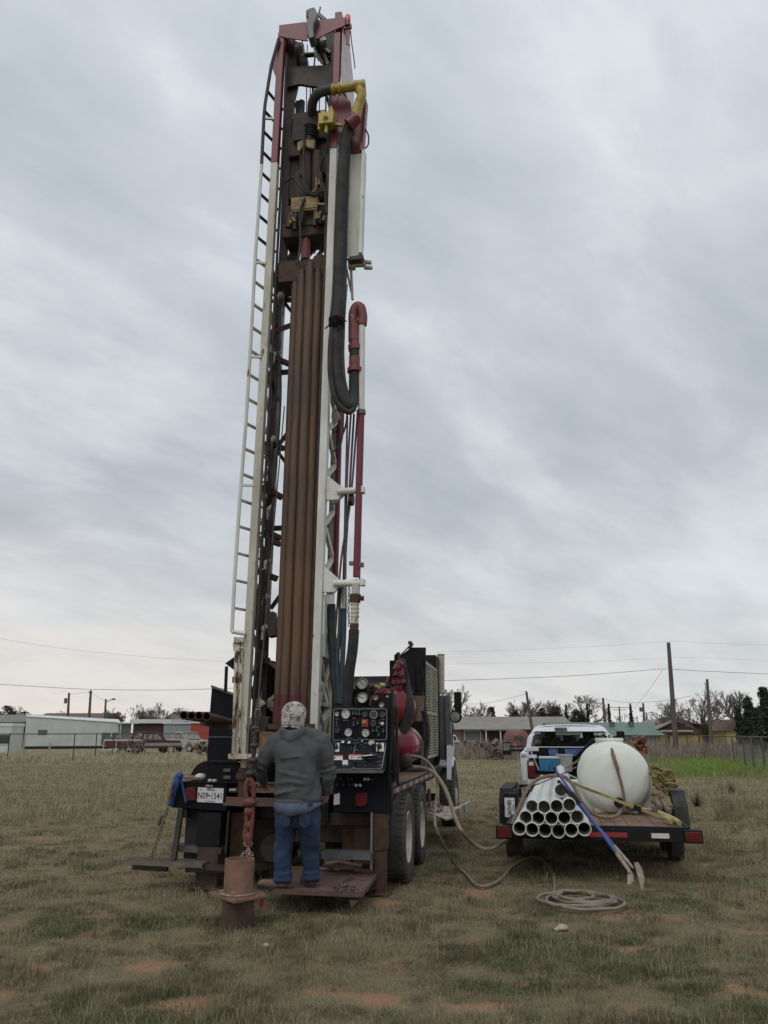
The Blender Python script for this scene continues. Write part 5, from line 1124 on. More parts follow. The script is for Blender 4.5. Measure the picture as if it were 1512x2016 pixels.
b = MB(); p = W(1254,1592,.78); b.box(p, (.09,.03,.07), Euler((0,R_(20),0)).to_matrix()); o = b.build('strap_ratchet', 'black'); tag(o, 'black ratchet buckle on the yellow strap behind the tank', 'ratchet')
wire_top('ratchet_strap', [W(1116,1512,3.0),W(1140,1496,2.6),W(1165,1480,2.4),W(1180,1468,2.2)], 0, 'strap_yellow', 'taut yellow strap rising from the pipe stack to the left side of the tank', 'strap', flat=(.03,.006), sub=3)
wire_top('tie_rope', [W(1116,1522,3.6),W(1130,1530,3.0),W(1160,1540,2.6)], .008, 'siding_white', 'thin white cord between the pipe stack and the tank', 'rope')
wire_top('tie_rope', [W(990,1570,1.3),W(1012,1556,1.5),W(1040,1548,1.2),W(1068,1540,.9),W(1100,1526,.6),W(1135,1510,.8)], .007, 'strap_brown', 'thin brown cord lashed over the white pipes', 'rope')
# strap heap right of the tank
b = MB(); rnd = random.Random(21)
for P in ([(1278,1510,1.9),(1296,1514,1.8),(1315,1526,1.7),(1330,1540,1.6)],[(1280,1512,1.8),(1290,1530,1.6),(1300,1555,1.5),(1316,1580,1.4)],[(1283,1520,1.7),(1300,1535,1.6),(1318,1560,1.5)],[(1292,1548,1.6),(1310,1560,1.5),(1322,1590,1.2)],[(1312,1540,1.6),(1318,1525,1.6),(1312,1516,1.6)],[(1279,1520,1.7),(1292,1545,1.6),(1298,1560,1.6)]):
    Q = spline([W(*q) for q in P],4)
    for p, q in zip(Q, Q[1:]): b.beam(p, q, .055, .008, up=(rnd.random(),.4,rnd.random()))
b.ring(W(1316,1527,1.5), (0.3,1,.2), .07, .022, 14, 6); b.ring(W(1322,1545,1.5), (.2,.3,1), .07, .02, 14, 6)
for k in range(10): b.ell(W(1283+rnd.random()*30,1515+rnd.random()*30,1.75), (.05,.04,.03), 8, 6)
o = b.build('strap_bundle', 'strap_olive'); tag(o, 'tangled heap of olive yellow straps right of the water tank', 'straps')
b = MB()
for P in ([(1288,1555,1.6),(1296,1566,1.5),(1306,1580,1.3),(1318,1598,1.0)],[(1300,1560,1.5),(1308,1572,1.4),(1320,1590,1.1)],[(1290,1570,1.4),(1300,1590,1.1)]): b.tube(spline([W(*q) for q in P],4), .035, 7)
for x,y in ((1292,1562),(1300,1568),(1310,1585),(1296,1580)): b.ell(W(x,y,1.4), (.08,.06,.045), 10, 7)
o = b.build('rag_pile', 'strap_brown'); tag(o, 'heap of dirty brown rags on the trailer deck beside the right fender', 'rags')
b = MB(); 
for P in ([(1298,1600,.7),(1312,1606,.5),(1326,1612,.35),(1338,1620,.2)],[(1304,1606,.6),(1322,1616,.3)]): b.tube(spline([W(*q) for q in P],4), .03, 7)
o = b.build('rope_end', 'strap_yellow'); tag(o, 'frayed pale rope end on the right rear corner of the trailer deck', 'rope')
# --- shovels leaning on the pipe stack
def shovel(x0,y0,u0, j, yj, poly, lab, bend):
    top = W(x0,y0,u0); jn = at(*j, yj); gp = Vector((jn.x, jn.y, 0)); t_ = thing('shovel', lab, 'shovel', gp, 0, 'shovels leaning on the trailer')
    A = top-gp; B_ = jn-gp; d = (A-B_).normalized(); L = (A-B_).length
    b = MB(); b.cyl(B_+d*.10, A, .017, n=10); b.build('handle', 'shovel_blue', t_)
    b = MB(); b.cyl(B_+d*(L*bend[0]), B_+d*(L*bend[1]), .0215, n=10); b.cyl(A-d*.03, A+d*.03, .022, n=10); b.build('grip', 'black', t_)
    P = [at(x,y,yy)-gp for x,y,yy in poly]; c = sum(P, V3(0,0,0))/len(P)
    b = MB(); b.tube(spline([B_+d*.28, B_+d*.08, B_, B_.lerp(c,.45)],4), [.019]*9+[.016,.014,.012,.008], 8); b.build('socket', 'shovel_steel', t_)
    n_ = (P[1]-P[0]).cross(P[2]-P[0]).normalized(); 
    if n_.y > 0: n_ = -n_
    b = MB(); m = len(P); ri = [p.lerp(c,.35)-n_*.012 for p in P]; rc = c-n_*.018; V = []; 
    for off in (0, .004): V += [p-n_*off for p in P]+[p-n_*off for p in ri]+[rc-n_*off]
    F_ = []; K = 2*m+1
    for k in range(m):
        l = (k+1) % m; F_ += [(k,l,m+l,m+k),(m+k,m+l,2*m),(K+l,K+k,K+m+k,K+m+l),(K+m+l,K+m+k,K+2*m),(l,k,K+k,K+l)]
    b.add(V, F_); b.build('blade', 'shovel_steel', t_)
shovel(1093,1515,.30, (1237,1712), 8.92, [(1236,1714,8.92),(1242,1713,8.9),(1247,1722,8.85),(1248,1733,8.8),(1240,1742,8.75),(1235,1740,8.8),(1235,1727,8.86)], 'left blue handled shovel with the small pointed blade, leaning on the pipe stack', (.60,.72))
shovel(1102,1541,.0, (1236,1697), 9.15, [(1248,1698,9.05),(1256,1697,9.0),(1264,1712,8.9),(1268,1728,8.8),(1266,1748,8.7),(1263,1754,8.68),(1261,1745,8.72),(1255,1722,8.85)], 'right shovel with dark grip and large blade, leaning on the pipe stack', (.70,.97))
# --- hoses on the ground
def RW(px,py,u): return RG.w(*rp(px,py,u))
def gh(pts, z=.02): return [G(x,y,z) for x,y in pts]
wire_top('water_hose', [RW(806,1511,1.0),RW(826,1511,1.0),RW(852,1520,.9),RW(872,1545,.8),RW(885,1575,.7),RW(896,1610,.6),RW(910,1638,.5)]+[W(930,1660,-.3),W(955,1672,-.2),W(975,1668,.0),W(1000,1652,.3)], .024, 'hose_tan', 'thick tan hose sagging between the rig pump and the trailer', 'hose')
coil = []
c0 = G(1142,1780,.02); cr = (G(1228,1780,.02)-G(1056,1780,.02)).length/2; cd_ = (G(1142,1762,.02)-G(1142,1800,.02)).length/2
for k in range(150):
    a = -2.3+k*.21; rr = 1-.018*(k*.21)+.06*math.sin(k*.37); coil.append(V3(c0.x+cr*rr*math.cos(a)*(.98)+.06*math.sin(k*.083), c0.y-cd_*rr*math.sin(a)*.9, .025+.012+.0022*k*.21+.01*math.sin(k*.61)**2))
gp = gh([(858,1600),(862,1640),(880,1685),(905,1716),(935,1744),(958,1748),(985,1735),(1006,1712),(1028,1697),(1050,1691),(1072,1699),(1087,1722),(1092,1748),(1086,1768)])
gp[0] = RW(856,1600,1.0)*1; 
wire_top('garden_hose', [RW(806,1488,1.05),RW(828,1491,1.05),RW(848,1506,1.0),RW(860,1530,.95),RW(860,1560,.9),RW(856,1600,.7),RW(862,1640,.4)]+gp[3:]+coil[::2], .0165, 'hose_tan', 'long grey-tan hose dropping from the rig and coiled on the grass behind the trailer', 'hose', sub=4)
o = MB(); p = G(1107,1832,0); o.ell(p+V3(0,0,.02), (.055,.045,.032), 9, 6); o.ell(p+V3(-.05,0,.01), (.03,.03,.02), 8, 5); o = o.build('stone', 'stone'); d = o.modifiers.new('d','DISPLACE'); d.texture = fold2; d.strength = .04; tag(o, 'pale rock lying in the grass in front of the hose coil', 'rock')
o = MB(); p = G(523,1865,0); o.ell(p+V3(0,0,.012), (.035,.03,.02), 8, 5); o = o.build('stone', 'post_pale'); tag(o, 'small pale stone in the grass before the casing', 'rock')

# ================================================================= PICKUP
pk = frame_thing('pickup_truck', 'white crew pickup with open tailgate and loaded bed towing the trailer', 'pickup truck', PK)
def kp(px,py,u=0.0): return PK.u(px,py,u)
hw = .985
def side_prof(sx):    # outer body side profile as prism
    b = MB(); zt = 1.32; P = [(0,.62),(0,zt),(2.05,zt+.02),(2.05,1.38),(5.6,1.30),(5.75,1.1),(5.75,.6),(4.95,.55),(4.95,.75),(4.8,.98),(4.5,1.05),(4.2,.98),(4.05,.75),(4.05,.5),(1.65,.5),(1.65,.75),(1.5,.98),(1.2,1.05),(.9,.98),(.75,.75),(.75,.6)]
    b.prism([(sx*hw-(0.05 if sx > 0 else -.0), y, z) for y, z in P], (.05,0,0)); return b
for sx in (-1,1): side_prof(sx).build('body_side', 'truck_white', pk, bevel=.02)
b = MB(); b.bb(-hw,hw,.0,.06,.62,.82); b.bb(-hw,-hw+.14,.0,.08,.62,1.32); b.bb(hw-.14,hw,.0,.08,.62,1.32); b.build('rear_corner', 'truck_white', pk, bevel=.02)
b = MB(); b.bb(-hw+.1,hw-.1,.05,2.0,.80,.84); b.bb(-hw+.1,hw-.1,2.0,2.05,.8,1.30); b.bb(-.9,.9,-.12,.0,.5,.62); b.build('bed', 'black', pk)
b = MB(); p, q = kp(1039,1531,-.01), kp(1053,1497,-.01); b.bb(p.x,q.x,-.02,.04,p.z,q.z); b.build('tail_light', 'light_red', pk, bevel=.01)
b = MB(); p, q = kp(1041,1504,-.025), kp(1050,1500,-.025); b.bb(p.x,q.x,-.026,-.02,p.z-.03,q.z); b.build('reversing_light', 'sticker_white', pk)
b = MB(); p, q = kp(1181+70,1531,-.01), kp(1181+84,1497,-.01); b.bb(hw-.15,hw-.01,-.02,.04,p.z,q.z); b.build('tail_light', 'light_red', pk, bevel=.01)
for x in (-.2,):
    b = MB(); p = kp(1036,1489,-.01); b.bb(p.x-.1,p.x+.2,-.0,.03,p.z-.03,p.z+.03); b.build('badge', 'truck_white', pk)
for y in (1.2, 4.5):
    for sx in (-1,1): wheel(pk, sx*.87, y, sx, .40, .24, rimm='chrome', seg=32)
# cab: shell with openings
cu0, cu1 = 2.1, 4.3; zr = kp(1110,1428,2.35).z
def cabx(t): return lerp(.95, .76, t)
b = MB(); z1_ = 1.36
rs = [(2.12,z1_,.955),(2.16,1.6,.90),(2.24,zr-.16,.83),(2.34,zr-.06,.77),(2.46,zr,.70)]
# rear pillars & header
for sx in (-1,1):
    for (ya,za,xa),(yb,zb_,xb_) in zip(rs[:3], rs[1:4]): b.prism([(sx*xa,ya,za),(sx*(xa-.11),ya,za),(sx*(xb_-.11),yb,zb_),(sx*xb_,yb,zb_)], (0,.10,0))
    b.prism([(sx*.83,2.24,zr-.18),(sx*.62,2.24,zr-.18),(sx*.60,2.30,zr-.10),(sx*.77,2.34,zr-.06)], (0,.1,0))
    for y0, y1 in ((2.15,2.35),(3.05,3.2),(4.1,4.3)): b.prism([(sx*.955,y0,z1_),(sx*.955,y1,z1_),(sx*.80,y1-(.25 if y0 > 4 else 0),zr-.12),(sx*.80,y0+.05-(.25 if y0 > 4 else 0),zr-.12)], (-sx*.05,0,0))
    b.prism([(sx*.81,2.3,zr-.13),(sx*.81,3.95,zr-.13),(sx*.74,3.9,zr-.04),(sx*.74,2.36,zr-.04)], (-sx*.05,0,0))
b.prism([(-.77,2.30,zr-.14),(.77,2.30,zr-.14),(.74,2.36,zr-.04),(.66,2.42,zr),(-.66,2.42,zr),(-.74,2.36,zr-.04)], (0,.1,0))
nx = 10
b.add([( (k/nx-.5)*2*.74, y, zr+.0-.05*abs((k/nx-.5)*2)**3+dz_) for y, dz_ in ((2.38,.0),(2.6,.022),(3.7,.022),(3.95,-.02)) for k in range(nx+1)]+[( (k/nx-.5)*2*.74, y, zr-.05-.05*abs((k/nx-.5)*2)**3) for y in (2.38,3.95) for k in range(nx+1)], [(i*(nx+1)+k, i*(nx+1)+k+1, (i+1)*(nx+1)+k+1, (i+1)*(nx+1)+k) for i in range(3) for k in range(nx)]+[(4*(nx+1)+k,5*(nx+1)+k,5*(nx+1)+k+1,4*(nx+1)+k+1) for k in range(nx)])
b.bb(-.95,.95,2.10,2.16,.8,z1_+.03); b.build('cab', 'truck_white', pk, bevel=.012)
b = MB(); b.prism([(-.84,2.15,z1_+.03),(.84,2.15,z1_+.03),(.73,2.26,zr-.15),(-.73,2.26,zr-.15)], (0,.01,0))
gm = bpy.data.materials.new('clear_glass'); gm.use_nodes = True; g_ = gm.node_tree.nodes['Principled BSDF']; g_.inputs['Base Color'].default_value = (.62,.66,.64,1); g_.inputs['Transmission Weight'].default_value = 1; g_.inputs['Roughness'].default_value = .02; g_.inputs['IOR'].default_value = 1.05; MATS['clear_glass'] = gm
b.build('rear_window', 'clear_glass', pk)
b = MB(); e = [(-.85,2.14,z1_+.02),(.85,2.14,z1_+.02),(.74,2.25,zr-.14),(-.74,2.25,zr-.14)]
for p, q in zip(e, e[1:]+e[:1]): b.beam(p, q, .022, .022)
b.build('window_seal', 'black', pk)
b = MB(); b.prism([(-.75,4.25,z1_),(.75,4.25,z1_),(.68,3.95,zr-.1),(-.68,3.95,zr-.1)], (0,.01,0)); b.build('windscreen', 'clear_glass', pk)
for sx in (-1,1): b = MB(); b.prism([(sx*.94,2.2,z1_),(sx*.94,4.25,z1_),(sx*.80,3.95,zr-.13),(sx*.80,2.3,zr-.13)], (sx*.004,0,0)); b.build('side_window', 'glass', pk)
for x in (-.42,.0,.42):
    b = MB(); h_ = .62 if x else .42; b.bb(x-.22,x+.22,2.9,3.05,.9,1.36+h_*.35); b.ell((x,2.95,1.36+h_*.45),(.14 if x else .16,.06,.15 if x else .08)); b.build('seat', 'seat', pk, bevel=.03)
b = MB(); b.bb(-.8,.8,3.9,4.2,1.1,1.42); b.ring((-.42,3.75,1.45),(0,1,.4),.17,.015); b.box((0,3.95,zr-.25),(.25,.03,.07)); b.build('dashboard', 'seat', pk)
b = MB(); p, q = kp(1092,1436,2.3), kp(1116,1431,2.3); b.bb(p.x,q.x,2.28,2.34,zr-.10,zr-.045); b.build('brake_light', 'galv', pk, bevel=.006)
b = MB(); b.bb(-.93,.93,4.3,5.7,.8,1.28); b.build('hood', 'truck_white', pk, bevel=.06)
for p0, p1 in (((990.5,1486),(1006,1461)),):
    b = MB(); p, q = kp(*p0,3.9), kp(*p1,3.9); b.bb(p.x,q.x,3.85,3.95,p.z,q.z); b.beam(V3(q.x,3.9,lerp(p.z,q.z,.35)),(-.95,3.9,lerp(p.z,q.z,.35)),.03,.05,up=(0,0,1)); b.beam(V3(q.x,3.9,lerp(p.z,q.z,.65)),(-.95,3.9,lerp(p.z,q.z,.65)),.03,.03,up=(0,0,1)); b.build('wing_mirror', 'black', pk, bevel=.01)
    b = MB(); b.bb(p.x+.02,q.x-.02,3.845,3.849,lerp(p.z,q.z,.35),q.z-.03); b.build('mirror_glass', 'pale_glass', pk)
b = MB(); b.bb(.95,1.15,3.9,3.92,1.55,1.6); b.bb(1.1,1.28,3.85,3.95,1.38,1.72); b.build('wing_mirror', 'black', pk, bevel=.01)
# bed load
def load(name, m_, x0,y0,x1,y1,u,d,lab,cat,bev=.01, lid=None, group=None):
    p, q = kp(x0,y1,u), kp(x1,y0,u); c = PK.w((p.x+q.x)/2, u+d/2, p.z); t_ = thing(name, lab, cat, c, -R_(PK.yaw), group); w_, h_ = (q.x-p.x), q.z-p.z
    b = MB(); k = .93; n = MB(); 
    if lid:
        hh = h_*.84; b.add([(-w_/2*k,-d/2*k,0),(w_/2*k,-d/2*k,0),(w_/2*k,d/2*k,0),(-w_/2*k,d/2*k,0),(-w_/2,-d/2,hh),(w_/2,-d/2,hh),(w_/2,d/2,hh),(-w_/2,d/2,hh)], [(3,2,1,0),(4,5,6,7),(0,1,5,4),(1,2,6,5),(2,3,7,6),(3,0,4,7)])
        for s_ in (-.25,0,.25): b.bb(w_*s_-.01,w_*s_+.01,-d/2-.004,-d/2+.02,hh*.1,hh*.95)
        b.build('body', m_, t_, bevel=bev); b = MB(); b.bb(-w_/2-.01,w_/2+.01,-d/2-.01,d/2+.01,hh+.003,h_); b.build('lid', lid, t_, bevel=.01)
    else:
        b.bb(-w_/2,w_/2,-d/2,d/2,0,h_*.9); b.build('body', m_, t_, bevel=bev); b = MB(); b.bb(-w_/2-.006,w_/2+.006,-d/2-.006,d/2+.006,h_*.9+.003,h_); b.build('lid', m_, t_, bevel=bev*.6)
    return t_
load('cool_box','cooler_blue',1062,1490,1100,1519,.35,.4,'bright blue plastic cool box with pale lid in the pickup bed','cool box',.012,'siding_white')
load('toolbox','black',1061,1472,1152,1492,1.45,.45,'long black toolbox across the front of the pickup bed','toolbox',.01)
load('water_pack','bottle_blue',1081,1475,1098,1490,1.15,.25,'small blue and white water bottle pack on the black toolbox','bottle pack',.02)
load('water_pack','bottle_blue',1113,1475,1146,1490,1.15,.25,'wide blue water bottle pack right of the smaller pack','bottle pack',.02)
p = PK.w(*kp(1113,1519,.5)); t_ = thing('bucket','pale plastic bucket beside the blue cool box in the pickup bed','bucket',p); b = MB(); b.lathe([(.13,0),(.155,.30),(.165,.30),(.165,.33),(.15,.33),(.12,.02)], (0,0,0), (0,0,1), 24); b.build('body','bucket',t_); b = MB(); b.tube([(.16*math.cos(a),.0-.02,.30-.17*math.sin(a)) for a in np.linspace(0,math.pi,12)], .004, 5); b.build('handle','steel',t_)
o = MB(); a, c = PK.w(*kp(1135,1492,1.0)), PK.w(*kp(1172,1456,1.0)); o.beam(a, c, .09, .06); o.beam(a+V3(.05,0,-.02), c+V3(.05,0,-.02), .03, .05); o = o.build('tool_bar', 'black'); tag(o, 'black tool bar slanting up against the pickup rear window', 'bar')
o = MB(); a, c = PK.w(*kp(1061,1517,.1)), PK.w(*kp(1044,1476,.1)); o.tube([a, c], .012, 6); o = o.build('tie_rope', 'siding_white'); tag(o, 'pale cord tied at the left rear corner of the pickup bed', 'rope')
# ================================================================= BACKGROUND
def gp_(px, Y): return Vector((at(px, 1443, Y).x, Y, 0))
def hz(px, py, Y): return at(px, py, Y).z
# ---- utility poles
def pole(px, ytop, Y, r, lab, arms=(), lean=0, extra=None, px_top=None):
    b0 = gp_(px, Y); zt = hz(px, ytop, Y); t = thing('utility_pole', lab, 'utility pole', b0, 0, 'utility poles')
    dx = at(px_top, ytop, Y).x-b0.x if px_top is not None else 0
    b = MB(); b.tube([(0,0,-.2),(dx*.5,0,zt*.5),(dx,0,zt)], [r*1.25,r*1.1,r*.85], 10); b.build('pole', 'pole_wood', t)
    for zf, w in arms: b = MB(); b.bb(dx*zf-w/2, dx*zf+w/2, -.06-r, -r, zt*zf-.06, zt*zf+.06); b.build('crossarm', 'pole_wood', t)
    if extra == 'drum': b = MB(); b.cyl((dx-.35,0,zt*.80),(dx-.35,0,zt*.90),.20,n=10); b.bb(dx-.3,dx,-.04,.04,zt*.85-.04,zt*.85+.04); b.build('transformer', 'galv', t)
    if extra == 'lamp': b = MB(); b.tube([(dx,0,zt*.93),(dx+.5,0,zt*.97),(dx+.9,0,zt*1.0)],.05,6); b.ell((dx+1.0,0,zt*.995),(.28,.2,.12)); b.build('street_lamp_head', 'galv', t)
    if extra == 'lampL': b = MB(); b.tube([(dx,0,zt*.88),(dx-.6,0,zt*.90),(dx-1.1,0,zt*.88)],.05,6); b.ell((dx-1.15,0,zt*.85),(.2,.2,.18)); b.build('street_lamp_head', 'siding_cream', t)
    return Vector((b0.x+dx, Y, zt))
pole(1328,1265,60,.155,'tall weathered utility pole standing in front of the yellow house',px_top=1316)
pole(1398,1337,70,.13,'thin bare utility pole standing in front of the large bare tree',px_top=1392)
pole(133,1364,110,.16,'leftmost far utility pole, with transformer, behind the long white mobile home',extra='drum',px_top=136)
pole(174,1359,110,.17,'middle far utility pole behind the long white mobile home',px_top=179,arms=((.96,.5),))
pole(205,1376,110,.14,'shortest far pole, carrying a street lamp, behind the mobile home',extra='lamp',px_top=208.5)
pole(1053,1361,75,.12,'leaning utility pole in front of the tan roofed brick house',px_top=1036)
pole(1193,1374,100,.15,'far utility pole with a lamp on its left arm beyond the green roof',extra='lampL',px_top=1187)
pole(1222,1391,190,.17,'far double utility pole with crossarm beyond the green roof',arms=((.97,5.5),(.9,3)),px_top=1219)
pole(1270,1384,110,.15,'far utility pole with transformer between two cypresses and the yellow house',extra='drum',px_top=1266)
pole(1273,1402,150,.12,'slim far lamp pole right behind the transformer pole',extra='lamp',px_top=1272)
# ---- wires
def wirev(pts, r, lab, sag=None):
    b = MB(); b.tube(spline(pts,6), r, 4); o = b.build('power_line', 'wire'); tag(o, lab, 'power line', 'power lines')
def wp(L): return [at(x,y,Y) for x,y,Y in L]
wirev(wp([(-60,1343,70),(60,1351,70),(180,1357,70),(330,1358.5,70),(480,1354,70)]), .016, 'dark power line crossing the sky above the mobile home')
wirev(wp([(870,1340,58),(1000,1336,59),(1150,1329,59.5),(1290,1318,60),(1315,1317,60)]), .014, 'lowest power line running from the rig to the tall right pole')
wirev(wp([(1317,1317,60),(1400,1322,60),(1560,1329,60)]), .014, 'lowest power line running right from the tall pole')
wirev(wp([(860,1308,58),(1000,1305,59),(1150,1303,59.5),(1317,1295,60),(1400,1296,60),(1560,1302,60)]), .004, 'thin middle power line through the tall right pole')
wirev(wp([(860,1284,58),(1000,1280,59),(1180,1272,59.5),(1314,1263,60),(1420,1267,60),(1560,1272,60)]), .004, 'thin top power line through the tall right pole')
wirev(wp([(1304,1320,60),(1275,1362,70),(1248,1395,80)]), .012, 'thin service wire slanting down left from the tall right pole')
wirev(wp([(1190,1377,100),(1230,1383,90),(1280,1382,75),(1320,1378,60),(1360,1370,60)]), .012, 'thin wire slung between the lamp pole and the tall pole')
wirev(wp([(-60,1247,58),(120,1276,62),(300,1294,66),(440,1302,70)]), .006, 'faint thin wire high on the left of the sky')
wirev(wp([(905,1386,74),(960,1384,75),(1037,1366,75)]), .012, 'thin wire running left from the leaning pole')
wirev(wp([(136,1368,110),(175,1364,110),(207,1380,110)]), .012, 'slack wire between the three far left poles')
# ---- buildings
def building(name, lab, cat, x0, x1, Y, yw, depth, wall, roof=None, kind='flat', yr=None, over=.4, rot=0, ridge='x', rz_=None):
    """front wall from pixel x0..x1 at distance Y, wall top at pixel yw, roof top at pixel yr"""
    c = gp_((x0+x1)/2, Y); w = abs(at(x1,1440,Y).x-at(x0,1440,Y).x); h = hz((x0+x1)/2, yw, Y); t = thing(name, lab, cat, c, R_(rot))
    b = MB(); b.bb(-w/2,w/2,0,depth,0,h); b.build('wall', wall, t)
    if kind != 'none':
        hr = hz((x0+x1)/2, yr, Y+(depth/2 if ridge == 'x' else 0)) if yr else h+.25; o_ = over; b = MB()
        if kind == 'flat': b.bb(-w/2-o_,w/2+o_,-o_,depth+o_,h+.003,hr)
        elif ridge == 'x':
            P = [(-w/2-o_,-o_,h-.05),(-w/2-o_,depth+o_,h-.05),(-w/2-o_,depth/2,hr)]; b.prism(P, (w+2*o_,0,0))
        else:
            P = [(-w/2-o_,-o_,h-.05),(w/2+o_,-o_,h-.05),(0,-o_,hr)]; b.prism(P, (0,depth+2*o_,0))
        b.build('roof', roof, t)
    return t, w, h
def opening(t, w, x, z0, z1, ww, m_='shade_grey', name='window', frame='siding_white'):
    b = MB(); b.bb(x-ww/2,x+ww/2,-.03,.01,z0,z1); q = b.build(name, m_, t)
    if frame: b = MB(); 
    if frame:
        for p, s in (((x,z1),(ww+.1,.06)),((x,z0),(ww+.1,.06))): b.box((p[0],-.04,p[1]),(s[0],.04,s[1]))
        for xx in (x-ww/2,x+ww/2): b.box((xx,-.04,(z0+z1)/2),(.06,.04,z1-z0))
        b.build('frame', frame, q)
# tan roofed brick house
t,w,h = building('brick_house','long low brick house with wide tan roof and white porch post behind the pickup','house',905,1125,85,1435,10,'brick','roof_tan','gable',1411,.5)
b = MB(); x0 = at(952,1440,85).x-t.location.x; x1 = at(1012,1440,85).x-t.location.x; b.bb(x0,x1,-.05,.01,0,h-.1); b.build('porch_opening','brown_wall',t)
b = MB(); b.bb(x0-.1,x1+.4,-1.4,-.0,h-.15,h-.02); b.build('porch_roof','roof_tan',t)
for xx in (x0+.1, lerp(x0,x1,.5), x1): b = MB(); b.beam((xx,-1.2,0),(xx,-1.2,h-.15),.12); b.build('porch_post','siding_white',t)
opening(t,w,at(930,1440,85).x-t.location.x,.9,1.9,1.6); opening(t,w,at(1060,1440,85).x-t.location.x,.9,1.9,1.4)
b = MB(); b.cyl((-6,3,h+1.0),(-6,3,h+1.9),.12); b.build('vent_pipe','galv',t)
# green roof building
t,w,h = building('green_roof_shed','long low building with green metal roof and grey green wall','building',1100,1296,80,1446,9,'siding_grey','roof_green','gable',1422,.5)
b = MB()
for k in range(24): b.bb(-w/2+w*k/24,-w/2+w*k/24+.05,-.04,.0,0,h)
b.build('wall_rib','shade_grey',t)
for xx in (.12,.32): b = MB(); b.box((w*xx,2.8,h+1.0),(.5,.4,.35)); b.build('roof_vent','galv',t)
# yellow house with brown gable
t,w,h = building('yellow_house','yellow walled house with dark brown gable and garage door beyond the field','house',1297,1384,82,1437,9,'siding_yellow','roof_tan','none')
hr = hz(1335,1417,82); b = MB(); b.prism([(-w/2-.3,-.35,h-.0),(w/2+1.1,-.35,h-.0),(-.25,-.35,hr)],(0,9.5,0)); b.build('gable','brown_wall',t)
b = MB()
for s, e in (((-w/2-.4,h-.02),(-.25,hr+.06)),((w/2+1.2,h-.02),(-.25,hr+.06))): b.prism([(s[0],-.6,s[1]),(e[0],-.6,e[1]),(e[0],-.6,e[1]+.10),(s[0],-.6,s[1]+.10)],(0,10,0))
b.build('roof','roof_tan',t)
b = MB(); xg = at(1345,1440,82).x-t.location.x; b.bb(xg-1.4,xg+1.4,-.05,.01,0,h-.45); g_ = b.build('garage_door','siding_yellow',t)
b = MB()
for xx in (-1.45,1.45): b.bb(xg+xx-.06,xg+xx+.06,-.08,.0,0,h-.4)
b.bb(xg-1.5,xg+1.5,-.08,0,h-.45,h-.35); b.build('frame','brown_wall',g_)
b = MB(); b.bb(-w/2,w*.25,-.5,-.0,h-.16,h-.02); b.build('fascia','siding_cream',t)
t,w,h = building('brown_house','small brown roofed house with cream wall among the pines','house',1430,1460,78,1438,6,'siding_yellow','roof_brown','gable',1416,.3,ridge='y')
# left: long white mobile home, placed askew
A = at(51,1440,92); B = at(262,1440,96.6); d = V3(B.x-A.x,B.y-A.y,0); L = d.length; ang = math.atan2(d.y,d.x); t = thing('mobile_home','long white mobile home with pale metal roof behind the left fence','mobile home',V3(A.x,A.y,0),ang)
h0, h1 = hz(52,1409,92), hz(240,1421,96)
b = MB(); b.prism([(0,0,.3),(L*.86,0,.3),(L*.86,0,h1-.1),(0,0,h0-.1)],(0,4,0)); b.build('wall','siding_white',t)
b = MB(); b.prism([(-.1,-.1,h0-.1),(L*.87,-.1,h1-.1),(L*.87,2,h1+.25),(-.1,2,h0+.12)],(0,0,.05)); b.prism([(-.1,2,h0+.12),(L*.87,2,h1+.25),(L*.87,4,h1-.1),(-.1,4,h0-.1)],(0,0,.05)); b.bb(L*.84,L*1.04,-.6,3,h1-.2,h1-.08); b.build('roof','roof_white',t)
b = MB(); b.bb(L*.86,L*.99,.8,3,.2,h1-.2); b.build('porch_wall','siding_grey',t)
b = MB()
for k in (9,21): b.bb(L*.86*k/34, L*.86*k/34+.03, -.02,.0,.35,min(h0,h1)-.25)
b.build('wall_seam','siding_cream',t)
for k, x in enumerate((.11,.70,.80)): b = MB(); b.bb(L*x,L*x+.9,-.06,.01,1.5 if k == 0 else .5,2.0 if k == 0 else 1.7); b.build('window' if k == 0 else 'air_conditioner','shade_grey',t)
b = MB(); b.bb(0,L*.86,.1,3.9,0,.3); b.build('skirting','brown_wall',t)
for xx in (.87,.99): b = MB(); b.beam((L*xx,-.5,0),(L*xx,-.5,h1-.2),.09); b.build('porch_post','siding_white',t)
building('brown_roof_house','house with long brown roof showing above the white mobile home','house',66,198,125,1418,10,'siding_cream','roof_brown','gable',1404,.4)
t,w,h = building('grey_house','grey house with shingled gable roof at the far left edge','house',-70,44,95,1421,9,'siding_grey','roof_grey','gable',1407,.5)
opening(t,w,w*.32,1.0,2.3,1.2)
t,w,h = building('travel_trailer','white travel trailer with dark rear window parked at the far left','travel trailer',-60,22,74,1430,2.5,'siding_white','roof_white','flat',1424,.05)
opening(t,w,w*.36,.75,1.55,1.0,'glass')
t,w,h = building('cream_house','cream two storey house beyond the parked pickups','house',284,304,120,1417,8,'siding_cream','roof_white','flat',1414,.4)
for z_ in (.5,2.3): opening(t,w,-.5,z_+.2,z_+1.2,1.0)
t,w,h = building('grey_roof_house','low house with hipped grey roof behind the metal shed','house',306,385,110,1428,9,'brown_wall','roof_grey','gable',1414,.5)
building('grey_roof_house','house with broad grey roof above the red shed, seen beside the rusty pipes','house',328,402,135,1413,12,'siding_grey','roof_brown','gable',1401,.5)
building('carport','flat white carport roof stretching behind the parked pickups','carport',262,330,105,1424,7,'brown_wall','roof_white','flat',1417,.4)
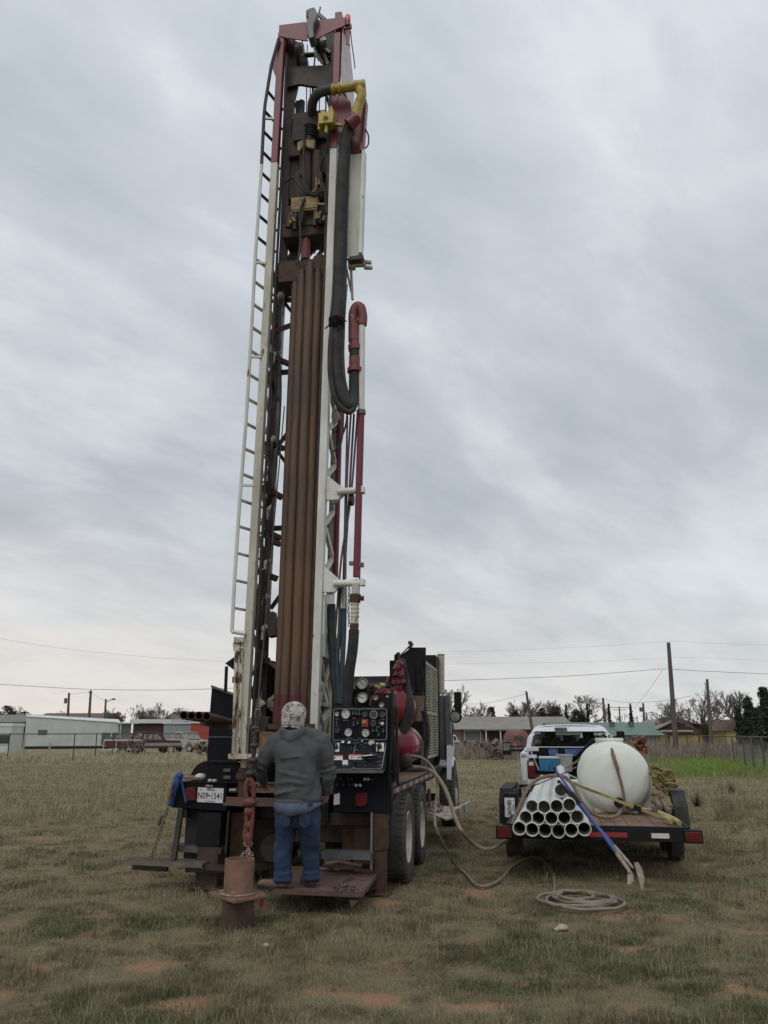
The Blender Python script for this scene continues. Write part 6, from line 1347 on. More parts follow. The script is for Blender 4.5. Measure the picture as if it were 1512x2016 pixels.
for px0,px1,Y,lab,m_,yt in ((322,375,90,'pale grey metal shed behind the tan pickup','siding_grey',1425),(375,412,87,'bright red corrugated shed beside the rig','siding_red',1424)):
    t,w,h = building('metal_shed',lab,'shed',px0,px1,Y,yt,6,m_,'roof_white','flat',yt-2,.15)
    b = MB(); n = int(w/.25)
    for k in range(n): b.bb(-w/2+w*k/n,-w/2+w*k/n+.04,-.03,.0,0,h)
    b.build('wall_rib', m_, t)
# ---- vehicles far off: side view built as profile
def sidecar(name, lab, Y, x0, x1, prof, m_, glassp, wheels, yaw=0, m2=None, width=1.8, cat='pickup truck', base=0):
    c = gp_((x0+x1)/2, Y); L = abs(at(x1,1440,Y).x-at(x0,1440,Y).x)/math.cos(R_(yaw)); t = thing(name, lab, cat, c+V3(0,0,base), R_(yaw))
    b = MB(); b.prism([((x-.5)*L, 0, z) for x, z in prof], (0,width,0)); b.build('body', m_, t, bevel=.04)
    for g_ in glassp: b = MB(); b.prism([((x-.5)*L, -.015, z) for x, z in g_], (0,width+.03,0)); b.build('window', 'glass', t)
    if m2: b = MB(); b.prism([((x-.5)*L, -.01, z) for x, z in m2[1]], (0,width+.02,0)); b.build('side_stripe', m2[0], t)
    for wx in wheels:
        for y in (.12, width-.12): wheel(t, (wx-.5)*L, y, -1, .38, .24, seg=16).rotation_euler = (0,0,math.pi/2)
        b = MB(); b.lathe([(.46,-.012),(.46,.1)], ((wx-.5)*L,0,.42), (0,1,0), 18); b.build('wheel_arch', 'black', t)
    return t, L
def farpickup(lab, Y, x0, x1, yaw, body, stripe, ext):
    """old pickup: local x runs from tail to nose, near flank at y = 0"""
    c = gp_((x0+x1)/2, Y); t = thing('pickup_truck', lab, 'pickup truck', c, R_(yaw)); L = 5.3; w = 1.9; X = lambda f: (f-.5)*L
    pr = [(0,.55),(0,1.12),(.36,1.14),(.70,1.14),(.735,1.10),(.96,1.02),(.99,.9),(1.0,.6),(.98,.5),(.90,.48)]
    arc = lambda f: [(f+.082*math.cos(a), .42+.44*math.sin(a)) for a in np.linspace(0, math.pi, 9)]
    pr = pr+arc(.81)+arc(.21)+[(.05,.5)]
    b = MB()
    for y in (0, w-.06): b.prism([(X(f), y, z) for f, z in pr], (0,.06,0))
    b.bb(X(.36),X(.98),.06,w-.06,.55,1.0); b.bb(X(0),X(.36),.06,w-.06,.6,.7); b.bb(X(0),X(0)+.06,.06,w-.06,.55,1.12); b.bb(X(.72),X(.97),.02,w-.02,.95,1.06); b.build('body', body, t, bevel=.03)
    f0 = .30 if ext else .40; b = MB(); R0 = [(f0,1.13),(f0+.02,1.62),(f0+.05,1.76),(.58,1.76),(.63,1.66),(.72,1.12)]
    for y in (.03, w-.09): b.prism([(X(f0),y,1.13),(X(f0+.035),y,1.13),(X(f0+.055),y,1.66),(X(.575),y,1.66),(X(.68),y,1.12),(X(.72),y,1.12),(X(.62),y,1.70),(X(.58),y,1.77),(X(f0+.05),y,1.77),(X(f0+.02),y,1.64)], (0,.06,0)); b.bb(X(.50),X(.515),y,y+.06,1.12,1.68)
    if ext: b.bb(X(.40),X(.415),.03,.09,1.12,1.68)
    b.bb(X(f0+.03),X(.60),.05,w-.05,1.72,1.79); b.build('cab', body, t, bevel=.02)
    b = MB(); b.prism([(X(f0+.02),.07,1.13),(X(.70),.07,1.13),(X(.60),.10,1.70),(X(f0+.05),.10,1.70)], (0,w-.14,0)); b.build('window', 'pale_glass', t)
    if stripe: b = MB(); b.prism([(X(f), -.012, z) for f, z in ((.0,.62),(.0,.86),(.99,.84),(.99,.6),(.90,.6),(.90,.62),(.72,.62),(.30,.62),(.12,.62))], (0,.01,0)); b.build('side_stripe', stripe, t)
    b = MB(); b.bb(X(0)-.12,X(0)-.02,.05,w-.05,.48,.60); b.build('bumper', 'siding_white', t); b = MB(); b.bb(X(1),X(1)+.12,.0,w,.46,.62); b.build('bumper', 'siding_white', t)
    b = MB(); b.bb(X(1)-.02,X(1)+.02,.3,w-.3,.68,.92); b.build('grille', 'black', t)
    for y in (.12,w-.28): b = MB(); b.bb(X(1)-.01,X(1)+.03,y,y+.18,.70,.90); b.build('headlight', 'gauge_face', t)
    b = MB(); b.bb(X(0)-.01,X(0)+.05,-.01,.12,.75,1.0); b.build('tail_light', 'light_red', t)
    for f in (.45,.51): b = MB(); b.bb(X(f),X(f)+.02,-.01,.0,.6,1.1); b.build('door_gap', 'black', t)
    for f in (.21,.81):
        for y in (.14, w-.14): wq = wheel(t, X(f), y, -1, .38, .24, seg=20); wq.rotation_euler = (0,0,math.pi/2)
    return t, L
t, L = farpickup('old maroon and silver extended cab pickup parked in the dry grass', 73, 270, 334, 36, 'car_maroon', 'car_silver', True)
b = MB(); rnd = random.Random(30)
for k in range(30): b.box((rnd.uniform(-2.5,-.9), rnd.uniform(.2,1.7), 1.0+rnd.random()*.45), (rnd.uniform(.1,.6),rnd.uniform(.1,.5),rnd.uniform(.08,.3)), Euler((rnd.random(),rnd.random(),rnd.random())).to_matrix())
b.build('junk_load', 'junk', t)
farpickup('tan and white pickup parked half hidden behind the maroon pickup', 79, 326, 372, -34, 'car_tan', None, False)
t = thing('utility_trailer','low flat trailer loaded with junk parked at the tail of the maroon pickup','trailer',gp_(246,66), R_(20)); b = MB(); b.bb(-1.5,1.3,0,1.5,.42,.5); b.bb(-1.9,-1.4,.6,.7,.42,.5)
for x in (-1.5,-.6,.3,1.25): b.bb(x,x+.05,0,.05,.5,1.2)
b.bb(-1.5,1.3,0,.04,1.1,1.2); b.build('frame','siding_white',t)
b = MB(); rnd = random.Random(31)
for k in range(34): b.box((rnd.uniform(-1.4,1.2), rnd.uniform(.1,1.4), .6+rnd.random()*.75), (rnd.uniform(.1,.7),rnd.uniform(.1,.5),rnd.uniform(.06,.3)), Euler((rnd.random(),rnd.random(),rnd.random())).to_matrix())
b.build('junk_load', 'junk', t); b = MB(); b.bb(-1.3,1.0,.05,.15,.55,1.0); b.build('side_board','car_maroon',t)
for y in (-.1,1.6): wheel(t, -.1, y, -1, .33, .2, seg=16).rotation_euler = (0,0,math.pi/2)
sidecar('parked_car','white car parked at the brick house, seen beside the rig mirror',80,868,906,[(0,.4),(0,.9),(.35,1.0),(.45,1.5),(.75,1.5),(.88,.98),(1,.9),(1,.4)],'truck_white',[[(.42,1.0),(.48,1.42),(.60,1.42),(.60,1.0)],[(.64,1.0),(.64,1.42),(.74,1.42),(.83,1.0)]],(.2,.8),0,cat='car')
sidecar('parked_car','pale car showing between the pickup cab and the water tank',62,1150,1192,[(0,.4),(0,1.2),(.1,1.62),(.8,1.62),(.95,1.2),(1,1.1),(1,.4)],'truck_white',[[(.08,1.2),(.15,1.52),(.75,1.52),(.86,1.2)]],(.2,.8),0,cat='car')
sidecar('parked_car','low pale car just right of the first one beyond the tank',70,1192,1222,[(0,.4),(0,1.1),(.2,1.45),(.7,1.5),(.95,1.1),(1,1.0),(1,.4)],'car_silver',[[(.16,1.1),(.25,1.38),(.68,1.42),(.84,1.1)]],(.2,.8),0,cat='car')
# old red truck beside the porch
t = thing('old_truck','rounded faded red antique truck cab left of the white pickup','truck',gp_(1016,60)); s1 = 1/27.
b = MB(); b.loft([((0,0,.5),.85,.9),((0,0,1.1),.9,.95),((0,0,1.5),.85,.9),((0,0,1.8),.68,.7),((0,0,1.88),.4,.4)], 20); b.build('cab','car_pink',t); b = MB(); b.bb(-.3,.35,-.93,-.78,1.15,1.5); b.build('rear_window','glass',t); b = MB(); b.bb(-.9,.9,-2.2,-.8,.5,.75); b.build('truck_bed','car_pink',t)
for sx in (-1,1): wheel(t, sx*.8, -1.4, sx, .38, .2, seg=16)
# junk: orange machinery, barrels, posts
o = thing('farm_implement','rusty orange framed implement standing in the weeds right of the tank','farm machine',gp_(1263,45)); b = MB()
def ow(px,py,dy=0): return at(px,py,45+dy)-o.location
for q in (((1240,1470),(1272,1467)),((1240,1470),(1250,1482)),((1272,1467),(1273,1484)),((1243,1466),(1268,1449)),((1256,1448),(1272,1470)),((1250,1462),(1265,1478)),((1268,1449),(1270,1468)),((1245,1480),(1272,1480))): b.beam(ow(*q[0]),ow(*q[1],.6),.09,.09)
b.build('frame','orange_frame',o); b = MB(); rnd = random.Random(41)
for k in range(30): p = ow(1250+rnd.random()*16,1456+rnd.random()*20,.5); b.box(p,(rnd.uniform(.1,.5),.1,rnd.uniform(.05,.2)),Euler((rnd.random()*3,rnd.random()*3,0)).to_matrix())
b.build('tines','rust',o)
for i,(x,y,Y,s,lab) in enumerate(((1225,1456,50,1.0,'pile of dark scrap beside the orange implement'),(1208,1450,56,1.1,'pile of tangled scrap behind the water tank'),(975,1465,55,.9,'dark junk pile beside the pickup mirror'),(930,1462,60,.8,'low scrap heap in front of the brick house'),(275,1445,64,.8,'scrap heap in front of the carport'),(402,1458,60,.8,'small pile of dark junk between the red shed and the rig'))):
    b = MB(); rnd = random.Random(50+i); g0 = gp_(x,Y)
    for k in range(34): b.box(g0+V3(rnd.gauss(0,.45)*s, rnd.uniform(0,.6), rnd.random()*s*1.3), (rnd.uniform(.05,.6)*s,rnd.uniform(.05,.3),rnd.uniform(.04,.25)), Euler((rnd.random()*3,rnd.random()*3,rnd.random()*3)).to_matrix())
    for k in range(3): c = g0+V3(rnd.gauss(0,.5)*s,-.1,rnd.uniform(.3,.9)*s); b.ring(c,(rnd.random(),1,rnd.random()),.28*s,.08*s,12,5)
    q = b.build('scrap_pile','junk'); tag(q, lab, 'scrap')
# ---- fences
def fence(lab, pts, hgt, step, pm, rail=True, mesh=True, pr=.035, posts=None):
    t = thing('chain_link_fence', lab, 'fence', (pts[0][0],pts[0][1],0)); o0 = t.location; b = MB()
    for (xa,ya),(xb_,yb_) in zip(pts, pts[1:]): b.tube([V3(xa,ya,hgt)-o0, V3(xb_,yb_,hgt)-o0], .028, 6)
    if rail: b.build('rail', pm, t)
    tot = []; 
    for (xa,ya),(xb_,yb_) in zip(pts, pts[1:]):
        d = math.hypot(xb_-xa,yb_-ya); n = max(1,round(d/step))
        for k in range(n): tot.append((lerp(xa,xb_,k/n),lerp(ya,yb_,k/n)))
    tot.append(pts[-1])
    for x, y in (posts or tot): b = MB(); b.cyl(V3(x,y,-.1)-o0, V3(x,y,hgt+.05)-o0, pr, n=8); b.build('post', pm, t)
    b = MB()
    for (xa,ya),(xb_,yb_) in zip(pts, pts[1:]):
        d = math.hypot(xb_-xa,yb_-ya); n = int(d/.22)
        for k in range(n):
            for s in (1,-1):
                k2 = k+s*(hgt/.22)
                if 0 <= k2 <= n:
                    b.beam(V3(lerp(xa,xb_,k/n),lerp(ya,yb_,k/n),.05)-o0, V3(lerp(xa,xb_,k2/n),lerp(ya,yb_,k2/n),hgt)-o0, .0045, .0045)
    if mesh: b.build('wire_mesh', 'galv', t)
fence('chain link fence on dark posts crossing the field in front of the mobile home', [(gp_(-60,52).x,52),(gp_(50,50).x,50),(gp_(280,66).x,66),(gp_(420,74).x,74)], 1.62, 6.5, 'dark_steel', mesh=False, posts=[(gp_(x,Y).x,Y) for x,Y in ((20,51),(148,56),(191,59),(224,62),(262,65))])
for x, Y, lab in ((49,50,'pale wooden post at the left end of the dark field fence'),(100,50,'short pale wooden post in front of the mobile home')):
    b = MB(); g0 = gp_(x,Y); b.cyl(g0, g0+V3(.03,0,1.6 if x == 49 else 1.1), .06, n=8); q = b.build('fence_post','post_pale'); tag(q, lab, 'post')
fence('long chain link fence with pale posts running from the yellow house to the right edge', [(gp_(1252,64).x,64),(gp_(1380,58).x,58),(gp_(1440,48).x,48),(gp_(1512,38).x,38),(gp_(1620,30).x,30)], 1.5, 3.2, 'pole_wood', pr=.05, posts=[(gp_(x,Y).x,Y) for x,Y in ((1252,64),(1310,61),(1352,59),(1440,48),(1461,44.5),(1477,42),(1498,39.5),(1526,36.5),(1560,34))])
# ---- trees
def bare_tree(lab, px, Y, ytop, seed, spread=.55, group='bare winter trees', lean=0, n0=4, dens=.92, rmin=.020, kind='bare_tree'):
    rnd = random.Random(seed); g0 = gp_(px, Y); H = hz(px, ytop, Y); t = thing(kind, lab, 'tree', g0, 0, group); tr, cw = MB(), MB()
    def grow(p, d, L, r, lev, mb):
        pts = [p]; dd = d.copy(); 
        for k in range(3): dd = (dd+V3(rnd.gauss(0,.13),rnd.gauss(0,.13),rnd.gauss(0,.06)+.03)).normalized(); pts.append(pts[-1]+dd*L/3)
        mb.tube(pts, [max(r*(1-.15*k),rmin*.8) for k in range(4)], 5 if lev < 2 else 3, cap=False)
        if lev >= 6 or L < .16: return
        nb = rnd.choice((2,3,3)) if lev else n0
        for k in range(int(nb*dens+.5)):
            q = pts[rnd.choice((2,3,3))] if lev else pts[3]; a = rnd.random()*6.28; s = spread*rnd.uniform(.6,1.35)
            u = dd.orthogonal().normalized(); v = dd.cross(u); nd = (dd+(u*math.cos(a)+v*math.sin(a))*s+V3(0,0,.08)).normalized()
            grow(q, nd, L*rnd.uniform(.62,.85), max(r*.6,rmin), lev+1, cw if lev >= 1 else tr)
    grow(V3(0,0,-.1), V3(lean,0,1).normalized(), H*.27, H*.034+.03, 0, tr)
    v = np.array(cw.v); zmx = v[:,2].max(); k = H/zmx
    for mb in (tr, cw): mb.v = [(a*k,b*k,c*k) for a,b,c in mb.v]
    tr.build('trunk','bark',t); cw.build('crown','twig',t)
    return t
bare_tree('wide spreading bare tree behind the thin pole at the right', 1392, 78, 1341, 5, .75, n0=6, dens=1.0, rmin=.020)
bare_tree('smaller bare tree leaning right beside the pines', 1436, 82, 1356, 8, .6, lean=.35, n0=5, rmin=.019)
bare_tree('low bare tree just left of the wide spreading one', 1345, 84, 1375, 12, .8, n0=5, rmin=.019)
for i,(px,Y,yt,lab) in enumerate(((926,105,1377,'bushy bare tree above the left end of the tan roof'),(957,110,1386,'second bare tree above the tan roof'),(1022,100,1372,'tall bare tree left of the leaning pole'),(1045,108,1380,'bare tree right of the leaning pole'),(1079,112,1377,'bare tree above the right half of the tan roof'),(1105,112,1388,'low bare tree above the right end of the tan roof'),(1153,115,1368,'thin bare tree between two cypresses'),(1135,125,1393,'short bare tree left of the first cypresses'),(886,95,1345,'bare tree showing between the exhaust stack and the mirror'),
    (228,120,1393,'leftmost bare tree right of the lamp pole'),(272,118,1385,'dense bare tree above the carport'),(293,118,1388,'bare tree beside the cream house'),(314,112,1382,'bare tree with upright limbs above the grey shed'),(345,140,1392,'far bare tree behind the grey roofed house'),(20,130,1388,'far bare tree behind the left grey house'),(40,135,1391,'second far bare tree behind the left grey house'),(1210,200,1408,'tiny far bare tree beyond the double pole'),(1240,190,1404,'far bare tree left of the lone cypress'),(1262,190,1403,'far bare tree right of the lone cypress'),(1296,160,1402,'thin far bare tree left of the yellow house'),(1375,120,1392,'far bare tree behind the yellow house'),(990,125,1390,'scrubby bare tree left of the leaning pole'),(112,160,1398,'tiny bare tree behind the brown roof'))):
    bare_tree(lab, px, Y, yt, 100+i, .6, n0=4 if i < 14 else 3, dens=1.0 if i < 15 else .8, rmin=.021 if Y < 150 else .035)
def leafy(name, lab, px, Y, ytop, wpx, mname, seed, shape='round', n=1500, ls=.16, group=None):
    rnd = np.random.RandomState(seed); g0 = gp_(px, Y); H = hz(px, ytop, Y); Rw = .5*(at(px+wpx/2,1440,Y).x-at(px-wpx/2,1440,Y).x)*1.0; t = thing(name, lab, 'tree', g0, 0, group)
    b = MB(); b.tube([(0,0,-.1),(0,0,H*.5),(0,0,H*.93)], [H*.03+.03,H*.02+.02,.02], 6)
    nb = 40 if shape != 'column' else 10
    for k in range(nb): a = rnd.rand()*6.28; z = H*(.2+.7*rnd.rand()); rr = Rw*(1.0 if shape == 'round' else (1-z/H*.85)); b.tube([(0,0,z*.85),(rr*.8*math.cos(a),rr*.8*math.sin(a),z)], [.04,.012], 3, cap=False)
    b.build('trunk','bark',t)
    # clumps of leaf sized faces
    nc = max(12, n//28); C = []
    for k in range(nc):
        z = rnd.rand()
        if shape == 'cone': z = z**1.15; rr = Rw*(1-z)*(.35+.65*rnd.rand())*(.75+.4*math.sin(z*26)**2); zz = H*(.06+.90*z)
        elif shape == 'column': rr = Rw*min(1,(1-z)*2.2)*.9*rnd.rand()**.4; zz = H*(.04+.96*z)
        else: th = math.acos(2*z-1); rr = Rw*math.sin(th)*(.5+.5*rnd.rand()); zz = H*(.58+.40*math.cos(th))
        a = rnd.rand()*6.28; C.append((rr*math.cos(a),rr*math.sin(a),zz))
    C = np.array(C); idx = rnd.randint(0,nc,n); sg = Rw*(.17 if shape != 'cone' else .11)
    P = C[idx]+rnd.randn(n,3)*np.array([sg,sg,sg*.8 if shape != 'column' else sg*2]); P[:,2] = np.minimum(np.abs(P[:,2]), H)
    u = rnd.randn(n,3); u /= np.linalg.norm(u,axis=1)[:,None]; v = np.cross(u, rnd.randn(n,3)); v /= np.linalg.norm(v,axis=1)[:,None]; s = ls*(.5+rnd.rand(n,1))
    if shape == 'column':
        z = rnd.rand(n)**.8; a = rnd.rand(n)*6.28; rr = Rw*np.minimum(1,(1-z)*1.5)**.8*np.sqrt(rnd.rand(n)); P = np.stack([rr*np.cos(a), rr*np.sin(a), H*(.03+.97*z)],1)
    V = np.stack([P-u*s*.35, P+v*s, P+u*s*.35, P-v*s],1).reshape(-1,3)
    fast_mesh('crown', V, 4, mname, t)
    return t
def fast_mesh(name, V, k, mname, parent=None, attrs=None, smooth=False):
    if k == 5:      # grass blade: a quad and a triangle tip
        n = len(V)//5; me = bpy.data.meshes.new(name); me.vertices.add(len(V)); me.vertices.foreach_set('co', V.astype(np.float32).ravel())
        li = (np.arange(n)[:,None]*5+np.array([0,1,2,4,4,2,3])[None,:]).ravel().astype(np.int32); ls = (np.arange(n)[:,None]*7+np.array([0,4])[None,:]).ravel().astype(np.int32)
        me.loops.add(len(li)); me.loops.foreach_set('vertex_index', li); me.polygons.add(2*n); me.polygons.foreach_set('loop_start', ls); me.update(calc_edges=True)
        for a, d in (attrs or {}).items(): at_ = me.attributes.new(a, 'FLOAT', 'POINT'); at_.data.foreach_set('value', d.astype(np.float32))
        me.materials.append(MATS[mname] if isinstance(mname, str) else mname)
        o = bpy.data.objects.new(name, me); scene.collection.objects.link(o); o.parent = parent; return o
    nf = len(V)//k; me = bpy.data.meshes.new(name); me.vertices.add(len(V)); me.vertices.foreach_set('co', V.astype(np.float32).ravel())
    me.loops.add(len(V)); me.loops.foreach_set('vertex_index', np.arange(len(V), dtype=np.int32)); me.polygons.add(nf)
    me.polygons.foreach_set('loop_start', np.arange(0,len(V),k,dtype=np.int32)); me.update(calc_edges=True)
    for a, d in (attrs or {}).items(): at_ = me.attributes.new(a, 'FLOAT', 'POINT'); at_.data.foreach_set('value', d.astype(np.float32))
    me.materials.append(MATS[mname] if isinstance(mname, str) else mname)
    o = bpy.data.objects.new(name, me); scene.collection.objects.link(o); o.parent = parent; return o
gr = 'evergreens at the right edge'
leafy('pine_tree','tall dark pine cut by the right edge of the picture',1512,62,1350,62,'needle',1,'cone',5200,.15,gr)
leafy('pine_tree','dark pine second from the right edge',1478,64,1372,52,'needle',2,'cone',4200,.15,gr)
leafy('pine_tree','rounded dark pine nearest the brown roofed house',1458,66,1393,34,'needle',3,'cone',2600,.15,gr)
leafy('pine_tree','low dark pine in front of the two taller pines',1492,58,1392,40,'needle',4,'cone',2600,.14,gr)
for i,(px,Y,yt,w_,lab) in enumerate(((1117,105,1387,9,'narrow cypress left of the thin bare tree'),(1159,105,1386,10,'dark cypress beside the thin bare tree'),(1202,105,1386,9,'lone slim cypress right of the lamp pole'),(1245,100,1386,10,'rightmost slim cypress beyond the green roof'))):
    leafy('cypress_tree',lab,px,Y,yt,w_,'needle',20+i,'column',700,.16,'slim cypresses')
for i,(px,Y,yt,w_,lab,m_) in enumerate(((1016,98,1399,26,'dark rounded evergreen left of the leaning pole','needle'),(1096,104,1392,36,'broad dark evergreen above the right end of the tan roof','needle_dry'),(1140,104,1396,34,'dark evergreen between the two left cypresses','needle_dry'),(8,105,1391,44,'dark evergreen at the far left edge','needle'),(44,115,1402,34,'brownish evergreen behind the grey house','needle_dry'),(968,112,1392,20,'scrubby brown tree above the tan roof','needle_dry'),(281,122,1403,14,'small brown conical tree above the carport','needle_dry'),(1068,108,1395,22,'brown scrubby tree above the middle of the tan roof','needle_dry'))):
    leafy('evergreen_tree',lab,px,Y,yt,w_,m_,40+i,'round',1500,.17)
# spiky bush right of the trailer
t = thing('yucca_plant','spiky grey green bush in the grass right of the trailer','plant',G(1372,1588)); b = MB(); rnd = random.Random(77)
for k in range(170):
    a = rnd.random()*6.28; e = rnd.uniform(.15,1.45); L = rnd.uniform(.25,.52); d = V3(math.cos(a)*math.cos(e),math.sin(a)*math.cos(e),math.sin(e)); s_ = V3(-math.sin(a),math.cos(a),0)*.006; b.add([-s_, s_, d*L+V3(0,0,-.03)], [(0,1,2)])
b.build('leaves','needle_dry',t, smooth=False)
t = thing('yucca_plant','smaller spiky bush at the right edge beyond the trailer','plant',G(1440,1562)); b = MB()
for k in range(150):
    a = rnd.random()*6.28; e = rnd.uniform(.15,1.45); L = rnd.uniform(.2,.48); d = V3(math.cos(a)*math.cos(e),math.sin(a)*math.cos(e),math.sin(e)); s_ = V3(-math.sin(a),math.cos(a),0)*.006; b.add([-s_, s_, d*L], [(0,1,2)])
b.build('leaves','needle_dry',t, smooth=False)
# ================================================================= GROUND AND GRASS
def vnoise(x, y, sc, seed=0):
    rs = np.random.RandomState(seed); T = rs.rand(256,256); x = x/sc+1000; y = y/sc+1000
    xi = np.floor(x).astype(int); yi = np.floor(y).astype(int); fx = x-xi; fy = y-yi; fx = fx*fx*(3-2*fx); fy = fy*fy*(3-2*fy)
    g = lambda a, b: T[a % 256, b % 256]
    return (g(xi,yi)*(1-fx)+g(xi+1,yi)*fx)*(1-fy)+(g(xi,yi+1)*(1-fx)+g(xi+1,yi+1)*fx)*fy
def fbm(x, y, sc, seed=0, oc=4):
    r = 0; a = .5; t = 0
    for k in range(oc): r = r+a*vnoise(x,y,sc/2**k,seed+k); t += a; a *= .55
    return r/t
def sstep(v, a, b): t = np.clip((v-a)/(b-a),0,1); return t*t*(3-2*t)
SPOTS = [(247,363,1900,.14),(395,432,1910,.06),(590,700,1956,.10),(690,790,1966,.16),(275,415,1985,.16),(610,650,1929,.06),(1340,1500,1945,.2),(905,965,1758,.25),(380,470,1965,.1),(850,1000,1985,.10),(1180,1330,1870,.10),(60,180,1905,.1),(-100,60,1960,.16),(700,800,1780,.18),(1080,1180,1712,.3)]
def dirtf(x, y):
    n = fbm(x, y*1.0, .8, 3, 5); n2 = fbm(x, y, .32, 17, 4)
    base = sstep(n, .655, .74)*.6; base = np.maximum(base, .6*sstep(fbm(x,y,.22,91,4), .65, .72))
    for x0, x1, py, ry in SPOTS:
        c = G((x0+x1)/2, py); hw_ = abs(G(x1,py).x-G(x0,py).x)/2; q = ((x-c.x)/hw_)**2+((y-c.y)/ry)**2
        base = np.maximum(base, sstep(n2+.20*(1-q), .50, .62)*(q < 2.4))
    
    return base*np.clip(1.25-np.hypot(x,y)/40, .15, 1)
def hfun(x, y):
    near = np.clip(1.4-np.hypot(x,y)/30, 0, 1); return (fbm(x,y,.5,5,4)-.5)*.05*near
def greenf(x, y):
    n = .62*fbm(x, y, 1.4, 11, 5)+.38*fbm(x,y,.35,14,3); base = .8*sstep(n, .50, .60)*np.clip(1.2-np.hypot(x,y)/22, .12, 1)
    e = ((x-.312*y-.5*np.sin(y*.3))); fld = sstep(e+5*(fbm(x,y,4,33,4)-.5), -1.4, 1.2)*sstep(y+10*(fbm(x,y,3,38,4)-.5), 29, 38)*(1-sstep(y+6*(fbm(x,y,6,37,3)-.5), 58, 66))
    return np.maximum(base, fld), fld
def dryf(x, y): return np.clip(.22+sstep(np.hypot(x,y), 9, 34)*.75+.5*(fbm(x,y,3,21,3)-.5), 0, 1)
def axis(lo, hi, near, step, grow=1.16):
    L = [0.0]; s = step
    while L[-1] < hi: 
        if L[-1] > near: s *= grow
        L.append(L[-1]+s)
    N = [0.0]; s = step
    while N[-1] > lo:
        if N[-1] < -near: s *= grow
        N.append(N[-1]-s)
    return np.array(sorted(set(N+L)))
xs = axis(-2500, 2500, 11, .11); ys = axis(-200, 4000, 24, .11); X, Yg = np.meshgrid(xs, ys); fx, fy = X.ravel(), Yg.ravel()
near = np.clip(1.4-np.hypot(fx,fy)/30, 0, 1); dirt = dirtf(fx,fy); grn, fld = greenf(fx,fy); dry = dryf(fx,fy)
hgt = hfun(fx,fy)
gv = np.stack([fx, fy, hgt], 1).astype(np.float32); nx_, ny_ = len(xs), len(ys)
i0 = (np.arange(ny_-1)[:,None]*nx_+np.arange(nx_-1)[None,:]).ravel(); q = np.stack([i0, i0+1, i0+nx_+1, i0+nx_], 1).astype(np.int32)
me = bpy.data.meshes.new('ground'); me.vertices.add(len(gv)); me.vertices.foreach_set('co', gv.ravel()); me.loops.add(q.size); me.loops.foreach_set('vertex_index', q.ravel()); me.polygons.add(len(q)); me.polygons.foreach_set('loop_start', np.arange(0,q.size,4,dtype=np.int32)); me.polygons.foreach_set('use_smooth', np.ones(len(q),dtype=bool)); me.update(calc_edges=True)
for a, d in (('dirt',dirt),('green',grn),('dry',dry),('field',fld)): z = me.attributes.new(a,'FLOAT','POINT'); z.data.foreach_set('value', d.astype(np.float32))
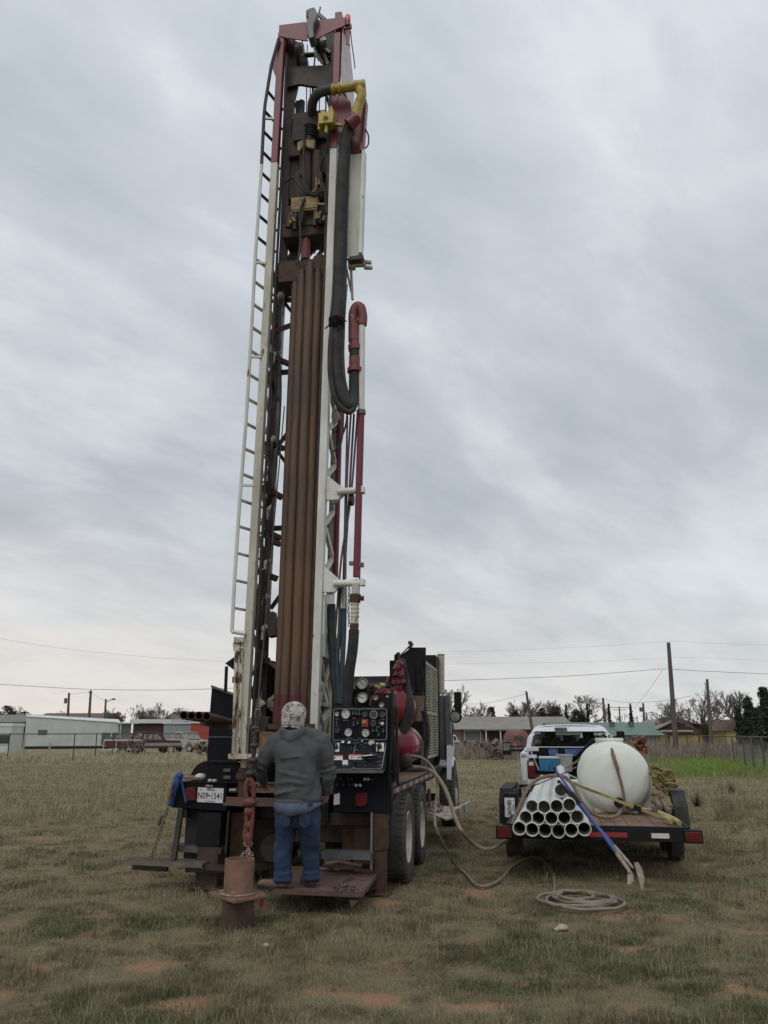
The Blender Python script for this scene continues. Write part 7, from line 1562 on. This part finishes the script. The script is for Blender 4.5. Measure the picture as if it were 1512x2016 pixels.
def attr_mat(name, soil, cols, blade=False):
    m = bpy.data.materials.new(name); m.use_nodes = True; MATS[name] = m; nt = m.node_tree; b = nt.nodes['Principled BSDF']; b.inputs['Roughness'].default_value = .95; b.inputs['Specular IOR Level'].default_value = .15
    def A(n): k = nt.nodes.new('ShaderNodeAttribute'); k.attribute_name = n; return k.outputs['Fac']
    def mixc(f, a, c):
        x = nt.nodes.new('ShaderNodeMix'); x.data_type = 'RGBA'; nt.links.new(f, x.inputs[0])
        for i, v in ((6,a),(7,c)):
            if isinstance(v, tuple): x.inputs[i].default_value = v+(1,)
            else: nt.links.new(v, x.inputs[i])
        return x.outputs[2]
    tcn = nt.nodes.new('ShaderNodeTexCoord')
    def N(sc, a, c, det=8, st=None):
        s_ = tcn.outputs['Object']
        if st: mp = nt.nodes.new('ShaderNodeMapping'); mp.inputs['Scale'].default_value = st; nt.links.new(s_, mp.inputs[0]); s_ = mp.outputs[0]
        n = nt.nodes.new('ShaderNodeTexNoise'); n.inputs['Scale'].default_value = sc; n.inputs['Detail'].default_value = det; n.inputs['Roughness'].default_value = .7; nt.links.new(s_, n.inputs[0])
        r = nt.nodes.new('ShaderNodeMapRange'); nt.links.new(n.outputs[0], r.inputs[0]); r.inputs[1].default_value = a; r.inputs[2].default_value = c; return r.outputs[0], n.outputs[0]
    if blade:
        f = A('rnd'); dr = mixc(f, cols[0], cols[1]); gn = mixc(f, cols[2], cols[3]); fl = mixc(f, cols[4], cols[5]); ta = mixc(f, cols[6], cols[7])
        c = mixc(A('dry'), dr, ta); c = mixc(A('green'), c, gn); c = mixc(A('field'), c, fl); nt.links.new(c, b.inputs['Base Color'])
        # thin leaves let some light through
        tr = nt.nodes.new('ShaderNodeBsdfTranslucent'); nt.links.new(c, tr.inputs[0]); ms = nt.nodes.new('ShaderNodeMixShader'); ms.inputs[0].default_value = .5
        nt.links.new(b.outputs[0], ms.inputs[1]); nt.links.new(tr.outputs[0], ms.inputs[2]); nt.links.new(ms.outputs[0], nt.nodes['Material Output'].inputs[0])
    else:
        f1, _ = N(9, .35, .65); f2, raw = N(45, .3, .7); f3, _ = N(.35, .4, .6, 5, (1,2.2,1)); f4, _ = N(.09, .4, .6, 6, (.6,2,1))
        dr = mixc(f1, cols[0], cols[1]); dr = mixc(f3, dr, cols[6]); far = mixc(f3, cols[2], cols[3]); far = mixc(f4, far, cols[7]); c = mixc(A('dry'), dr, far)
        gn = mixc(f2, cols[4], cols[5]); hl = nt.nodes.new('ShaderNodeMath'); hl.operation = 'MULTIPLY'; hl.inputs[1].default_value = .55; nt.links.new(A('green'), hl.inputs[0]); c = mixc(hl.outputs[0], c, gn)
        c = mixc(A('field'), c, mixc(f1, (.115,.155,.045), (.17,.20,.07)))
        so_ = mixc(f2, soil[0], soil[1]); c = mixc(A('dirt'), c, so_); nt.links.new(c, b.inputs['Base Color'])
        bp = nt.nodes.new('ShaderNodeBump'); bp.inputs['Strength'].default_value = .6; bp.inputs['Distance'].default_value = .02; nt.links.new(raw, bp.inputs['Height']); nt.links.new(bp.outputs[0], b.inputs['Normal'])
    return m
attr_mat('ground', ((.310,.185,.110),(.215,.125,.075)), ((0.148,0.121,0.072),(0.089,0.073,0.044),(0.208,0.181,0.102),(0.154,0.133,0.074),(0.066,0.075,0.037),(0.101,0.102,0.053),(0.172,0.145,0.091),(0.243,0.218,0.128)))  # grass-area tones darkened, putting the shadow between blades into the ground colour
attr_mat('grass_blade', None, ((.115,.092,.058),(.50,.43,.29),(.070,.092,.046),(.195,.225,.115),(.17,.24,.060),(.29,.37,.11),(.185,.155,.090),(.46,.40,.255)), blade=True)
me.materials.append(MATS['ground']); go = bpy.data.objects.new('ground', me); scene.collection.objects.link(go); tag(go, kind='structure')
rs = np.random.RandomState(4)
def blades(name, label, n_tuft, per, d0, d1, h0, h1, wmul, keep, half=.60, power=1.0, tall=None, cat='grass', spread=.05, seed=1, droop=.5, force=None, mname='grass_blade', region=None):
    rs = np.random.RandomState(seed)
    if region is None:
        u = rs.rand(n_tuft); d = d0*(d1/d0)**(u**power); th = (rs.rand(n_tuft)-.5)*2*half; tx = d*np.sin(th); ty = d*np.cos(th)
    else: tx, ty = region(rs, n_tuft); d = np.hypot(tx,ty)
    k = keep(tx, ty, rs); tx, ty, d = tx[k], ty[k], d[k]; m = len(tx); ts = .55+.9*rs.rand(m)
    X_ = np.repeat(tx,per); Y_ = np.repeat(ty,per); D = np.repeat(d,per); S = np.repeat(ts,per); n = len(X_)
    sp = spread*(1+D/12); X_ = X_+rs.randn(n)*sp; Y_ = Y_+rs.randn(n)*sp; a = rs.rand(n)*2*np.pi
    h = (h0+(h1-h0)*rs.rand(n)**1.6)*S*(.55+.9*sstep(fbm(X_,Y_,.38,73,4),.38,.62)); lean = droop*(.2+rs.rand(n)); w_ = wmul*np.maximum(.0022, .00036*D)*(.7+.6*rs.rand(n))
    dx, dy = np.cos(a), np.sin(a); b_ = rs.rand(n)*2*np.pi; sx, sy = np.cos(b_)*w_, np.sin(b_)*w_; gz = hfun(X_,Y_); z0 = gz-.010
    P0 = np.stack([X_-sx, Y_-sy, z0],1); P1 = np.stack([X_+sx, Y_+sy, z0],1)
    mx_ = X_+dx*h*lean*.35; my_ = Y_+dy*h*lean*.35; mz = gz+h*.62
    P2 = np.stack([mx_+sx*.8, my_+sy*.8, mz],1); P3 = np.stack([X_+dx*h*lean, Y_+dy*h*lean, gz+h*(1-.25*lean)],1); P4 = np.stack([mx_-sx*.8, my_-sy*.8, mz],1)
    V = np.stack([P0,P1,P2,P3,P4],1).reshape(-1,3); g_, f_ = greenf(X_,Y_); dr_ = dryf(X_,Y_)
    pat = sstep(fbm(X_,Y_,.30,71,4),.36,.64); at_ = {'rnd': np.clip(rs.rand(n)*.30+np.repeat(rs.rand(m),per)*.55+(pat-.45)*.45,0,1.15), 'green': np.clip(g_*.85+np.repeat(rs.rand(m)-.55,per)*.8,0,1)*(dr_ < 2), 'dry': dr_, 'field': f_}
    if force:
        for kk, vv in force.items(): at_[kk] = np.full(n, float(vv)) if not callable(vv) else vv(n, rs)
    o = fast_mesh(name, V, 5, mname, None, {kk: np.repeat(vv,5) for kk, vv in at_.items()}); tag(o, label, cat, kind='stuff'); return o
def keepg(x, y, r): return (r.rand(len(x)) > dirtf(x,y)*.88) & (r.rand(len(x)) > .55*(1-sstep(fbm(x,y,.28,79,4),.36,.54)))
blades('short_grass', 'short patchy dry and green grass covering the field', 90000, 10, 4.6, 60, .014, .046, .95, keepg, power=1.1, seed=2, droop=1.0, spread=.026)
blades('green_weeds', 'low green weeds growing in patches in the near grass', 22000, 14, 4.6, 20, .012, .042, 1.0, lambda x,y,r: (greenf(x,y)[0] > .35+r.rand(len(x))*.4) & keepg(x,y,r), power=1.0, seed=3, droop=1.1, spread=.03, force={'green': 1, 'rnd': lambda n, r: r.rand(n)*.7, 'dry': 0})
blades('dry_tufts', 'taller dry straw tufts scattered in the grass', 8000, 13, 4.8, 45, .03, .12, .75, lambda x,y,r: (fbm(x,y,.6,55,3) > .5) & keepg(x,y,r), power=.8, seed=5, droop=.7, spread=.03, force={'green': 0, 'rnd': lambda n, r: .35+.65*r.rand(n), 'dry': lambda n, r: .3+.7*r.rand(n)})
blades('tall_dry_grass', 'tall straw coloured grass in the middle distance', 14000, 9, 18, 75, .04, .15, .8, lambda x,y,r: (fbm(x,y,5,61,3) > .42) & (greenf(x,y)[1] < .3), power=1.0, seed=6, droop=.6, spread=.10, force={'green': 0, 'dry': lambda n, r: .6+.4*r.rand(n), 'rnd': lambda n, r: r.rand(n)})
blades('green_field_grass', 'lush green grass patch beyond the trailer on the right', 12000, 9, 28, 70, .10, .26, 1.3, lambda x,y,r: greenf(x,y)[1] > .4, seed=7, droop=.7, spread=.10)
def reg(x0,x1,Ya,Yb): return lambda rs, n: (lambda yy: (((x0+(x1-x0)*rs.rand(n))-756)/1631*(yy*cp_-.43), yy))(Ya+(Yb-Ya)*rs.rand(n))
blades('grey_weeds', 'grey green weeds standing in the grass at the right edge beside the trailer', 520, 16, 1, 2, .08, .30, .8, lambda x,y,r: r.rand(len(x)) < sstep(fbm(x,y,1.2,99,3),.40,.6), seed=18, droop=.6, spread=.05, force={'green': lambda n, r: .3+.6*r.rand(n), 'dry': lambda n, r: .3+.4*r.rand(n), 'field': 0}, region=lambda rs, n: (lambda yy: ((((1385+400*rs.rand(n))-756)/1631*(yy*cp_-.43)), yy))(9+13*rs.rand(n)))
MATS['weed_brown'] = None; mat('weed_brown', (.27,.22,.17), (.19,.15,.12), .8, .95); mat('weed_straw', (.40,.35,.24), (.28,.24,.16), .8, .95)
blades('brown_weeds', 'band of tall brown dead weeds along the right fence', 3600, 9, 1, 2, .25, .75, 1.0, lambda x,y,r: r.rand(len(x)) < 1, seed=8, droop=.4, spread=.16, mname='weed_brown', region=reg(1268,1600,56,70))
blades('brown_weeds', 'dead weeds and brush in front of the brick house', 1700, 9, 1, 2, .25, .8, 1.0, lambda x,y,r: r.rand(len(x)) < 1, seed=9, droop=.4, spread=.16, mname='weed_brown', region=reg(860,1060,56,72))
blades('brown_weeds', 'dead weeds along the foot of the left fence', 1500, 8, 1, 2, .10, .35, 1.0, lambda x,y,r: r.rand(len(x)) < 1, seed=10, droop=.5, spread=.16, mname='weed_straw', region=reg(-60,420,50,66))
